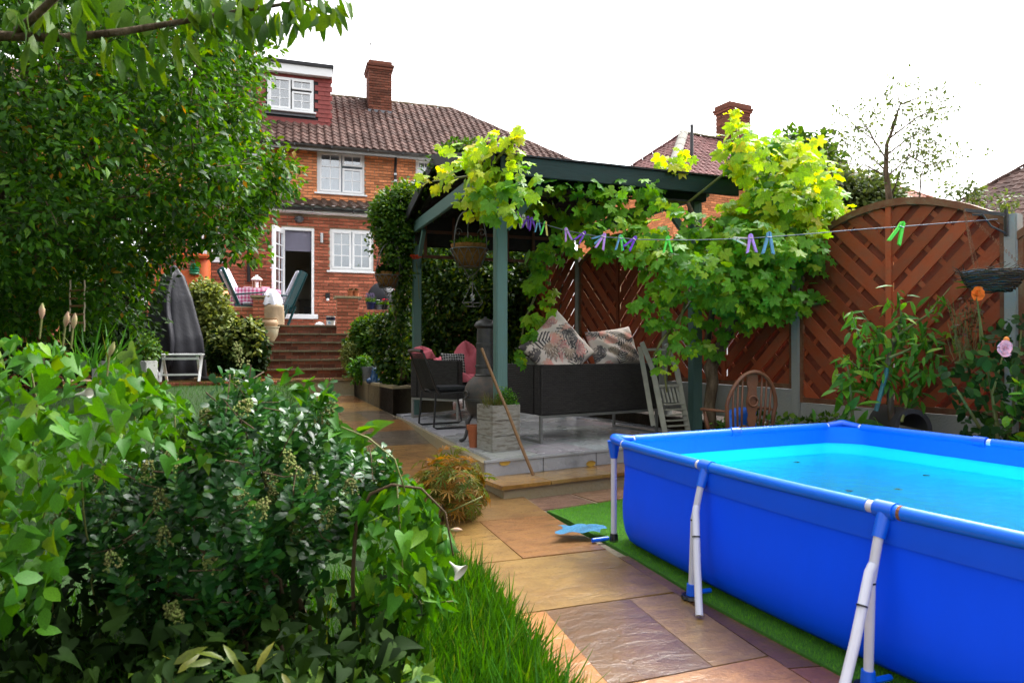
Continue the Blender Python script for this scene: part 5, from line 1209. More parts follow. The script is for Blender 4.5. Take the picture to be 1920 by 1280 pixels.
def potty(name,label,c,h,r0,r1,mt,cat='pot',rim=.018,group=None,soil=True,n=24):
    c=Vector(c); t=thing(name,label,cat,c,0,group)
    part('pot_body',MB().lathe([(0,0),(r0,0),(r1*.97,h*.8),(r1*.97,h*.80),(r1+rim*.4,h*.80),(r1+rim*.5,h),(r1-.012,h),(r1-.02,h*.8)],n,c),mt,t,smooth='auto')
    if soil: part('soil',MB().lathe([(0,h*.86),(r1-.014,h*.86)],n,c),M['soil'],t)
    return t
potty('terracotta_pot','plain terracotta pot next to the whitewashed planter',P(889,838,6.72)*1.0,.22,.045,.066,M['terra'])
b0=Vector((.187,5.97,.150)); b1=P(903,653,6.33); single('broom_handle',MB().tube(wob(b0,b1,6,.004),[.015]*3+[.0145]*4,10),M['pole'],'bare wooden pole leaning in front of the whitewashed planter','pole',smooth='auto',loc=b0)
# recessed oval lights in the riser
for px,py in ((946,866),(1107,868)):
    k=(px-960)/FPX; u,v0=0,-.024
    d=(v0-D.ox*D.s+D.oy*D.c)/(D.c-k*D.s); x=k*d; u=(x-D.ox)*D.c+(d-D.oy)*D.s; z=CH+(HZ-py)/FPX*d
    mb=MB().lathe([(0,0),(.05,0),(.055,.008)],18); mb.v=[tuple(D.w(u+a,v0-c,z+b*.5)) for a,b,c in mb.v]
    single('step_light',mb,mat('amber_lens',(.55,.34,.06),.3,.2,10),'oval amber light let into the deck riser, %s'%('near the leaning pole' if px<1000 else 'near the pool corner'),'step light','amber step lights',loc=D.w(u,v0,z))
# folded garden chair
s0=1280/7.2
def FC(px,py,off=0):
    z=CH+(HZ-py)/s0; return Vector(((px-960)/s0+.20*(z-.285)*.3+off*-.3, 7.12+.16*(z-.285)+.45*((px-1250)/s0)+off, z))
fc=thing('folding_chair','weathered grey slatted folding chair leaning against the sofa end','chair',FC(1262,826))
def bar(a,b,w,h): return MB().beam(a,b,w,h,up=(-.3,.95,.1))
for (a,b,c,o) in (((1190,642),(1214,692),(1246,824),0),((1240,645),(1264,692),(1294,824),0)):
    mb=MB().beam(FC(*a),FC(*b),.05,.03,(0,1,0)); mb.beam(FC(*b),FC(*c),.055,.03,(0,1,0)); part('side_rail',mb,M['grey_wood'],fc,bevel=.004)
part('rear_leg',MB().beam(FC(1192,650,.06),FC(1230,798,.12),.05,.025,(0,1,0)),M['grey_wood'],fc,bevel=.004)
for y,x0,x1 in ((655,1200,1244),(673,1210,1252),(723,1226,1268)): part('cross_rail',MB().beam(FC(x0,y),FC(x1,y),.025,.035,(0,1,0)),M['grey_wood'],fc)
for k in range(5): x=1234+k*7.5; part('slat',MB().beam(FC(x,727,.004),FC(x+8,754,.004),.022,.012,(0,1,0)),M['grey_wood'],fc)
for k in range(7): y=757+k*10; x=1236+(y-757)*.24; part('slat',MB().beam(FC(x,y,-.012),FC(x+42,y,-.012),.014,.042,(0,1,0)),M['grey_wood'],fc)
# wheel-back armchair behind the pool
wf=Fr(2.12,6.10,.0,R(14)); wc=thing('wheelback_chair','old brown wheel back wooden armchair behind the far pool rail','chair',wf.w(0,.2,0),wf.a)
hp_=[]
for k in range(17):
    a=math.pi*k/16; hp_.append(wf.w(-.25*math.cos(a)*(1 if k not in(0,16) else .94),-.02-.06*math.sin(a),.68+.37*math.sin(a)))
hp_=[wf.w(-.215,0,.44)]+hp_+[wf.w(.215,0,.44)]; part('hoop',MB().tube(hp_,.018,8),M['windsor'],wc,smooth=True)
for x in (-.185,-.14,-.095,.095,.14,.185): part('spindle',MB().tube([wf.w(x*.85,0,.45),wf.w(x,-.03,.72),wf.w(x*1.02,-.05,.68+.37*math.sqrt(max(0,1-(x/.25)**2)))],[.008,.011,.007],6),M['windsor'],wc,smooth=True)
prf=[(.055,.45),(.05,.50),(.03,.56),(.045,.62),(.035,.67),(.052,.73),(.058,.79),(.045,.85),(.04,.90),(.055,.95),(.05,1.03)]
sp=part('splat',MB().poly([wf.w(x,-.035-(z-.45)*.03,z) for x,z in prf]+[wf.w(-x,-.035-(z-.45)*.03,z) for x,z in prf[::-1]],wf.w(0,.014)-wf.w(0,0)),M['windsor'],wc)
part('wheel',MB().tube([wf.w(math.cos(a)*.045,-.06,.79+math.sin(a)*.045) for a in [k*math.pi/8 for k in range(17)]],.008,6),M['windsor'],sp,smooth=True)
part('seat',MB().lathe([(0,-.02),(.23,-.02),(.25,0),(.24,.02),(0,.012)],24,wf.w(0,.2,.43)),M['windsor'],wc,smooth='auto')
for s_ in (-1,1):
    part('arm',MB().tube([wf.w(.235*s_,-.02,.70),wf.w(.29*s_,.12,.70),wf.w(.31*s_,.27,.695),wf.w(.27*s_,.33,.69)],[.016,.022,.026,.03],8,flat=.6),M['windsor'],wc,smooth=True)
    part('arm_support',MB().tube([wf.w(.22*s_,.28,.45),wf.w(.25*s_,.29,.55),wf.w(.28*s_,.30,.69)],[.012,.02,.012],8),M['windsor'],wc,smooth=True)
    for y in (.05,.36): part('leg',MB().tube([wf.w(.16*s_,y,.42),wf.w(.20*s_,y*1.1-.02,.2),wf.w(.23*s_,y*1.2-.04,.0)],[.014,.022,.013],8),M['windsor'],wc,smooth=True)
g=np.random.default_rng(5); bagc=wf.w(.01,.14,.455)
def bagf(u,v):
    a=u*2*math.pi; k=(1-(2*v-1)**6)**.5*(1+.12*math.sin(3*a+9*v)); return bagc+Vector((math.cos(a)*.13*k,math.sin(a)*.08*k,.25*v+.02*math.sin(4*a+2)))
bag=single('carrier_bag',MB().grid(bagf,24,14,True),mat('blue_bag',(.01,.13,.62),.4,.15,6,.4,20),'blue and yellow plastic bag on the wheel back chair seat','bag',smooth=True,loc=bagc)
o=bpy.data.objects.new('printed_panel',mesh('printed_panel',MB().grid(lambda u,v:bagf(.55+.35*u,.05+.32*v)-bagc+Vector((0,-.004,0)),8,6),mat('yellow_print',(.62,.33,.01),.4,.2,8),0,True)); COL.objects.link(o); o.parent=bag
# plastic tunnel behind the pool
q=P(1712,800,5.35); mb=MB().grid(lambda u,v:q+Vector((math.cos(math.pi*u)*.15,v*.4,math.sin(math.pi*u)*.17-.03)),16,2); mb.grid(lambda u,v:q+Vector((math.cos(math.pi*u)*(.15-.035*v),0,math.sin(math.pi*u)*(.17-.035*v)-.03)),16,1); mb.grid(lambda u,v:q+Vector((math.cos(math.pi*u)*.115,v*.4,math.sin(math.pi*u)*.135-.03)),16,2)
single('arched_shelter',mb,mat('dark_grey_plastic',(.05,.05,.055),.5,.2,8),'small dark grey arched shelter at the foot of the fence','shelter',smooth='auto',loc=q)
# ================================================================== WASHING LINE AND PEGS
L0,L1=PG.w(.03,-.07,2.31),FF.w(.06,.10,2.24)
def linept(px,py):
    k=(px-960)/FPX; a,b=L0,L1; t=(k*a.y-a.x)/((b.x-a.x)-k*(b.y-a.y)); d=a.y+(b.y-a.y)*t; return P(px,py,d)
lpx=[(965,402),(1010,417),(1060,432),(1120,443),(1200,449),(1300,450),(1400,447),(1500,440),(1600,431),(1700,424),(1800,416),(1870,411)]
lpts=[L0]+[linept(*p) for p in lpx]+[L1]
single('washing_line',MB().tube(lpts,.0042,5),M['line'],'grey plastic washing line strung from gazebo to fence post','washing line',loc=L0,smooth=True)
def liney(px): return float(np.interp(px,[p[0] for p in lpx],[p[1] for p in lpx]))
lil,pur,blu,grn,crm=(.50,.24,.66),(.16,.02,.46),(.10,.26,.42),(.08,.62,.05),(.66,.63,.50)
pegs=[(973,27,-24,lil,'lilac peg closest to the green post'),(982,26,-4,crm,'cream peg between the lilac and purple pegs by the post'),(989,24,14,pur,'first purple peg in the tight cluster by the post'),(997,25,-6,pur,'second purple peg in the tight cluster by the post'),(1009,24,0,blu,'grey blue peg just right of the purple cluster'),(1022,27,6,grn,'green peg with a yellow inner half near the post'),(1062,26,-14,lil,'single lilac peg hanging before the vine leaves'),(1094,26,40,pur,'purple peg tilted sideways before the vine leaves'),(1132,32,20,lil,'pale lilac splayed peg above the chevron fence tip'),(1128,24,62,blu,'pale blue peg lying along the line by the splayed lilac peg'),(1166,30,-20,grn,'green peg crossed with a blue one mid line'),(1163,30,4,blu,'blue peg crossed with a green one mid line'),(1189,30,38,pur,'purple peg tilted beside the crossed pair'),(1252,32,0,grn,'green peg alone mid line before the vine'),(1381,28,-74,crm,'cream peg lying almost flat along the line'),(1408,36,-4,lil,'lilac peg right of the flat cream peg'),(1442,42,3,blu,'slim blue peg nearest the fence end of the group'),(1690,44,24,grn,'lone bright green peg in front of the arched fence')]
for px,ln,rot,c,lab in pegs:
    p=linept(px,liney(px)); s_=p.y/FPX; L_=ln*s_; t=thing('clothes_peg',lab,'clothes peg',p,0,'clothes pegs on the washing line')
    ra=Matrix.Rotation(R(rot),3,'Y')
    for k in (-1,1):
        q=[(0,0,.25),(.10,0,.18),(.13,0,-.05),(.30,0,-.78),(.16,0,-.74),(.02,0,-.15)] ; q=[(x*k,0,z) for x,_,z in q]
        mb=MB().poly([p+ra@Vector((x*L_,-.012*(1+k*.2),z*L_)) for x,_,z in q],(0,.022,0)); part('prong',mb,M['peg'],t,color=c if not(c==grn and k==1 and px<1100) else (.6,.5,.1),bevel=.002)
    part('spring',MB().tube([p+ra@Vector((-.1*L_,-.016,-.02*L_)),p+ra@Vector((.1*L_,-.016,-.02*L_))],.004,5),M['chrome'],t)
brk=thing('line_bracket','black scrolled bracket on the edge post holding the basket chain','bracket',FF.w(.1,.1,2.2))
bp=FF.w(0.02,.06,2.27); be=bp+Vector((-.24,.12,.06))
part('arm',MB().beam(bp,be,.012,.025),M['cast'],brk); part('back_plate',MB().beam(bp+Vector((0,0,.04)),bp-Vector((0,0,.16)),.03,.012,(1,0,0)),M['cast'],brk); part('scroll',MB().tube([bp-Vector((0,0,.14)),bp.lerp(be,.35)-Vector((0,0,.10)),bp.lerp(be,.55)-Vector((0,0,.02)),bp.lerp(be,.8)-Vector((0,0,.03))],.008,6),M['cast'],brk)
# ================================================================== HANGING BASKETS
def wire_basket(label,c,r,h,hook,fill,group='wire hanging baskets with coir liners'):
    """c: centre of the rim; straps rise to hook"""
    c=Vector(c); t=thing('hanging_basket',label,'hanging basket',c-Vector((0,0,h)),0,group); hook=Vector(hook)
    part('liner',MB().lathe([(0,-h*.98),(r*.55,-h*.95),(r*.72,-h*.55),(r*.93,-.0),(r*.98,h*.28),(r*.93,h*.28),(r*.86,.0),(0,-h*.1)],26,c,fn=lambda a,j:1+.03*math.sin(5*a+j)),M['coir'],t,smooth=True)
    rg=MB().tube([c+Vector((math.cos(a)*r,math.sin(a)*r,0)) for a in [k*math.pi/14 for k in range(29)]],.007,6)
    rg.tube([c+Vector((math.cos(a)*r*.60,math.sin(a)*r*.60,-h)) for a in [k*math.pi/14 for k in range(29)]],.005,6); part('rim',rg,M['iron'],t,smooth=True)
    wr=MB()
    for k in range(12):
        a=k*math.pi/6
        wr.tube([c+Vector((math.cos(a+q*.5)*r*(1.01-.38*q),math.sin(a+q*.5)*r*(1.01-.38*q),-h*q)) for q in (0,.33,.66,1)],.004,5); wr.tube([c+Vector((math.cos(a-q*.5)*r*(1.01-.38*q),math.sin(a-q*.5)*r*(1.01-.38*q),-h*q)) for q in (0,.33,.66,1)],.004,5)
    for k in range(3):
        a=k*2*math.pi/3; wr.tube([c+Vector((math.cos(a)*r*.6,math.sin(a)*r*.6,-h)),c+Vector((math.cos(a)*r*.3,math.sin(a)*r*.3,-h*1.35)),c+Vector((0,0,-h*1.5)),c+Vector((math.cos(a)*r*.12,math.sin(a)*r*.12,-h*1.62)),c+Vector((math.cos(a)*r*.25,math.sin(a)*r*.25,-h*1.52))],.005,5)
    part('wire_cage',wr,M['iron'],t,smooth=True)
    H_=hook.z-c.z
    for k in range(3):
        a=R(100)+k*2*math.pi/3; pts=[]
        for q in range(9):
            s_=q/8; rr=r*math.cos(s_*math.pi/2)**.8; pts.append(Vector((c.x+(hook.x-c.x)*s_+math.cos(a)*rr,c.y+(hook.y-c.y)*s_+math.sin(a)*rr,c.z+H_*.86*math.sin(s_*math.pi/2)**.9)))
        part('strap',MB().tube(pts,.0065,6),M['iron'],t,smooth=True)
        b=Vector((math.cos(a),math.sin(a),0)); o_=c+Vector((0,0,H_*.25))+b*r*.72
        part('scroll',MB().tube([o_+(-b)*(.05*math.cos(q)*(1-q/9))+Vector((0,0,.05*math.sin(q)*(1-q/9)+.05)) for q in [x*.6 for x in range(13)]],.004,5),M['iron'],t,smooth=True)
    part('hook',MB().tube([c+Vector((0,0,H_*.84)),hook],.005,5),M['iron'],t)
    part('soil',MB().lathe([(0,h*.12),(r*.9,h*.12)],18,c),M['soil'],t)
    fill(t,c,r); return t
def flowers(t,c,r,col,n,zz=.1,name='bloom',rad=.025):
    for k in range(n):
        a=random.uniform(0,6.28); q=r*math.sqrt(random.random()); p=c+Vector((math.cos(a)*q,math.sin(a)*q,zz+random.uniform(-.02,.05)))
        mb=MB()
        for j in range(6):
            b=j*math.pi/3+random.random(); mb.add([p,p+Vector((math.cos(b-.4)*rad,math.sin(b-.4)*rad,rad*.4)),p+Vector((math.cos(b)*rad*1.3,math.sin(b)*rad*1.3,rad*.2)),p+Vector((math.cos(b+.4)*rad,math.sin(b+.4)*rad,rad*.4))],[(0,1,2,3)])
        part(name,mb,M['petal'],t,color=col)
def tuft(t,c,r,n,L_,mt,spread=.5,tm='blade',w=1.0,nind=40,name='blade_leaf'):
    a=rng.uniform(0,6.28,n); q=r*np.sqrt(rng.random(n)); pos=np.column_stack([c[0]+np.cos(a)*q,c[1]+np.sin(a)*q,np.full(n,c[2])])
    d=norm(UP+spread*rnd(n)+.3*np.column_stack([np.cos(a),np.sin(a),0*a])); leaves(t,tm,pos,d,rnd(n),L_*rng.uniform(.5,1.15,n),mt,nind,name=name)
def fill1(t,c,r): tuft(t,c+Vector((0,0,.02)),r*.8,140,.12,M['lf_mid'],.9,'lance')
def fill2(t,c,r): tuft(t,c+Vector((0,0,.02)),r*.8,120,.13,M['lf_dark'],.9,'ovate'); flowers(t,c+Vector((-.06,0,0)),r*.7,(.45,.01,.16),14,.12)
wire_basket('wire hanging basket with terracotta coloured liner beside the front green post',P(880,468,7.3),.20,.19,P(881,384,7.3),fill1)
wire_basket('wire hanging basket with magenta flowers hung near the house window',P(727,517,9.75),.185,.17,P(735,445,9.75),fill2)
# its iron arm
single('basket_arm',MB().tube([PG.w(-.12,GD,1.95),P(752,500,9.7),P(735,445,9.75)],.008,6),M['cast'],'curved iron arm on the rear green post carrying a basket','bracket',smooth=True,loc=PG.w(-.12,GD,1.95))
# glass lantern hanging under the front basket
lc=P(886,557,7.3); lt_=thing('glass_lantern','small glass drop lantern hanging below the front basket','lantern',lc)
part('glass_drop',MB().ball(lc,.034,14,10,(.8,.8,1.2)),M['glass'],lt_,smooth=True)
q=[lc+Vector(v) for v in ((0,0,.16),(-.11,0,-.06),(.11,0,-.06),(0,-.1,-.06),(0,.1,-.06),(-.07,0,-.10),(.07,0,-.10),(0,-.07,-.1),(0,.07,-.1))]
w_=MB()
for a,b in ((0,1),(0,2),(0,3),(0,4),(1,5),(2,6),(3,7),(4,8),(1,3),(3,2),(2,4),(4,1),(5,7),(7,6),(6,8),(8,5)): w_.tube([q[a],q[b]],.003,4)
w_.tube([lc+Vector((0,0,.16)),lc+Vector((0,0,.33))],.002,4); part('wire_frame',w_,M['iron'],lt_)
# willow basket on the fence bracket
wc_=P(1862,508,4.92); wb=thing('willow_basket','twiggy willow hanging basket lined with blue plastic by the fence','hanging basket',wc_-Vector((0,0,.15)))
for k in range(11):
    t=k/10; rr=.195*math.cos(t*1.15)**.6; z=-.145*t
    part('willow_rod',MB().tube([wc_+Vector((math.cos(a)*rr*(1+random.uniform(-.03,.03)),math.sin(a)*rr*(1+random.uniform(-.03,.03)),z+random.uniform(-.005,.005))) for a in [j*math.pi/12 for j in range(25)]],random.uniform(.005,.008),5),M['wickerb'],wb,smooth=True)
part('plastic_lining',MB().lathe([(0,-.14),(.11,-.13),(.165,-.07),(.182,0),(.175,0),(.15,-.08),(0,-.12)],24,wc_),mat('blue_lining',(.10,.22,.42),.35,.2,10,.3,30),wb,smooth=True)
tw=MB()
for k in range(46):
    a=random.uniform(0,6.28); p=wc_+Vector((math.cos(a)*.19,math.sin(a)*.19,random.uniform(-.05,.02))); tw.tube([p,p+Vector((math.cos(a+.9)*random.uniform(.03,.10),math.sin(a+.9)*.08,random.uniform(-.02,.05)))],.0025,4)
part('twig_end',tw,M['wickerb'],wb,kind='stuff')
for k in range(3):
    a=R(80+120*k); s0_=wc_+Vector((math.cos(a)*.185,math.sin(a)*.185,0)); e_=Vector((be.x,be.y,be.z)); n_=int((e_-s0_).length/.03); cm=MB()
    for j in range(n_):
        c=s0_.lerp(e_,(j+.5)/n_); cm.tube([c+Vector((math.cos(b)*.006*(j%2),math.cos(b)*.006*(1-j%2),math.sin(b)*.016)) for b in [x*math.pi/3 for x in range(7)]],.0018,4,cap=False)
    part('chain',cm,M['rust'],wb)
# ================================================================== TERRACE THINGS
def tv(px,py,v): u,w=H.hp(px,py,v); return H.w(u,v,w)
def tg(px,v,w=0.0): u=H.hp(px,600,v)[0]; return H.w(u,v,w)
tc=tg(474,-.85); tb_=thing('garden_table','round garden table under a pink gingham cloth on the terrace','table',tc)
tw_=H.hp(474,543,-.85)[1]; tr_=.56
part('cloth',MB().grid(lambda u,v:(tc+Vector((math.cos(u*2*math.pi)*tr_*min(1,v*2.2)*(1+.06*max(0,v-.45)*math.sin(u*2*math.pi*9)),math.sin(u*2*math.pi)*tr_*min(1,v*2.2)*(1+.06*max(0,v-.45)*math.sin(u*2*math.pi*9)),tw_-max(0,v-.4545)*.95))),72,11,True),M['gingham'],tb_,smooth='auto')
for k in range(4): a=R(45+90*k); part('leg',MB().tube([tc+Vector((math.cos(a)*.4,math.sin(a)*.4,tw_-.02)),tc+Vector((math.cos(a)*.42,math.sin(a)*.42,0.0))],.02,8),M['chairpl'],tb_)
def lawn_chair(label,foot,facing):
    f=Fr(foot.x,foot.y,foot.z,facing); t=thing('garden_chair',label,'chair',foot,facing,'green recliner chairs at the table')
    for s_ in (-.27,.27):
        part('back_leg',MB().beam(f.w(.0,s_,0),f.w(-.16,s_,.42),.035,.05,(0,0,1)),M['chairpl'],t,bevel=.006); part('front_leg',MB().beam(f.w(.42,s_,0),f.w(.40,s_,.64),.035,.05,(1,0,0)),M['chairpl'],t,bevel=.006)
        part('armrest',MB().beam(f.w(-.16,s_*1.04,.60),f.w(.50,s_*1.04,.68),.05,.03),M['chairpl'],t,bevel=.008)
        part('back_stile',MB().beam(f.w(-.04,s_,.28),f.w(-.40,s_,1.12),.035,.05,(1,0,0)),M['chairpl'],t,bevel=.006)
    part('seat',box_in(f,-.06,.44,-.25,.25,.36,.40),M['chairpl'],t,bevel=.01)
    for k in range(5): s_=-.2+.1*k; part('back_slat',MB().beam(f.w(-.08,s_,.40),f.w(-.40,s_,1.14),.075,.018,(1,0,0)),M['chairpl'],t)
    mb=MB().beam(f.w(-.02,0,.46),f.w(-.34,0,1.13),.46,.06,(1,0,.4)); cu=part('seat_cushion',mb,M['cushw'],t,bevel=.025); part('cushion_base',box_in(f,-.02,.42,-.23,.23,.41,.47),M['cushw'],cu,bevel=.025)
    return t
lawn_chair('green garden chair with pale cushion, its back to the variegated shrub',tg(452,-1.25),R(18+14))
lawn_chair('green garden chair with pale cushion standing in front of the open door',tg(533,-1.10),R(198-14))
lp_=tv(481,543,-.85); la_=thing('table_lantern','white metal lantern standing on the gingham cloth','lantern',lp_)
part('base',MB().lathe([(0,0),(.10,0),(.10,.025),(0,.025)],4,lp_),M['whitep'],la_); 
for k in range(4): a=k*math.pi/2; part('corner_bar',MB().tube([lp_+Vector((math.cos(a)*.085,math.sin(a)*.085,.02)),lp_+Vector((math.cos(a)*.085,math.sin(a)*.085,.21))],.009,6),mat('brass',(.35,.26,.10),.4,.1,10,metal=.5) if 0 else M['cream'],la_)
part('roof',MB().lathe([(.115,.205),(.115,.22),(.06,.27),(.03,.28),(.03,.31),(0,.315)],16,lp_),M['whitep'],la_,smooth='auto'); part('candle',MB().lathe([(.04,.025),(.04,.16),(0,.165)],14,lp_),M['whitep'],la_,smooth='auto')
for i,(px,lab) in enumerate(((465,'white dish on the cloth, house side of the lantern'),(497,'white dish on the cloth, door side of the lantern'))):
    p=tv(px,543,-.82); single('dish',MB().lathe([(0,0),(.06,0),(.10,.055),(.09,.055),(.05,.012)],18,p),M['whitep'],lab,'dish','white dishes on the table',smooth='auto',loc=p)
# sack, urns, tins on and beside the steps
heapc=tg(512,-1.72); sk=thing('sack','open sandy sack topped with crumpled white plastic at the stair head','sack',heapc)
part('body',MB().grid(lambda u,v:heapc+Vector((math.cos(u*6.2832)*.20*(1+.10*math.sin(3*u*6.28+3*v)),math.sin(u*6.2832)*.17*(1+.08*math.sin(4*u*6.28)),.0+.43*v))*(1) if v<1 else heapc+Vector((0,0,.45)),28,10,True),M['sack'],sk,smooth=True)
part('plastic_top',MB().grid(lambda u,v:heapc+Vector((math.cos(u*6.2832)*.19*math.cos(v*1.5)*(1+.16*math.sin(4*u*6.28+6*v)),math.sin(u*6.2832)*.17*math.cos(v*1.5)*(1+.15*math.sin(5*u*6.28)),.40+.30*math.sin(v*1.55)+.02*math.sin(7*u*6.28+8*v)))-Vector((.03,0,0)),30,10,True),M['plasticw'],sk,smooth=True)
part('blue_label',MB().grid(lambda u,v:heapc+Vector((-.20-.01*math.sin(3*u),-.06+.12*u,.40+.2*v)),6,6),mat('blue_print',(.04,.06,.45),.4,.2,10),sk)
uc=H.w(H.hp(503,640,-1.98)[0],-1.98,-1.01+rs*4+.004); u_=thing('urn','cream glazed urn with a smaller pot set in it on the steps','urn',uc)
part('lower_pot',MB().lathe([(0,0),(.11,0),(.17,.10),(.195,.22),(.195,.26),(.21,.27),(.21,.29),(.17,.29),(.16,.1),(0,.05)],28,uc),M['cream'],u_,smooth='auto')
part('upper_pot',MB().lathe([(.15,.27),(.185,.33),(.18,.39),(.155,.42),(.17,.44),(.17,.455),(.14,.455),(.13,.3)],28,uc),mat('buff_pot',(.48,.31,.17),.6,.2,9),u_,smooth='auto'); part('soil',MB().lathe([(0,.43),(.145,.43)],20,uc),M['soil'],u_)
tn=tg(620,-1.42,.01); ti=thing('paint_tin','white paint tin with a dark blue band at the top of the steps','tin',tn)
part('can',MB().lathe([(0,0),(.09,0),(.09,.17),(.094,.175),(.094,.185),(0,.185)],24,tn),M['whitep'],ti,smooth='auto'); part('label_band',MB().lathe([(.0915,.10),(.0915,.165)],24,tn),mat('navy_print',(.01,.012,.05),.4,.2,8),ti,smooth=True); part('label_mark',MB().grid(lambda u,v:tn+Vector((math.cos(-1.9+.55*u)*.0925,math.sin(-1.9+.55*u)*.0925,.03+.04*v)),6,2),mat('pale_blue_print',(.25,.4,.6),.4,.1,8),ti)
rg=tg(599,-1.45,.01); heap(rg,.10,.06,.05,'rag',None,M['whitep'],4) if 0 else None
mb=MB().grid(lambda u,v:Vector(rg)+Vector((math.cos(u*6.2832)*.10*math.sin(v*1.57)*(1+.2*math.sin(3*u*6.28)),math.sin(u*6.2832)*.06*math.sin(v*1.57),.05*math.cos(v*1.57)*(1+.3*math.sin(4*u*6.28+3*v)))),20,7,True); single('cloth_rag',mb,M['whitep'],'crumpled white rag at the top of the steps by the tin','rag',smooth=True,loc=rg)
# covered barbecue and pots on the right wall
bq=tg(716,-1.0); bb=thing('covered_barbecue','black covered kettle barbecue behind the right terrace wall','barbecue',bq)
part('cover',MB().grid(lambda u,v:bq+Vector((math.cos(u*6.2832)*(.34 if v<.55 else .34*math.cos((v-.55)/.45*1.4)**.55)*(1+.05*math.sin(5*u*6.28+2*v)),math.sin(u*6.2832)*(.30 if v<.55 else .30*math.cos((v-.55)/.45*1.4)**.55)*(1+.05*math.sin(4*u*6.28)),.12+.83*v)),32,16,True),M['cover'],bb,smooth=True)
for k in range(2): part('leg',MB().tube([bq+Vector((-.2+.4*k,0,0)),bq+Vector((-.2+.4*k,0,.2))],.02,8),M['black'],bb)
wt_=.345
pp=tg(695,-1.60,wt_); t=potty('plant_pot','dark blue pot of lavender on the right terrace wall',pp,.15,.07,.10,mat('navy_pot',(.02,.025,.10),.4,.15,8)); tuft(t,pp+Vector((0,0,.13)),.09,150,.16,M['lf_mid'],.5,'blade',nind=30); 
fl2=MB()
for k in range(40): a=random.uniform(0,6.28); q=random.uniform(.02,.14); p=pp+Vector((math.cos(a)*q,math.sin(a)*q,random.uniform(.26,.36))); fl2.tube([p-Vector((0,0,.06)),p],[.004,.007],4)
part('lavender_spike',fl2,mat('lavender',(.16,.12,.24),.8,.2,20),t,kind='stuff')
pp=tg(723,-1.60,wt_); t=potty('plant_pot','small pot of bright red flowers on the right terrace wall',pp,.10,.05,.07,M['black']); tuft(t,pp+Vector((0,0,.09)),.06,40,.10,M['lf_mid'],.8,'ovate',nind=10); flowers(t,pp,.08,(.70,.02,.05),9,.17,rad=.03)
pp=tg(711,-1.60,wt_); t=potty('plant_pot','small pot of white flowers between the lavender and the red flowers',pp,.10,.05,.065,M['greyglaze']); tuft(t,pp+Vector((0,0,.09)),.06,40,.10,M['lf_mid'],.8,'ovate',nind=10); flowers(t,pp,.08,(.75,.75,.75),8,.15)
for px,lab in ((657,'terracotta pot on the right pillar, step side'),(668,'terracotta pot on the right pillar, barbecue side')):
    pp=tg(px,-1.62,.603); t=potty('terracotta_pot',lab,pp,.13,.055,.062,M['terra']); tuft(t,pp+Vector((0,0,.11)),.04,18,.07,M['lf_dark'],.9,'ovate',nind=6)
# green and orange play things at the left end of the terrace
po=tg(376,-.75); og=thing('play_tower','orange red plastic play tower partly behind the tree','play tower',po)
part('column',MB().lathe([(.0,0),(.19,0),(.19,1.35),(0,1.36)],22,po),M['orange'],og,smooth='auto'); part('panel',MB().box(-1.0,-.12,-.25,.25,.72,1.08,Matrix.Translation(po)@Matrix.Rotation(H.a,4,'Z')@Matrix.Rotation(R(5),4,'Y')),M['orange'],og,bevel=.03); part('roof_slab',MB().box(-1.0,.2,-.4,.4,1.36,1.44,Matrix.Translation(po)@Matrix.Rotation(H.a,4,'Z')),M['orange'],og,bevel=.03); part('rear_column',MB().lathe([(.0,0),(.12,0),(.12,1.35),(0,1.36)],16,po+Vector((-.85,-.2,0))),M['orange'],og,smooth='auto')
gp=tv(364,505,-1.05); single('hanging_toy',MB().lathe([(0,.13),(.05,.12),(.07,.09),(.10,.07),(.08,.04),(.11,.02),(.085,-.01),(.11,-.03),(.085,-.06),(.10,-.09),(.06,-.11),(0,-.12)],20,gp).tube([gp+Vector((0,0,.13)),gp+Vector((0,0,.35))],.004,4),mat('bright_green',(.01,.22,.09),.4,.15,8),'ribbed green hanging lantern before the orange play tower','hanging lantern',smooth='auto',loc=gp)
pg=tg(411,-1.62,.36); t=potty('plant_pot','grey bowl holding an orange pumpkin shaped pot on the left wall',pg,.18,.10,.19,mat('grey_bowl',(.26,.28,.28),.5,.2,7),soil=False); part('pumpkin',MB().lathe([(0,.12),(.14,.14),(.185,.21),(.16,.29),(.06,.33),(0,.325)],30,pg,fn=lambda a,j:1+.05*math.cos(9*a)),mat('orange_pumpkin',(.60,.21,.08),.7,.25,9,.2,30),t,smooth=True)
# covered patio heater, stool and bits on the lower left terrace (landing level)
lz=H.oz-1.01
cp=P(322,714,12.05); cp.z=lz; cvt=thing('covered_heater','tall patio heater under a creased black fabric cover','covered heater',cp)
def cov(u,v):
    a=u*2*math.pi; r=np.interp(v,[0,.12,.35,.7,.9,1],[.55,.54,.50,.34,.19,.03]); f=1+.055*math.sin(6*a+1+2.5*v)+.05*math.sin(11*a+5*v)*(1-v)
    return cp+Vector((math.cos(a)*r*f+.03*v,math.sin(a)*r*.8*f,.03+1.98*v-.02*math.sin(5*a)*(1-v)))
part('fabric',MB().grid(cov,72,40,True),M['cover'],cvt,smooth=True); part('base_disc',MB().lathe([(0,0),(.36,0),(.36,.05),(0,.06)],24,cp),M['black'],cvt,smooth='auto')
fb=[cov(.80,.06+.9*q/14)+Vector((.05*math.sin(q*.5),-.03,0)) for q in range(15)]
part('loose_fold',MB().tube(fb,[.035+.05*math.sin(math.pi*k/14) for k in range(15)],8,flat=.5),M['cover'],cvt,smooth=True)
sp_=P(341,712,11.35); sf=Fr(sp_.x,sp_.y,lz,R(16)); so_=thing('step_stool','white painted slatted folding stool in front of the covered heater','stool',sf.w(0,0,0),sf.a)
sh=.46
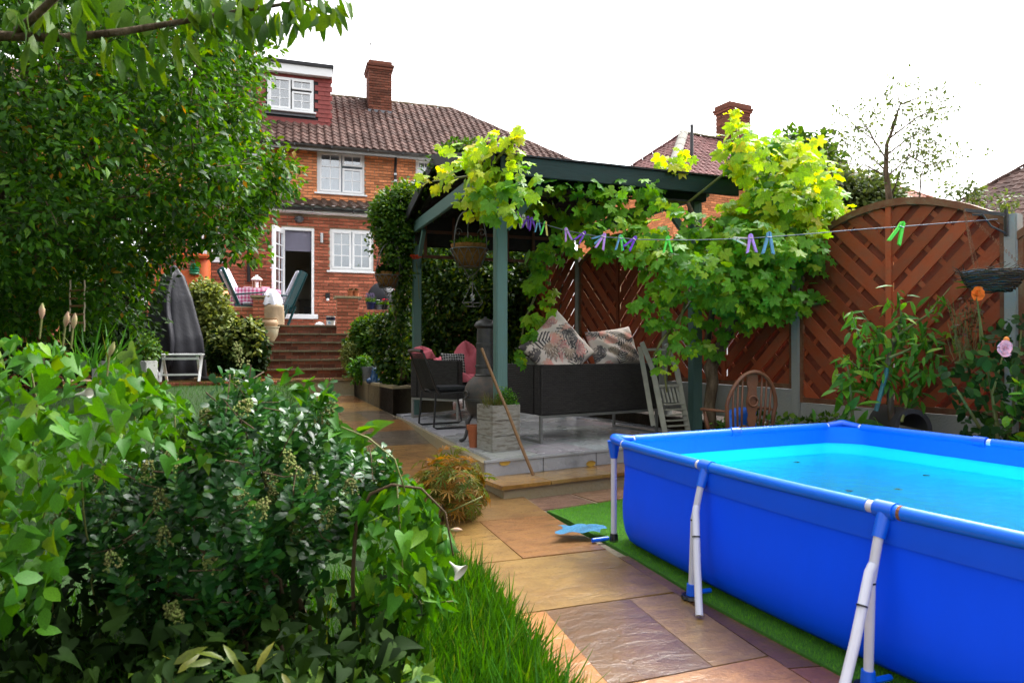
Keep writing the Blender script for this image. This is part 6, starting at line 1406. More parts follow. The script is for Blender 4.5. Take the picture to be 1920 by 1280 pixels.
for k in range(5): part('slat',box_in(sf,-.33,.33,-.17+.07*k,-.11+.07*k,sh-.03,sh-.002),M['whitep'],so_,bevel=.004)
for s_ in (-1,1):
    for y0,y1 in ((-.17,.15),(.17,-.15)): part('leg',MB().beam(sf.w(.29*s_ if y0<0 else .26*s_,y0*1.1,0),sf.w(.29*s_ if y0<0 else .26*s_,y1*.9,sh-.03),.025,.04,(1,0,0)),M['whitep'],so_,bevel=.003)
part('stretcher',box_in(sf,-.265,.265,-.15,-.12,.10,.13),M['whitep'],so_); part('front_rail',box_in(sf,-.275,.275,-.14,-.115,sh-.10,sh-.06),M['whitep'],so_)
pp=P(410,710,11.3); pp.z=lz; single('yellow_block',MB().box(-.07,.07,-.05,.05,0,.075,Matrix.Translation(pp)@Matrix.Rotation(.5,4,'Z')),mat('yellow_sponge',(.55,.32,.04),.8,.2,12,.3,40),'small yellow sponge block on the terrace edge','sponge',bevel=.012,loc=pp)
pp=P(389,708,11.5); pp.z=lz; single('shoe',MB().grid(lambda u,v:pp+Vector((-.14+.28*u,math.cos(v*math.pi*2)*.05*(.6+.5*math.sin(u*3)),.03+math.sin(v*math.pi*2)*.035*(1.6-u))),12,10),M['black'],'black rubber shoe beside the white stool','shoe',smooth=True,loc=pp)
pp=P(294,712,11.3); pp.z=lz; single('plastic_bottle',MB().lathe([(0,0),(.05,0),(.05,.14),(.02,.18),(.02,.20),(0,.20)],16,pp),M['plasticw'],'pale plastic bottle beside the white stool leg','bottle',smooth='auto',loc=pp)
# brick edging of the lower terrace
eg=thing('brick_edging','line of red bricks edging the lower terrace above the lawn','edging',H.w(-4,-3.8,-1.1),H.a)
for k in range(26):
    u=uL+.2-.225*k; piece('brick',bmesh_box(.215,.10,.065,M['brick'],'brick'),eg,HM(u,-3.84,-1.06))
# pots on the stone planter
pp=P(692,697,11.55); pp.z=.66; t=potty('ribbed_pot','grey ribbed pot on the stone planter',pp,.27,.10,.13,M['greyglaze']); 
for k in range(7): z=.03+.028*k; r=.10+(.031)*(z/.216); part('rib',MB().tube([pp+Vector((math.cos(a)*r,math.sin(a)*r,z)) for a in [j*math.pi/12 for j in range(25)]],.006,5),M['greyglaze'],t,smooth=True)
pp=P(704,699,11.1); pp.z=.66; t=thing('garden_ornament','small blue glazed seated frog ornament on the stone planter','ornament',pp)
part('body',MB().lathe([(0,0),(.10,0),(.105,.05),(.08,.13),(.06,.18),(.065,.21),(.05,.25),(0,.265)],20,pp),M['blueglaze'],t,smooth=True)
for s_ in (-1,1): part('leg',MB().ball(pp+Vector((.085*s_,-.05,.05)),.055,10,8,(1,1,.9)),M['blueglaze'],t,smooth=True); part('eye',MB().ball(pp+Vector((.03*s_,-.03,.255)),.018,8,6),M['blueglaze'],t,smooth=True)
pp=P(709,683,11.35); pp.z=.66; t=thing('stone_post_light','small grey stone pillar with a domed cap behind the blue frog','pillar',pp)
part('shaft',MB().lathe([(0,0),(.06,0),(.05,.30),(.06,.31)],12,pp),M['concrete'],t,smooth='auto'); part('cap',MB().lathe([(.06,.31),(.085,.33),(.08,.38),(.04,.41),(0,.415)],14,pp),M['greyglaze'],t,smooth='auto')
sb=tv(712,640,-2.2); t=thing('bird_stake','black wire stake with a little metal bird among the shrubs','ornament',Vector((sb.x,sb.y,.7)))
part('stake',MB().tube([Vector((sb.x,sb.y,.7)),tv(714,600,-2.2),tv(722,568,-2.2),tv(723,548,-2.2)],.008,5),M['black'],t); q=tv(719,606,-2.2); part('bird',MB().ball(q,.05,10,8,(1.5,.7,.8)).ball(q+Vector((.07,0,.04)),.028,8,6).tube([q-Vector((.06,0,0)),q-Vector((.14,0,-.04))],[.02,.008],6),M['black'],t,smooth=True)
# ================================================================== PLANTS
def limbs(t,base,targets,r0,mt,name='trunk',bname='branch',a=.12):
    base=Vector(base); fork=targets[0]; 
    part(name,MB().tube(wob(base,fork,7,a*.4),[r0*(1-.45*k/7) for k in range(8)],9),mt,t,smooth=True)
    for q in targets[1:]:
        q=Vector(q); n=8; pts=wob(fork,q,n,a); part(bname,MB().tube(pts,[r0*.5*(1-.85*k/n) for k in range(n+1)],6),mt,t,smooth=True)
def twigs(t,cent,per,L_,mt,r=.004,name='twig'):
    mb=MB()
    for c in cent:
        c=Vector(c)
        for _ in range(per):
            d=Vector((random.gauss(0,1),random.gauss(0,1),random.gauss(-.2,.7))).normalized(); mb.tube([c-d*L_*.5,c+Vector((0,0,random.uniform(-.03,.03))),c+d*L_*.5],[r,r*.8,r*.4],4,cap=False)
    part(name,mb,mt,t,kind='stuff')
# --- big tree on the left
tb=Vector((-4.6,5.6,.1)); tr=thing('plum_tree','large dense dark green tree filling the upper left','tree',tb)
cr=[(-260,-140),(120,-150),(330,-60),(440,-10),(470,40),(482,95),(455,150),(478,215),(452,262),(478,300),(520,300),(528,330),(488,372),(472,410),(452,436),(468,470),(440,482),(400,442),(365,436),(335,470),(282,512),(250,560),(215,600),(120,612),(0,610),(-260,640)]
cl=vol(cr,4.2,7.2,1750,110)
limbs(tr,tb,[Vector((-4.3,5.6,2.0)),P(120,300,5.6),P(260,190,5.5),P(380,330,5.8),P(60,90,5.2),P(420,150,5.8),P(330,440,5.8),P(470,330,5.9),P(150,470,5.4),P(20,450,5.2)],.16,M['bark'])
twigs(tr,cl[::3],1,.42,M['twig'])
p_,d_=clumps(cl,50,.215,.75); n=len(p_)
dirs=norm(d_*.7+.8*rnd(n)+np.array([.1,-.1,-.45])); nr=norm(UP*.9+.75*rnd(n)+np.array([0,-.45,0]))
leaves(tr,'ovs',p_,dirs,nr,.064*rng.uniform(.6,1.3,n),M['lf_tree'],300)
# outer sprays at the right rim
sp=[(508,305),(535,300),(545,325),(505,270),(500,95),(490,60),(470,190),(480,120),(455,455),(480,478),(470,390),(497,360),(430,470)]
c=np.array([P(x,y,5.7+random.uniform(-.2,.2)) for x,y in sp]); p_,d_=clumps(c,34,.15,.7); n=len(p_)
leaves(tr,'ovate',p_,norm(d_+.6*rnd(n)-UP*.3),norm(UP+.7*rnd(n)),.062*rng.uniform(.6,1.2,n),M['lf_mid'],60)
# --- overhanging branch close to the camera
ob=Vector((-2.3,1.7,0)); ot=thing('magnolia_tree','tree with large drooping leaves whose branch crosses the top left corner','tree',ob)
b1=[P(-150,95,1.95),P(0,66,2.0),P(120,70,2.02),P(230,58,2.05),P(335,40,2.1),P(430,22,2.15),P(520,8,2.2),P(600,-6,2.25),P(660,-14,2.3)]
part('trunk',MB().tube([ob,ob+Vector((.03,.05,1.0)),ob+Vector((.1,.1,1.7)),b1[0]],[.08,.06,.045,.03],9),M['bark'],ot,smooth=True)
part('branch',MB().tube(b1,[.018,.015,.013,.011,.009,.008,.006,.005,.003],8),M['bark'],ot,smooth=True); b2=[P(30,58,2.0),P(62,30,1.98),P(105,-10,1.95),P(150,-60,1.9)]; part('branch',MB().tube(b2,[.013,.011,.010,.007],7),M['bark'],ot,smooth=True)
pts=[];
for (x,y,d) in ((60,70,2.0),(110,60,2.0),(150,40,2.0),(200,80,2.05),(250,85,2.05),(300,60,2.1),(330,95,2.1),(350,70,2.1),(215,110,2.05),(280,110,2.1),(345,20,2.1),(380,25,2.15),(400,40,2.15),(430,45,2.15),(455,20,2.2),(480,40,2.2),(510,25,2.2),(540,20,2.22),(560,30,2.25),(590,10,2.25),(615,15,2.28),(640,5,2.3),(370,-10,2.1),(420,-15,2.15),(480,-20,2.2),(545,-15,2.2),(100,10,1.95),(60,20,1.95),(20,30,1.95),(160,-10,1.95)):
    for _ in range(6): pts.append(P(x+random.uniform(-18,18),y+random.uniform(-16,10),d+random.uniform(-.08,.08)))
n=len(pts); dirs=norm(np.array([0.15,0,-1.0])+.55*rnd(n)); leaves(ot,'lance',np.array(pts),dirs,norm(rnd(n)+np.array([0,-.5,.5])),.088*rng.uniform(.5,1.15,n),M['lf_mid'],300)
k=[(60+random.uniform(-50,560),random.uniform(-10,40)) for _ in range(110)]; pts=np.array([P(x,y,2.15+random.uniform(-.1,.1)) for x,y in k]); n=len(pts)
leaves(ot,'ovate',pts,norm(np.array([.1,0,-1.0])+.7*rnd(n)),norm(rnd(n)+np.array([0,-.5,.5])),.075*rng.uniform(.5,1.1,n),M['lf_mid'],300)
oc=rng.uniform([-3.6,-1.8,2.75],[.2,1.7,3.8],(420,3)); oc=oc[(oc[:,0]<-.15*oc[:,1]+.1)]; p_,d_=clumps(oc,26,.22,.8); n=len(p_); leaves(ot,'ovs',p_,norm(d_+.7*rnd(n)-UP*.4),norm(UP+.7*rnd(n)),.10*rng.uniform(.6,1.2,n),M['lf_tree'],0)  # unseen crown overhead, added to shade the lower left ground
for q in ((-1.6,.6,3.1),(-.6,.2,3.2),(-2.6,-.6,3.2),(-1.2,-1.2,3.3)): part('branch',MB().tube([ob+Vector((.1,.1,1.7)),Vector(q)],[.035,.012],6),M['bark'],ot)
# --- dark evergreen mass and brick pile behind the tree
hg=thing('boundary_hedge','dark evergreen hedge in deep shade at the left boundary','hedge',Vector((-7,9.5,.2)))
part('stem',MB().tube([Vector((-6.6,9.5,.2)),Vector((-6.6,9.6,2.2))],[.08,.04],6),M['bark'],hg)
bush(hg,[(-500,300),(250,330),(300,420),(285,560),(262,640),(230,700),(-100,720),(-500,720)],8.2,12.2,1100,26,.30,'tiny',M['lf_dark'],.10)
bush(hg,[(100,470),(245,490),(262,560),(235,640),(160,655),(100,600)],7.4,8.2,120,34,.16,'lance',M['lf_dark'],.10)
bp_=thing('brick_pile','heap of old red bricks in the shade under the large tree','brick pile',P(60,640,6.6))
for k in range(16):
    q=P(25+random.uniform(0,70),606+7*(k%5)+random.uniform(-2,2),6.6+random.uniform(-.15,.15)); piece('brick',bmesh_box(.215,.10,.065,M['brick'],'brick'),bp_,Matrix.Translation(q)@Matrix.Rotation(random.uniform(-.5,.5),4,'Z'))
rl=thing('rope_ladder','small rope ladder with wooden rungs hanging in the shade of the tree','ladder',P(145,640,5.0))
for x in (131,158): part('rope',MB().tube([P(x,525+q*12,5.0)+Vector((.003*math.sin(q*2),0,0)) for q in range(9)],.006,5),M['cream'],rl)
for y in (545,560,574,590,606): part('rung',MB().tube([P(131,y,5.0),P(158,y-1,5.0)],.009,6),M['pole'],rl)
# --- trough shrub left of the covered heater
ts=thing('shrub','small yellow green shrub in a grey trough left of the covered heater','shrub',P(235,700,9.0)); part('stem',MB().tube([P(235,700,9.0),P(235,650,9.0)],.02,6),M['bark'],ts)
c=bush(ts,[(165,650),(195,612),(235,605),(280,630),(292,660),(270,690),(200,695),(170,690)],8.6,9.5,150,22,.11,'ovate',M['lf_mid'],.055); twigs(ts,c[::3],1,.2,M['twig'],.003)
single('trough',MB().box(-.35,.35,-.15,.15,-.28,0,Matrix.Translation(P(235,676,8.9))),M['concrete'],'grey stone trough holding a small yellow green shrub','trough',bevel=.01,loc=P(235,690,8.9))
# --- shrubs either side of the steps
vs=thing('shrub','cream variegated shrub between the covered heater and the brick wall','shrub',P(395,700,12.6)); part('stem',MB().tube([P(395,705,12.6),P(395,600,12.6)],.03,6),M['bark'],vs)
c=bush(vs,[(350,545),(372,528),(410,540),(432,580),(432,650),(420,690),(375,690),(356,620)],12.2,13.2,420,26,.13,'ovate',M['lf_var'],.07)
es=thing('shrub','green elder like shrub left of the cream urn','shrub',P(448,700,11.9)); part('stem',MB().tube([P(448,712,11.9),P(448,640,11.9)],.03,6),M['bark'],es)
bush(es,[(402,668),(410,635),(440,612),(470,606),(490,632),(490,670),(478,695),(420,700)],11.5,12.4,260,24,.14,'ovate',M['lf_dark'],.10); bush(es,[(402,660),(410,632),(440,608),(472,604),(490,632),(480,660)],11.4,12.2,90,14,.14,'ovate',M['lf_var'],.08)
for lab,poly,dd,mt,sz,k,ncl in (('yellow green shrub on the right of the brick steps',[(652,640),(668,612),(700,598),(735,600),(742,640),(735,680),(700,690),(662,690)],(12.0,13.0),'lf_mid',.08,'ovate',330),('dark shrub with white flowers behind the blue frog',[(705,600),(742,590),(765,600),(772,660),(765,712),(722,716),(712,690)],(10.2,11.0),'lf_jas',.07,'ovate',330),('grey green feathery shrub at the right foot of the steps',[(646,655),(662,640),(684,655),(688,690),(672,704),(652,700)],(12.0,12.6),'lf_var',.05,'tiny',120),('low bright plant beside the ribbed pot',[(658,690),(675,672),(690,680),(688,706),(664,706)],(11.4,11.8),'lf_peach',.06,'ovate',50)):
    c0=P(sum(p[0] for p in poly)/len(poly),max(p[1] for p in poly),sum(dd)/2); t=thing('shrub',lab,'shrub',c0); part('stem',MB().tube([c0,c0+Vector((0,0,.3))],.02,6),M['bark'],t); bush(t,poly,*dd,ncl,24,.12,k,M[mt],sz)
# --- jasmine climber
jt=thing('jasmine_climber','dark jasmine climber with tiny white flowers over the rear of the gazebo','climber',P(745,700,10.4))
part('stem',MB().tube([P(757,712,10.3),P(750,640,10.3),P(740,570,10.3),P(755,500,10.2)],[.05,.045,.04,.03],7),M['bark'],jt,smooth=True)
J1=[(706,395),(722,372),(745,358),(768,356),(783,372),(786,388),(778,400),(770,440),(762,470),(760,520),(742,520),(728,470),(712,430)]
J2=[(775,440),(840,430),(905,440),(1000,455),(1042,500),(1045,570),(1000,640),(940,690),(880,690),(790,690),(772,600)]
J3=[(815,300),(845,270),(890,275),(880,305),(840,315)]
bush(jt,J1,9.7,10.8,330,26,.17,'ovate',M['lf_jas'],.065,bulge=30)
for q in ((712,420,360,9.8),(708,470,400,9.8),(745,520,470,9.8),(760,560,500,9.8)):
    c=np.array([P(q[0]+random.gauss(0,10),q[1]+(q[2]-q[1])*random.random(),q[3]+random.gauss(0,.12)) for _ in range(10)]); p_,d_=clumps(c,12,.09); n=len(p_); leaves(jt,'ovate',p_,norm(d_+.6*rnd(n)),norm(UP+.7*rnd(n)),.06*rng.uniform(.6,1.2,n),M['lf_mid' if random.random()<.6 else 'lf_jas'],0)
bush(jt,[(772,350),(830,335),(875,345),(860,380),(800,410),(772,430)],9.6,10.4,170,22,.14,'ovate',M['lf_jas'],.065)
bush(jt,[(742,470),(764,440),(766,600),(760,700),(742,640)],9.9,10.3,90,20,.10,'ovate',M['lf_jas'],.065); bush(jt,J2,10.9,12.6,1500,22,.17,'ovate',M['lf_jas'],.075); bush(jt,J3,8.6,9.2,50,22,.10,'ovate',M['lf_mid'],.065)
bush(jt,J1,9.55,10.1,260,14,.12,'ovate',M['lf_mid'],.065)  # paler leaves over the front; their colour stands in for light on the climber
def florets(t,poly,d0,d1,n,r,mt,name='flower_cluster'):
    pts=vol(poly,d0,d1,n,60); Vv=[];Ff=[]
    for i,p in enumerate(pts):
        b=len(Vv); ax=rnd(5); 
        for q in ax: Vv.append(p+q*r)
        Ff+=[(b,b+1,b+2),(b,b+2,b+3),(b,b+3,b+4)]
    mb=MB(); mb.v=[tuple(v) for v in Vv]; mb.f=Ff; part(name,mb,mt,t,kind='stuff')
florets(jt,J1,9.6,9.9,110,.015,M['jasfl']); florets(jt,J2,10.8,11.2,70,.013,M['jasfl']); florets(jt,[(705,600),(742,590),(765,600),(772,660),(765,712),(722,716),(712,690)],10.1,10.4,60,.015,M['jasfl'])
rf=thing('climbing_rose','single orange rose beside the rear green post','flower',P(780,487,9.5)); part('stem',MB().tube([P(786,560,9.6),P(784,520,9.6),P(780,490,9.55)],.005,5),M['stem'],rf); flowers(rf,P(780,487,9.5),.04,(.65,.09,.03),5,0,'petal',.05)
for (x,y,d) in ((812,312,8.3),(803,325,8.5),(796,338,8.8),(790,350,9.0),(784,364,9.3),(778,380,9.6),(772,396,9.9),(766,412,10.1),(798,350,9.0),(806,340,8.7),(785,385,9.5),(776,405,9.8)):
    c=np.array([P(x+random.gauss(0,7),y+random.gauss(0,6),d+random.gauss(0,.06)) for _ in range(5)]); p_,d_=clumps(c,9,.08); n=len(p_); leaves(jt,'ovate',p_,norm(d_+.6*rnd(n)),norm(UP+.7*rnd(n)),.055*rng.uniform(.6,1.2,n),M['lf_jas' if random.random()<.5 else 'lf_mid'],0)
# --- grape vine on the gazebo
gv=thing('grape_vine','grape vine with bright lobed leaves over the gazebo and fence','grape vine',P(1342,800,7.05))
part('trunk',MB().tube([P(1334,815,7.05),P(1330,760,7.05),P(1336,715,7.05),P(1332,690,7.05),P(1346,660,7.0),P(1372,610,6.95),P(1392,575,6.95),P(1400,520,7.0)],[.065,.058,.06,.07,.06,.05,.04,.03],10),M['bark'],gv,smooth=True)
part('trunk',MB().tube([P(1334,690,7.05),P(1326,640,7.1),P(1340,560,7.1),P(1320,450,7.0),P(1290,380,6.9)],[.045,.036,.03,.026,.02],8),M['bark'],gv,smooth=True)
canes=[[(1290,380,7.1),(1200,372,7.1),(1100,368,7.1),(1010,366,6.9),(950,352,6.5),(925,320,6.25)],[(1400,520,7),(1450,440,6.9),(1480,360,6.9),(1500,300,6.9)],[(1392,575,6.95),(1300,560,6.7),(1240,640,6.3),(1225,668,6.3)],[(1300,520,6.6),(1262,640,6.3),(1246,700,6.3),(1250,735,6.3)],[(930,300,6.2),(960,265,6.2),(980,245,6.2)],[(1400,520,7),(1480,560,6.7),(1530,570,6.6),(1590,560,6.6)],[(1290,380,6.9),(1390,300,6.8),(1380,220,6.8)],[(1000,470,7.6),(1010,540,7.6),(985,600,7.5),(970,670,7.4)],[(930,300,6.2),(880,330,6.6),(810,340,7.6)]]
for cpts in canes: part('cane',MB().tube([P(*q) for q in cpts],[.014]*(len(cpts)-1)+[.006],6),M['stem'],gv,smooth=True)
def vine(poly,d0,d1,n,mt,size,nind,bulge=60,droop=.9):
    p_=vol(poly,d0,d1,n,bulge); dirs=norm(np.array([0,-.35,-droop])+.65*rnd(n)); nr=norm(np.array([0,-.75,.75])+.6*rnd(n)); leaves(gv,'vine',p_,dirs,nr,size*rng.uniform(.6,1.2,n),M[mt],nind)
VA=[(838,290),(880,270),(920,262),(960,240),(982,248),(950,285),(945,300),(985,330),(1000,375),(960,392),(935,380),(895,392),(880,360),(862,330),(838,330)]
VB=[(1225,270),(1290,262),(1350,310),(1365,262),(1380,212),(1400,250),(1420,270),(1455,268),(1500,265),(1520,300),(1555,310),(1560,350),(1560,385),(1590,400),(1540,420),(1530,450),(1500,450),(1540,480),(1522,540),(1512,575),(1450,580),(1400,600),(1370,580),(1330,600),(1300,560),(1250,560),(1215,520),(1200,470),(1250,450),(1290,400),(1330,370),(1290,330)]
def vclump(cs,per,rad,mt,size,nind):
    c=np.array([P(*q) for q in cs]); p_,d_=clumps(c,per,rad,.9); n=len(p_); k=rng.random(n)
    dirs=norm(np.array([0,-.3,-.8])+.75*rnd(n)+.3*d_); nr=norm(np.array([0,-.65,.75])+.65*rnd(n)+.3*d_); leaves(gv,'vine',p_,dirs,nr,size*rng.uniform(.5,1.25,n),M[mt],nind)
def scat(poly,d0,d1,n): return [((p[0]/p[1])*FPX+960,HZ-(p[2]-CH)/p[1]*FPX,p[1]) for p in vol(poly,d0,d1,n,40)]
YP=[(1385,345),(1376,285),(1378,250),(1400,252),(1455,262),(1512,272),(1548,310),(1560,360),(1585,400),(1530,425),(1500,440),(1440,430),(1390,415),(1375,390)]
GP=[(1195,455),(1250,440),(1305,415),(1350,400),(1400,400),(1470,430),(1535,445),(1540,480),(1520,560),(1450,585),(1400,600),(1350,585),(1300,555),(1240,560),(1205,520)]
vclump(scat(YP,6.1,7.2,52),13,.17,'lf_viney',.138,90)
vclump(scat(YP,6.3,7.2,30),11,.19,'lf_vine',.16,20)
vclump(scat(GP,5.9,7.2,90),11,.18,'lf_vine',.15,150)
vclump([(1500,300,6.5),(1550,320,6.5),(1555,360,6.5),(1590,402,6.5),(1545,425,6.5),(1525,450,6.4),(1372,232,6.6),(1385,262,6.6),(1420,268,6.6),(1470,262,6.6),(1240,300,6.9),(1280,290,6.9),(1270,310,6.9)],9,.12,'lf_viney',.13,20)
vclump([(1375,205,6.6),(1366,225,6.6),(1395,240,6.6)],4,.08,'lf_viney',.10,6)
VA=[(838,292),(880,270),(920,262),(955,245),(970,262),(950,290),(990,320),(1000,375),(960,392),(935,385),(895,385),(880,360),(855,338)]
vclump(scat(VA,5.9,6.8,24),8,.17,'lf_viney',.132,60)
vclump([(1010,350,6.2),(990,372,6.0),(1060,345,6.5),(1110,352,6.5),(1165,350,6.5),(1215,345,6.6),(1140,375,6.6),(1090,385,6.6),(1235,385,6.6),(1280,395,6.5),(1205,430,6.5),(1240,425,6.4)],7,.15,'lf_vine',.14,40); vclump([(960,255,6.2),(975,245,6.2),(940,268,6.2),(855,300,6.6),(845,335,6.8),(820,345,7.2),(800,340,7.8),(835,315,7.0),(870,290,6.5),(895,275,6.3),(925,262,6.2)],7,.10,'lf_viney',.13,20)
vclump([(925,395,6.0),(955,390,5.9),(975,355,6.0),(985,338,6.0),(905,360,6.1),(960,350,5.9)],7,.12,'lf_vine',.16,25)
vclump([(1010,385,7.2),(1040,400,7.2),(1075,410,7.2),(1060,465,6.9),(1110,440,6.6),(1150,445,6.6),(1185,430,6.6),(1190,465,6.5),(1020,465,7.0),(1100,400,6.8),(1160,390,6.8),(1205,410,6.8)],8,.16,'lf_vine',.17,40)
vclump([(1060,350,6.7),(1120,350,6.7),(1170,345,6.7),(1130,385,6.8),(1210,360,6.8),(1240,352,6.8)],7,.17,'lf_vine',.17,20)
vclump([(1000,480,7.4),(1020,500,7.4),(1010,530,7.4),(1025,560,7.4),(1000,590,7.4),(1030,475,7.3)],9,.14,'lf_vine',.16,20); vclump([(975,655,7.1),(985,635,7.1),(970,675,7.0),(1000,620,7.1)],4,.07,'lf_vine',.14,8)
vclump([(1225,535,6.3),(1240,555,6.3),(1215,575,6.3),(1235,600,6.3),(1255,585,6.3)],5,.09,'lf_vine',.14,12); vclump([(1265,620,6.3),(1258,660,6.3),(1300,600,6.4),(1285,640,6.4),(1246,690,6.3),(1275,605,6.3),(1222,660,6.3)],3,.07,'lf_vine',.12,10)
vclump([(1110,425,6.5),(1150,415,6.5),(1085,445,6.6),(1180,470,6.4),(1215,445,6.4),(1130,470,6.7),(1230,480,6.3),(1060,430,6.6)],8,.15,'lf_vine',.145,30)
vclump([(1245,600,6.3),(1262,640,6.3),(1252,675,6.3),(1300,580,6.4),(1320,640,6.6),(1290,660,6.5),(1215,600,6.3),(1196,560,6.3)],4,.08,'lf_vine',.13,16)
vclump([(1330,610,6.9),(1370,610,6.9),(1400,600,6.8),(1345,640,6.9),(1300,625,7.0)],6,.13,'lf_vine',.15,12); vclump([(1530,560,6.6),(1505,575,6.6),(1560,565,6.6),(1590,575,6.6)],3,.08,'lf_vine',.10,6)
# --- peach tree, laurel seedling, roses along the fence
pt=thing('peach_tree','young peach tree with long drooping leaves in front of the arched fence','tree',P(1672,800,5.45)); part('trunk',MB().tube([P(1674,812,5.45),P(1668,740,5.45),P(1662,690,5.45),P(1672,650,5.45),P(1690,600,5.4)],[.03,.026,.024,.018,.012],8),M['bark'],pt,smooth=True)
brs=[((1664,695),(1620,650),(1600,600)),((1668,670),(1740,640),(1790,628)),((1675,650),(1690,590),(1685,550)),((1680,630),(1740,590),(1785,535)),((1664,690),(1610,690),(1580,665)),((1675,640),(1700,610),(1720,620)),((1690,790),(1704,740),(1708,690)),((1668,660),(1640,620),(1615,585))]
pc=[]
for b in brs:
    q=[P(*x,5.45+random.uniform(-.18,.18)) for x in b]; part('branch',MB().tube(q,[.012,.008,.003],6),M['stem'],pt,smooth=True)
    for k in range(22): t=random.uniform(.3,1.05); a=q[0].lerp(q[1],min(1,t*2)) if t<.5 else q[1].lerp(q[2],min(1,(t-.5)*2)); pc.append(a+Vector((random.gauss(0,.05),random.gauss(0,.06),random.gauss(0,.04))))
n=len(pc); leaves(pt,'lance',np.array(pc),norm(np.array([0,-.3,-.55])+.95*rnd(n)),norm(np.array([0,-.4,.8])+.5*rnd(n)),.125*rng.uniform(.6,1.2,n),M['lf_peach'],200)
p_=vol([(1610,640),(1660,600),(1740,600),(1760,650),(1740,720),(1690,740),(1640,730),(1610,700)],5.25,5.75,230,40); n=len(p_); leaves(pt,'lance',p_,norm(np.array([0,-.3,-.5])+.9*rnd(n)),norm(np.array([0,-.5,.8])+.4*rnd(n)),.12*rng.uniform(.6,1.2,n),M['lf_peach'],60)
p_=vol([(1740,560),(1790,530),(1800,600),(1780,660),(1750,690),(1740,640)],5.5,5.8,26,40); n=len(p_); leaves(pt,'lance',p_,norm(np.array([0,-.3,-.5])+.9*rnd(n)),norm(np.array([0,-.5,.8])+.4*rnd(n)),.11*rng.uniform(.6,1.2,n),M['lf_peach'],20)
single('garden_stake',MB().tube([P(1642,770,5.4),P(1664,690,5.4)],.018,8),mat('teal_stake',(.04,.16,.17),.6,.4,20),'short teal stake tied to the peach tree trunk','stake',loc=P(1642,770,5.4))
ls=thing('laurel_sapling','leafy sapling with long glossy leaves beside the concrete post','sapling',P(1598,795,5.5)); st_=[P(1600,810,5.5),P(1595,740,5.5),P(1590,690,5.5),P(1580,672,5.5)]; part('stem',MB().tube(st_,[.014,.011,.008,.004],6),M['stem'],ls)
pc=[]
for k in range(46): t=random.random(); a=st_[0].lerp(st_[2],.15+.85*t); pc.append(a+Vector((random.gauss(0,.07),random.gauss(0,.07),random.gauss(0,.03))))
n=len(pc); leaves(ls,'lance',np.array(pc),norm(rnd(n)+np.array([0,-.2,-.5])),norm(np.array([0,-.6,.7])+.3*rnd(n)),.19*rng.uniform(.6,1.15,n),M['lf_peach'],60)
rs_=thing('rose_bush','dark leaved rose bush with one pink rose below the willow basket','rose bush',P(1870,820,4.85))
for q in ([(1870,825),(1860,740),(1882,660)],[(1890,825),(1905,720),(1915,620)],[(1850,825),(1800,740),(1770,700)],[(1870,800),(1845,650),(1832,560)]): part('cane',MB().tube([P(*x,4.85+random.uniform(-.12,.12)) for x in q],[.012,.009,.005],6),M['stem'],rs_)
p_=vol([(1760,690),(1800,655),(1840,640),(1860,600),(1900,590),(1990,560),(1990,830),(1810,830),(1800,760),(1770,730)],4.5,5.3,620,50); n=len(p_); leaves(rs_,'ovate',p_,norm(rnd(n)+np.array([0,-.2,-.4])),norm(np.array([0,-.5,.8])+.5*rnd(n)),.085*rng.uniform(.6,1.2,n),M['lf_rose'],140)
p_=vol([(1880,740),(1920,710),(1990,700),(1990,830),(1880,830)],4.3,4.6,90,50); n=len(p_); leaves(rs_,'ovate',p_,norm(rnd(n)+np.array([0,-.2,-.4])),norm(np.array([0,-.5,.8])+.5*rnd(n)),.085*rng.uniform(.6,1.2,n),M['lf_peach'],30)
def rose(px,py,d,col,r,lab,t=None):
    c=P(px,py,d); mb=[]
    for ringk,(nr_,rr,tilt) in enumerate(((5,1.0,.3),(5,.8,.7),(4,.55,1.0),(3,.3,1.3))):
        for k in range(nr_):
            a=k*6.283/nr_+ringk*.6+random.uniform(-.3,.3); tilt=tilt*random.uniform(.75,1.25); rr=rr*random.uniform(.88,1.12); m=MB().grid(lambda u,v:c+Vector(((math.cos(a+(u-.5)*1.3)*rr*(v**.7)*math.cos(tilt*v*.8))*r,-(.25+.5*math.sin(tilt*v))*r*.9*(.5+rr*.2)+random.uniform(-.12,.12)*r,math.sin(a+(u-.5)*1.3)*rr*(v**.7)*math.cos(tilt*v*.8)*r)),5,4); part('petal',m,M['petal'],t,color=col,smooth=True)
rose(1882,652,4.55,(.80,.36,.44),.055,'',rs_); ro=thing('climbing_rose','orange rose flower below the willow basket by the fence','flower',P(1832,551,4.75)); part('stem',MB().tube([P(1838,640,4.85),P(1836,590,4.8),P(1832,553,4.76)],.004,5),M['stem'],ro); rose(1832,551,4.7,(.75,.13,.01),.045,'',ro)
single('rose_bud',MB().ball(P(1887,637,4.6),.018,10,8,(1,1,1.3)),mat('orange_bud',(.65,.2,.03),.6,.2,20),'small orange rosebud just above the pink rose','flower',smooth=True,loc=P(1887,637,4.6))
fx=thing('airy_plant','wispy red and green plant between the peach tree and the willow basket','plant',P(1815,700,5.3)); mb=MB()
for k in range(40): a=P(1790+random.uniform(0,50),690,5.3+random.uniform(-.1,.1)); b=P(1785+random.uniform(-10,65),random.uniform(550,650),5.3+random.uniform(-.1,.1)); mb.tube([a,a.lerp(b,.5)+Vector((random.gauss(0,.02),0,0)),b],.002,4,cap=False)
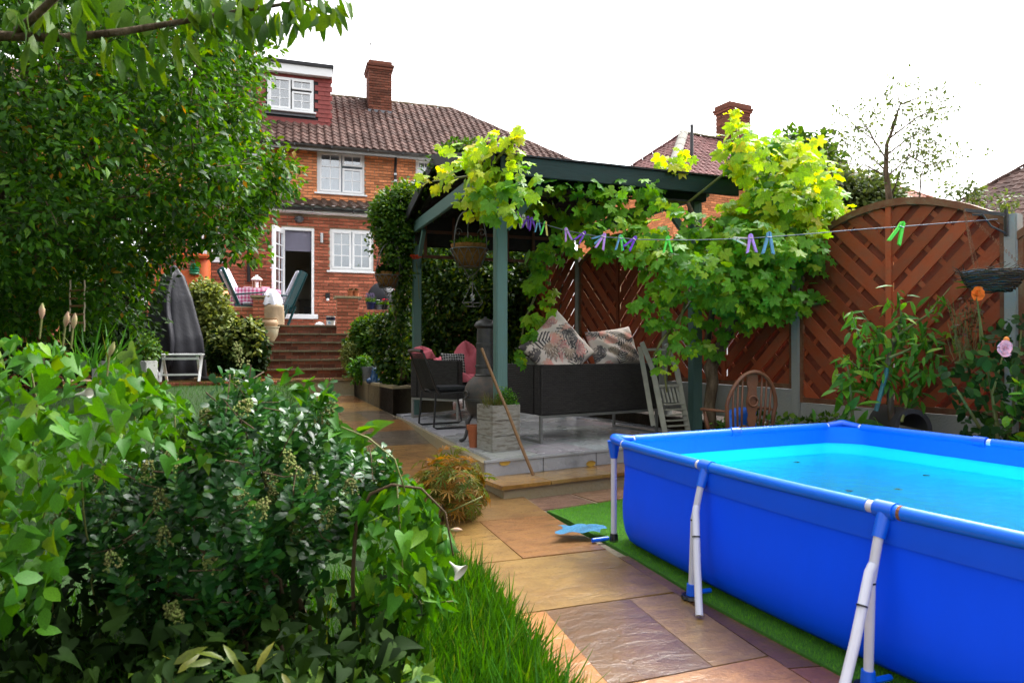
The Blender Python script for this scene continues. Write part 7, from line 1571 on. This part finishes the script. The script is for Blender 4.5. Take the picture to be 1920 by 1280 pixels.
part('stem',mb,M['stem'],fx,kind='stuff'); p_=vol([(1780,560),(1840,550),(1845,640),(1790,650)],5.1,5.4,160,30); n=len(p_); leaves(fx,'tiny',p_,rnd(n),rnd(n),.035*rng.uniform(.6,1.2,n),leafmat('leaf_red',[(0,(.10,.02,.02)),(.5,(.16,.05,.03)),(1,(.09,.14,.03))],.2),0)
wd=thing('bed_plants','low weeds and seedlings growing in the bed under the fence','plant',P(1500,800,6.2)); p_=vol([(1340,790),(1420,775),(1500,782),(1560,778),(1640,790),(1640,810),(1340,815)],5.9,6.8,420,20); n=len(p_); leaves(wd,'ovate',p_,norm(rnd(n)+UP*.3),norm(UP+.5*rnd(n)),.07*rng.uniform(.5,1.2,n),M['lf_mid'],60)
# --- Japanese maple spilling over the path
am=thing('japanese_maple','small red brown cut leaf maple mounding over the path edge','maple',P(838,965,5.0)*1.0); part('trunk',MB().tube([Vector((-.52,5.0,.0)),P(835,930,5.0),P(845,890,5.0)],[.018,.014,.008],7),M['bark'],am,smooth=True)
p_=vol([(790,880),(815,862),(860,852),(885,868),(905,900),(908,935),(890,955),(858,965),(825,930),(795,915)],4.7,5.4,430,25); p_=p_+rng.normal(size=p_.shape)*.03; n=len(p_); c0=np.array(P(845,880,5.0)); out=norm(p_-c0+1e-5); leaves(am,'palm',p_,norm(out*.7+np.array([0,0,-.6])+.7*rnd(n)),norm(UP+out*.6+.6*rnd(n)),.09*rng.uniform(.6,1.25,n),M['lf_acer'],300)
# --- escallonia like shrub in the near left
ef=thing('evergreen_shrub','glossy dark evergreen shrub with greenish flower heads beside the path','shrub',Vector((-1.0,2.75,0)))
EP=[(130,930),(180,880),(240,860),(300,850),(350,810),(395,770),(420,700),(455,690),(480,720),(500,690),(520,740),(560,760),(610,715),(625,735),(590,790),(640,810),(680,830),(740,850),(735,890),(700,920),(660,960),(640,1000),(620,1060),(560,1090),(520,1150),(440,1180),(360,1200),(300,1180),(240,1120),(170,1060),(120,1000)]
tips=vol(EP,2.35,3.2,300,110); order=np.argsort(tips[:,1])
for k in range(9):
    b=Vector((-1.0+random.uniform(-.15,.15),2.8+random.uniform(-.15,.15),0)); e=Vector(tips[order[20*k+40]]); part('stem',MB().tube(wob(b,e,6,.05),[.016,.014,.012,.009,.007,.005,.003],6),M['twig'],ef,smooth=True)
twigs(ef,tips[::4],1,.16,M['twig'],.003)
ps=[];ds=[];ns=[];sz=[];hd_=[]
for i,c in enumerate(tips):
    ax=norm(np.array([[rng.normal()*.35,-.35+rng.normal()*.3,.8]]))[0]; L_=rng.uniform(.10,.18); m=22
    for k in range(m):
        t=k/m; a=k*2.4; s1=np.cross(ax,[1,0,0]); s1/=np.linalg.norm(s1); s2=np.cross(ax,s1); o_=s1*math.cos(a)+s2*math.sin(a)
        ps.append(c+ax*(t-1)*L_+o_*.006); ds.append(o_*(1-.35*t)+ax*(.25+.75*t)); ns.append(ax*1.0-o_*.3+rng.normal(size=3)*.2); sz.append(.058*(1-.35*t)*rng.uniform(.8,1.2))
    if rng.random()<.24: hd_.append((c,ax))
leaves(ef,'obov',ps,ds,ns,sz,M['lf_esc'],300)
p_=vol(EP,2.5,3.5,4200,100); n=len(p_); leaves(ef,'obov',p_,norm(rnd(n)+np.array([0,-.2,.4])),norm(rnd(n)*.7+np.array([0,-.4,.8])),.05*rng.uniform(.6,1.2,n),M['lf_esc'],0)
for c,ax in hd_[:120]:
    mb=MB(); hl=random.uniform(.06,.11); up=Vector(ax)
    for k in range(64):
        t=random.random()**.8; rr=.032*(1-.7*t)+.005; a=random.uniform(0,6.28); s1=up.cross(Vector((1,0,0))).normalized(); s2=up.cross(s1); q=Vector(c)+up*(hl*t+.01)+(s1*math.cos(a)+s2*math.sin(a))*rr*random.uniform(.5,1)
        b=.0056; v=[q+Vector(x)*b for x in ((1,0,0),(-1,0,0),(0,1,0),(0,-1,0),(0,0,1.2),(0,0,-1))]; mb.add(v,[(0,2,4),(2,1,4),(1,3,4),(3,0,4),(2,0,5),(1,2,5),(3,1,5),(0,3,5)])
    part('flower_head',mb,M['flower'],ef)
# --- bindweed
def bindweed(t,poly,d0,d1,n,size,mt,nind,hang=.9,bulge=80):
    p_=vol(poly,d0,d1,n,bulge); az=rng.uniform(0,6.283,n)
    dirs=norm(np.column_stack([np.cos(az)*.8,np.sin(az)*.5-.2,np.full(n,-hang*.75)])+.35*rnd(n)); nr=norm(np.array([.05,-.35,.75])+.9*rnd(n)); h=n//2
    s_=size*rng.uniform(.4,1.2,n); leaves(t,'heart',p_[:h],dirs[:h],nr[:h],s_[:h],M[mt],nind//2); leaves(t,'heart2',p_[h:],dirs[h:],nr[h:],s_[h:],M[mt],nind//2); return p_
bw=thing('bindweed','mass of bright heart leaved bindweed at the left edge','climber',Vector((-1.75,2.3,0)))
BP=[(-200,640),(0,640),(20,620),(60,640),(110,645),(150,650),(200,670),(250,700),(300,715),(345,755),(370,800),(390,860),(330,860),(280,850),(220,870),(160,900),(130,960),(110,1040),(90,1130),(0,1200),(-200,1220)]
q_=bindweed(bw,BP,1.95,3.1,1300,.068,'lf_bind',200)
p_=vol([(-200,800),(60,820),(150,900),(130,1040),(60,1200),(-200,1220)],1.9,2.4,160,60); n=len(p_); leaves(bw,'ovate',p_,norm(rnd(n)+np.array([.1,-.2,-.7])),norm(np.array([0,-.5,.7])+.6*rnd(n)),.075*rng.uniform(.5,1.2,n),M['lf_bind'],40); bindweed(bw,[(-200,760),(150,780),(220,860),(120,1000),(90,1140),(0,1200),(-200,1220)],2.0,2.5,150,.078,'lf_bind',60)
bindweed(bw,[(230,650),(345,760),(400,860),(330,860),(250,760)],2.6,3.2,60,.10,'lf_mid',20)
for k in range(9): a=Vector(q_[k*7]); part('stem',MB().tube(wob(Vector((a.x-.1,a.y+.3,.1)),a,9,.03),.003,5),M['stem'],bw,smooth=True)
def trumpet(t,c,d,L_,open_,name='flower'):
    c=Vector(c); d=Vector(d).normalized(); x=d.cross(Vector((0,0,1))).normalized(); z=x.cross(d); pr=[(0,.05),(.45,.10),(.8,.18+.2*open_),(1.0,.20+.55*open_)] if open_ else [(0,.06),(.3,.16),(.6,.17),(1,.03)]
    mb=MB().grid(lambda u,v:c+d*(np.interp(v,[0,.33,.66,1],[q[0] for q in pr])*L_)+(x*math.cos(u*6.2832)+z*math.sin(u*6.2832))*float(np.interp(v,[0,.33,.66,1],[q[1] for q in pr]))*L_,14,6,True); part(name,mb,M['jasfl'] if open_ else M['bud'],t,smooth=True)
M['bud']=mat('green_bud',(.36,.42,.12),.6,.25,20,spec=.3,col2=(.5,.28,.22))
for px,py,dx in ((78,585,.1),(122,600,.25),(137,603,.2),(205,655,.4)): trumpet(bw,P(px,py+12,2.2),(dx,-.1,1),.05,0,'flower_bud'); part('stem',MB().tube([P(px-4,py+50,2.2),P(px,py+12,2.2)],.003,5),M['stem'],bw)
trumpet(bw,P(142,740,2.1),(1,-.3,.15),.055,.15)
# lilies / strappy leaves behind the bindweed
sl_=thing('strappy_plant','arching strap leaved plant behind the bindweed','plant',P(170,680,4.2)); tuft(sl_,P(175,690,4.2),.15,60,.32,M['grass'],.7,'blade',nind=40)
bd=thing('bindweed','bindweed draped over a bent stem beside the path','climber',Vector((-.45,2.75,0)))
arch=[Vector((-.62,2.7,.02)),P(662,1080,2.65),P(668,980,2.6),P(695,925,2.6),P(735,908,2.6),P(790,915,2.6),P(835,960,2.6),P(850,1040,2.6)]
part('stem',MB().tube(arch,[.008,.008,.008,.007,.006,.005,.004,.003],6),M['twig'],bd,smooth=True)
BD=[(650,960),(680,920),(735,885),(790,905),(822,950),(840,1010),(850,1070),(845,1120),(800,1150),(720,1160),(680,1110),(700,1040),(660,1000)]
bindweed(bd,BD,2.4,2.95,380,.074,'lf_bind',150,hang=1.1,bulge=60)
for q in ([(745,910),(752,1010),(756,1080),(790,1130),(850,1125)],[(700,1090),(715,1150),(740,1190),(745,1200)],[(760,920),(740,860),(690,820),(640,800)],[(840,960),(905,930),(960,905)][:2]): part('stem',MB().tube([P(*x,2.58) for x in q],.0032,5),M['stem'],bd,smooth=True)
trumpet(bd,P(843,1052,2.5),(.5,-.3,-.35),.06,.7); trumpet(bd,P(845,992,2.5),(1,-.2,.05),.045,0)
for (x,y) in ((560,735),(585,755),(612,770),(640,810),(670,835),(690,800),(720,865),(740,870),(545,700),(600,745),(575,718)):
    n=3; p_=np.array([P(x+random.uniform(-14,14),y+random.uniform(-10,10),2.7) for _ in range(n)]); leaves(bd,'heart',p_,norm(rnd(n)+np.array([.4,-.2,-.3])),norm(np.array([0,-.5,.8])+.5*rnd(n)),.085*rng.uniform(.5,1.1,n),M['lf_bind'],3)
# --- ground cover and grass, near left
gc=thing('ground_ivy','patch of yellowing low leaves on the ground at the lower left','ground cover',Vector((-.7,2.0,0)))
p_=vol([(250,1200),(330,1130),(450,1160),(560,1150),(680,1180),(760,1150),(820,1190),(800,1260),(700,1340),(300,1340)],1.9,2.6,260,70); p_[:,2]=np.clip(p_[:,2],.02,.20); n=len(p_); leaves(gc,'heart',p_,norm(rnd(n)+np.array([.2,-.3,-.2])),norm(np.array([0,-.35,.9])+.45*rnd(n)),.058*rng.uniform(.5,1.25,n),M['lf_mid'],120)
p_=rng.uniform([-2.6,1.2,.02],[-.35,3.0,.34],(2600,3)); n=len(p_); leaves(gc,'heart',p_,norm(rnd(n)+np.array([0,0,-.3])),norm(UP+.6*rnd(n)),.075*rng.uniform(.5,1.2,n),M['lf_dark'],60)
fd=thing('fern_dock','yellowing dock leaves leaning over at the lower left','plant',Vector((-.95,2.05,0))); n=12; p_=np.array([P(330+random.uniform(-30,200),1250+random.uniform(-30,40),2.1) for _ in range(n)]); leaves(fd,'lance',p_,norm(rnd(n)+np.array([.5,-.2,.2])),norm(np.array([0,-.5,.8])+.5*rnd(n)),.10*rng.uniform(.6,1.1,n),leafmat('leaf_yellowing',[(0,(.10,.13,.02)),(.6,(.16,.18,.03)),(1,(.24,.19,.05))],.3),12)
def grass(xy,z,L_,spread=.45):
    n=len(xy); p_=np.column_stack([xy,z]); d=norm(UP+spread*rnd(n)+.15*rng.normal(size=(1,3))); V,F,_=place('blade',p_,d,rnd(n),L_*np.where(rng.random(n)<.06,rng.uniform(1.2,1.8,n),rng.uniform(.4,1.15,n))); return V,F,np.repeat(rng.random(n),5)
def lawn_blades(n,d0,d1,w,L_,off=0):
    d=rng.uniform(d0,d1,n); u=off+rng.random(n)**1.3*w; x=np.interp(d,PE[:,0],PE[:,1])-.90-u; y=d-.34*.9-u*.22+.0; z=np.array([lawnz(v) for v in d])-.03; return grass(np.column_stack([x,y]),z,L_)
gs=[lawn_blades(16000,1.9,4.0,.62,.15),lawn_blades(12000,1.5,4.2,2.4,.14,.5),lawn_blades(7000,3.2,6.5,.25,.10),lawn_blades(34000,6.0,11.9,3.6,.085),lawn_blades(5000,1.6,3.0,1.6,.13,.4)]
V=[];F=[];A=[];b=0
for v,f,a in gs: V.append(v);F.append(f+b);A.append(a); b+=len(v)
o=bpy.data.objects.new('grass',np_mesh('grass',np.concatenate(V),np.concatenate(F),M['grass'],np.concatenate(A))); COL.objects.link(o); o['kind']='stuff'; o['label']='long lush green grass along the left edge of the path'; WM[o]=Matrix.Identity(4)
# --- herbs in the wooden planter
hb=thing('herb_plant','wispy dry and green herbs growing in the whitewashed planter','herb',PLf.w(.15,.15,.40)); c=PLf.w(.09,.14,.39); tuft(hb,c,.10,150,.17,leafmat('dry_herb',[(0,(.12,.13,.05)),(.6,(.22,.17,.08)),(1,(.10,.16,.03))],.3),.5,'blade',nind=60); c=PLf.w(.20,.16,.39); bush(hb,[(930,742),(945,728),(966,738),(968,758),(935,760)],6.45,6.65,60,14,.04,'tiny',M['lf_peach'],.022)
# --- trees beyond the fence
dt=thing('evergreen_tree','dark round topped tree behind the grape vine','tree',Vector((6.0,12.5,1))); limbs(dt,(6.0,12.5,.5),[Vector((5.9,12.5,3.2)),P(1500,290,12.5),P(1540,270,12.5),P(1570,340,12.5)],.12,M['bark'])
bush(dt,[(1462,300),(1480,262),(1500,258),(1512,290),(1535,258),(1560,300),(1575,360),(1560,420),(1500,420),(1460,360)],11.8,13.2,420,26,.24,'ovate',M['lf_mid'],.12)
ov=thing('olive_green_tree','olive green spreading shrub just above the arched fence','tree',Vector((6.6,10.8,1))); limbs(ov,(6.6,10.8,.5),[Vector((6.6,10.8,2.6)),P(1600,340,10.8),P(1660,360,10.8),P(1700,370,10.8)],.08,M['bark'])
bush(ov,[(1555,350),(1580,320),(1610,330),(1640,325),(1680,350),(1700,385),(1620,410),(1560,410)],10.3,11.3,200,24,.20,'ovate',M['lf_blue'],.08)
th_=thing('slender_tree','slender open tree with sparse leaves against the white sky','tree',P(1668,420,9.2)); 
tk=[Vector((P(1668,420,9.2).x,9.2,.6)),P(1668,370,9.2),P(1662,320,9.2),P(1664,270,9.2),P(1680,230,9.2),P(1690,190,9.2)]
part('trunk',MB().tube(tk,[.052,.042,.034,.026,.015,.006],8),M['bark'],th_,smooth=True)
bl=[[(1664,300),(1640,262),(1600,232),(1565,205)],[(1662,320),(1630,290),(1590,270),(1560,240)],[(1668,260),(1720,220),(1760,200),(1790,205)],[(1672,240),(1690,195),(1680,165),(1688,150)],[(1664,330),(1700,300),(1740,270),(1790,260)],[(1668,380),(1690,320),(1704,290),(1716,250)],[(1664,290),(1700,262),(1730,245),(1770,230)],[(1640,262),(1625,235),(1640,210),(1650,190)],[(1662,330),(1625,310),(1585,305),(1560,300)],[(1704,290),(1740,310),(1780,300),(1815,290)],[(1725,375),(1728,330),(1738,300),(1745,280)],[(1690,195),(1730,180),(1760,178),(1790,190)]]
lp=[]
for b in bl:
    q=[P(x,y,9.2+random.uniform(-.5,.5)*(i>0)) for i,(x,y) in enumerate(b)]; part('branch',MB().tube(q,[.013,.009,.006,.002],5),M['bark'],th_,smooth=True)
    for k in range(40):
        t=random.uniform(.2,1)*3; i=min(2,int(t)); a=q[i].lerp(q[i+1],t-i); a2=a+Vector((random.gauss(0,.10),random.gauss(0,.15),random.gauss(0,.10)))
        for _ in range(5): lp.append(a2+Vector((random.gauss(0,.045),random.gauss(0,.045),random.gauss(0,.035))))
twigs(th_,[lp[i] for i in range(0,len(lp),8)],1,.28,M['twig'],.003)
n=len(lp); leaves(th_,'tiny',np.array(lp),rnd(n),norm(UP+rnd(n)),.055*rng.uniform(.6,1.3,n),M['lf_blue'],0)
fs=thing('distant_shrub','thin bluish shrub sprays beyond the right end of the arched fence','shrub',Vector((8.5,11.5,1))); part('stem',MB().tube([P(1830,420,11),P(1826,380,11),P(1830,350,11)],.02,5),M['bark'],fs)
bush(fs,[(1770,345),(1800,338),(1850,360),(1900,370),(1900,400),(1820,395),(1770,370)],10.6,11.4,26,18,.16,'tiny',M['lf_blue'],.08)
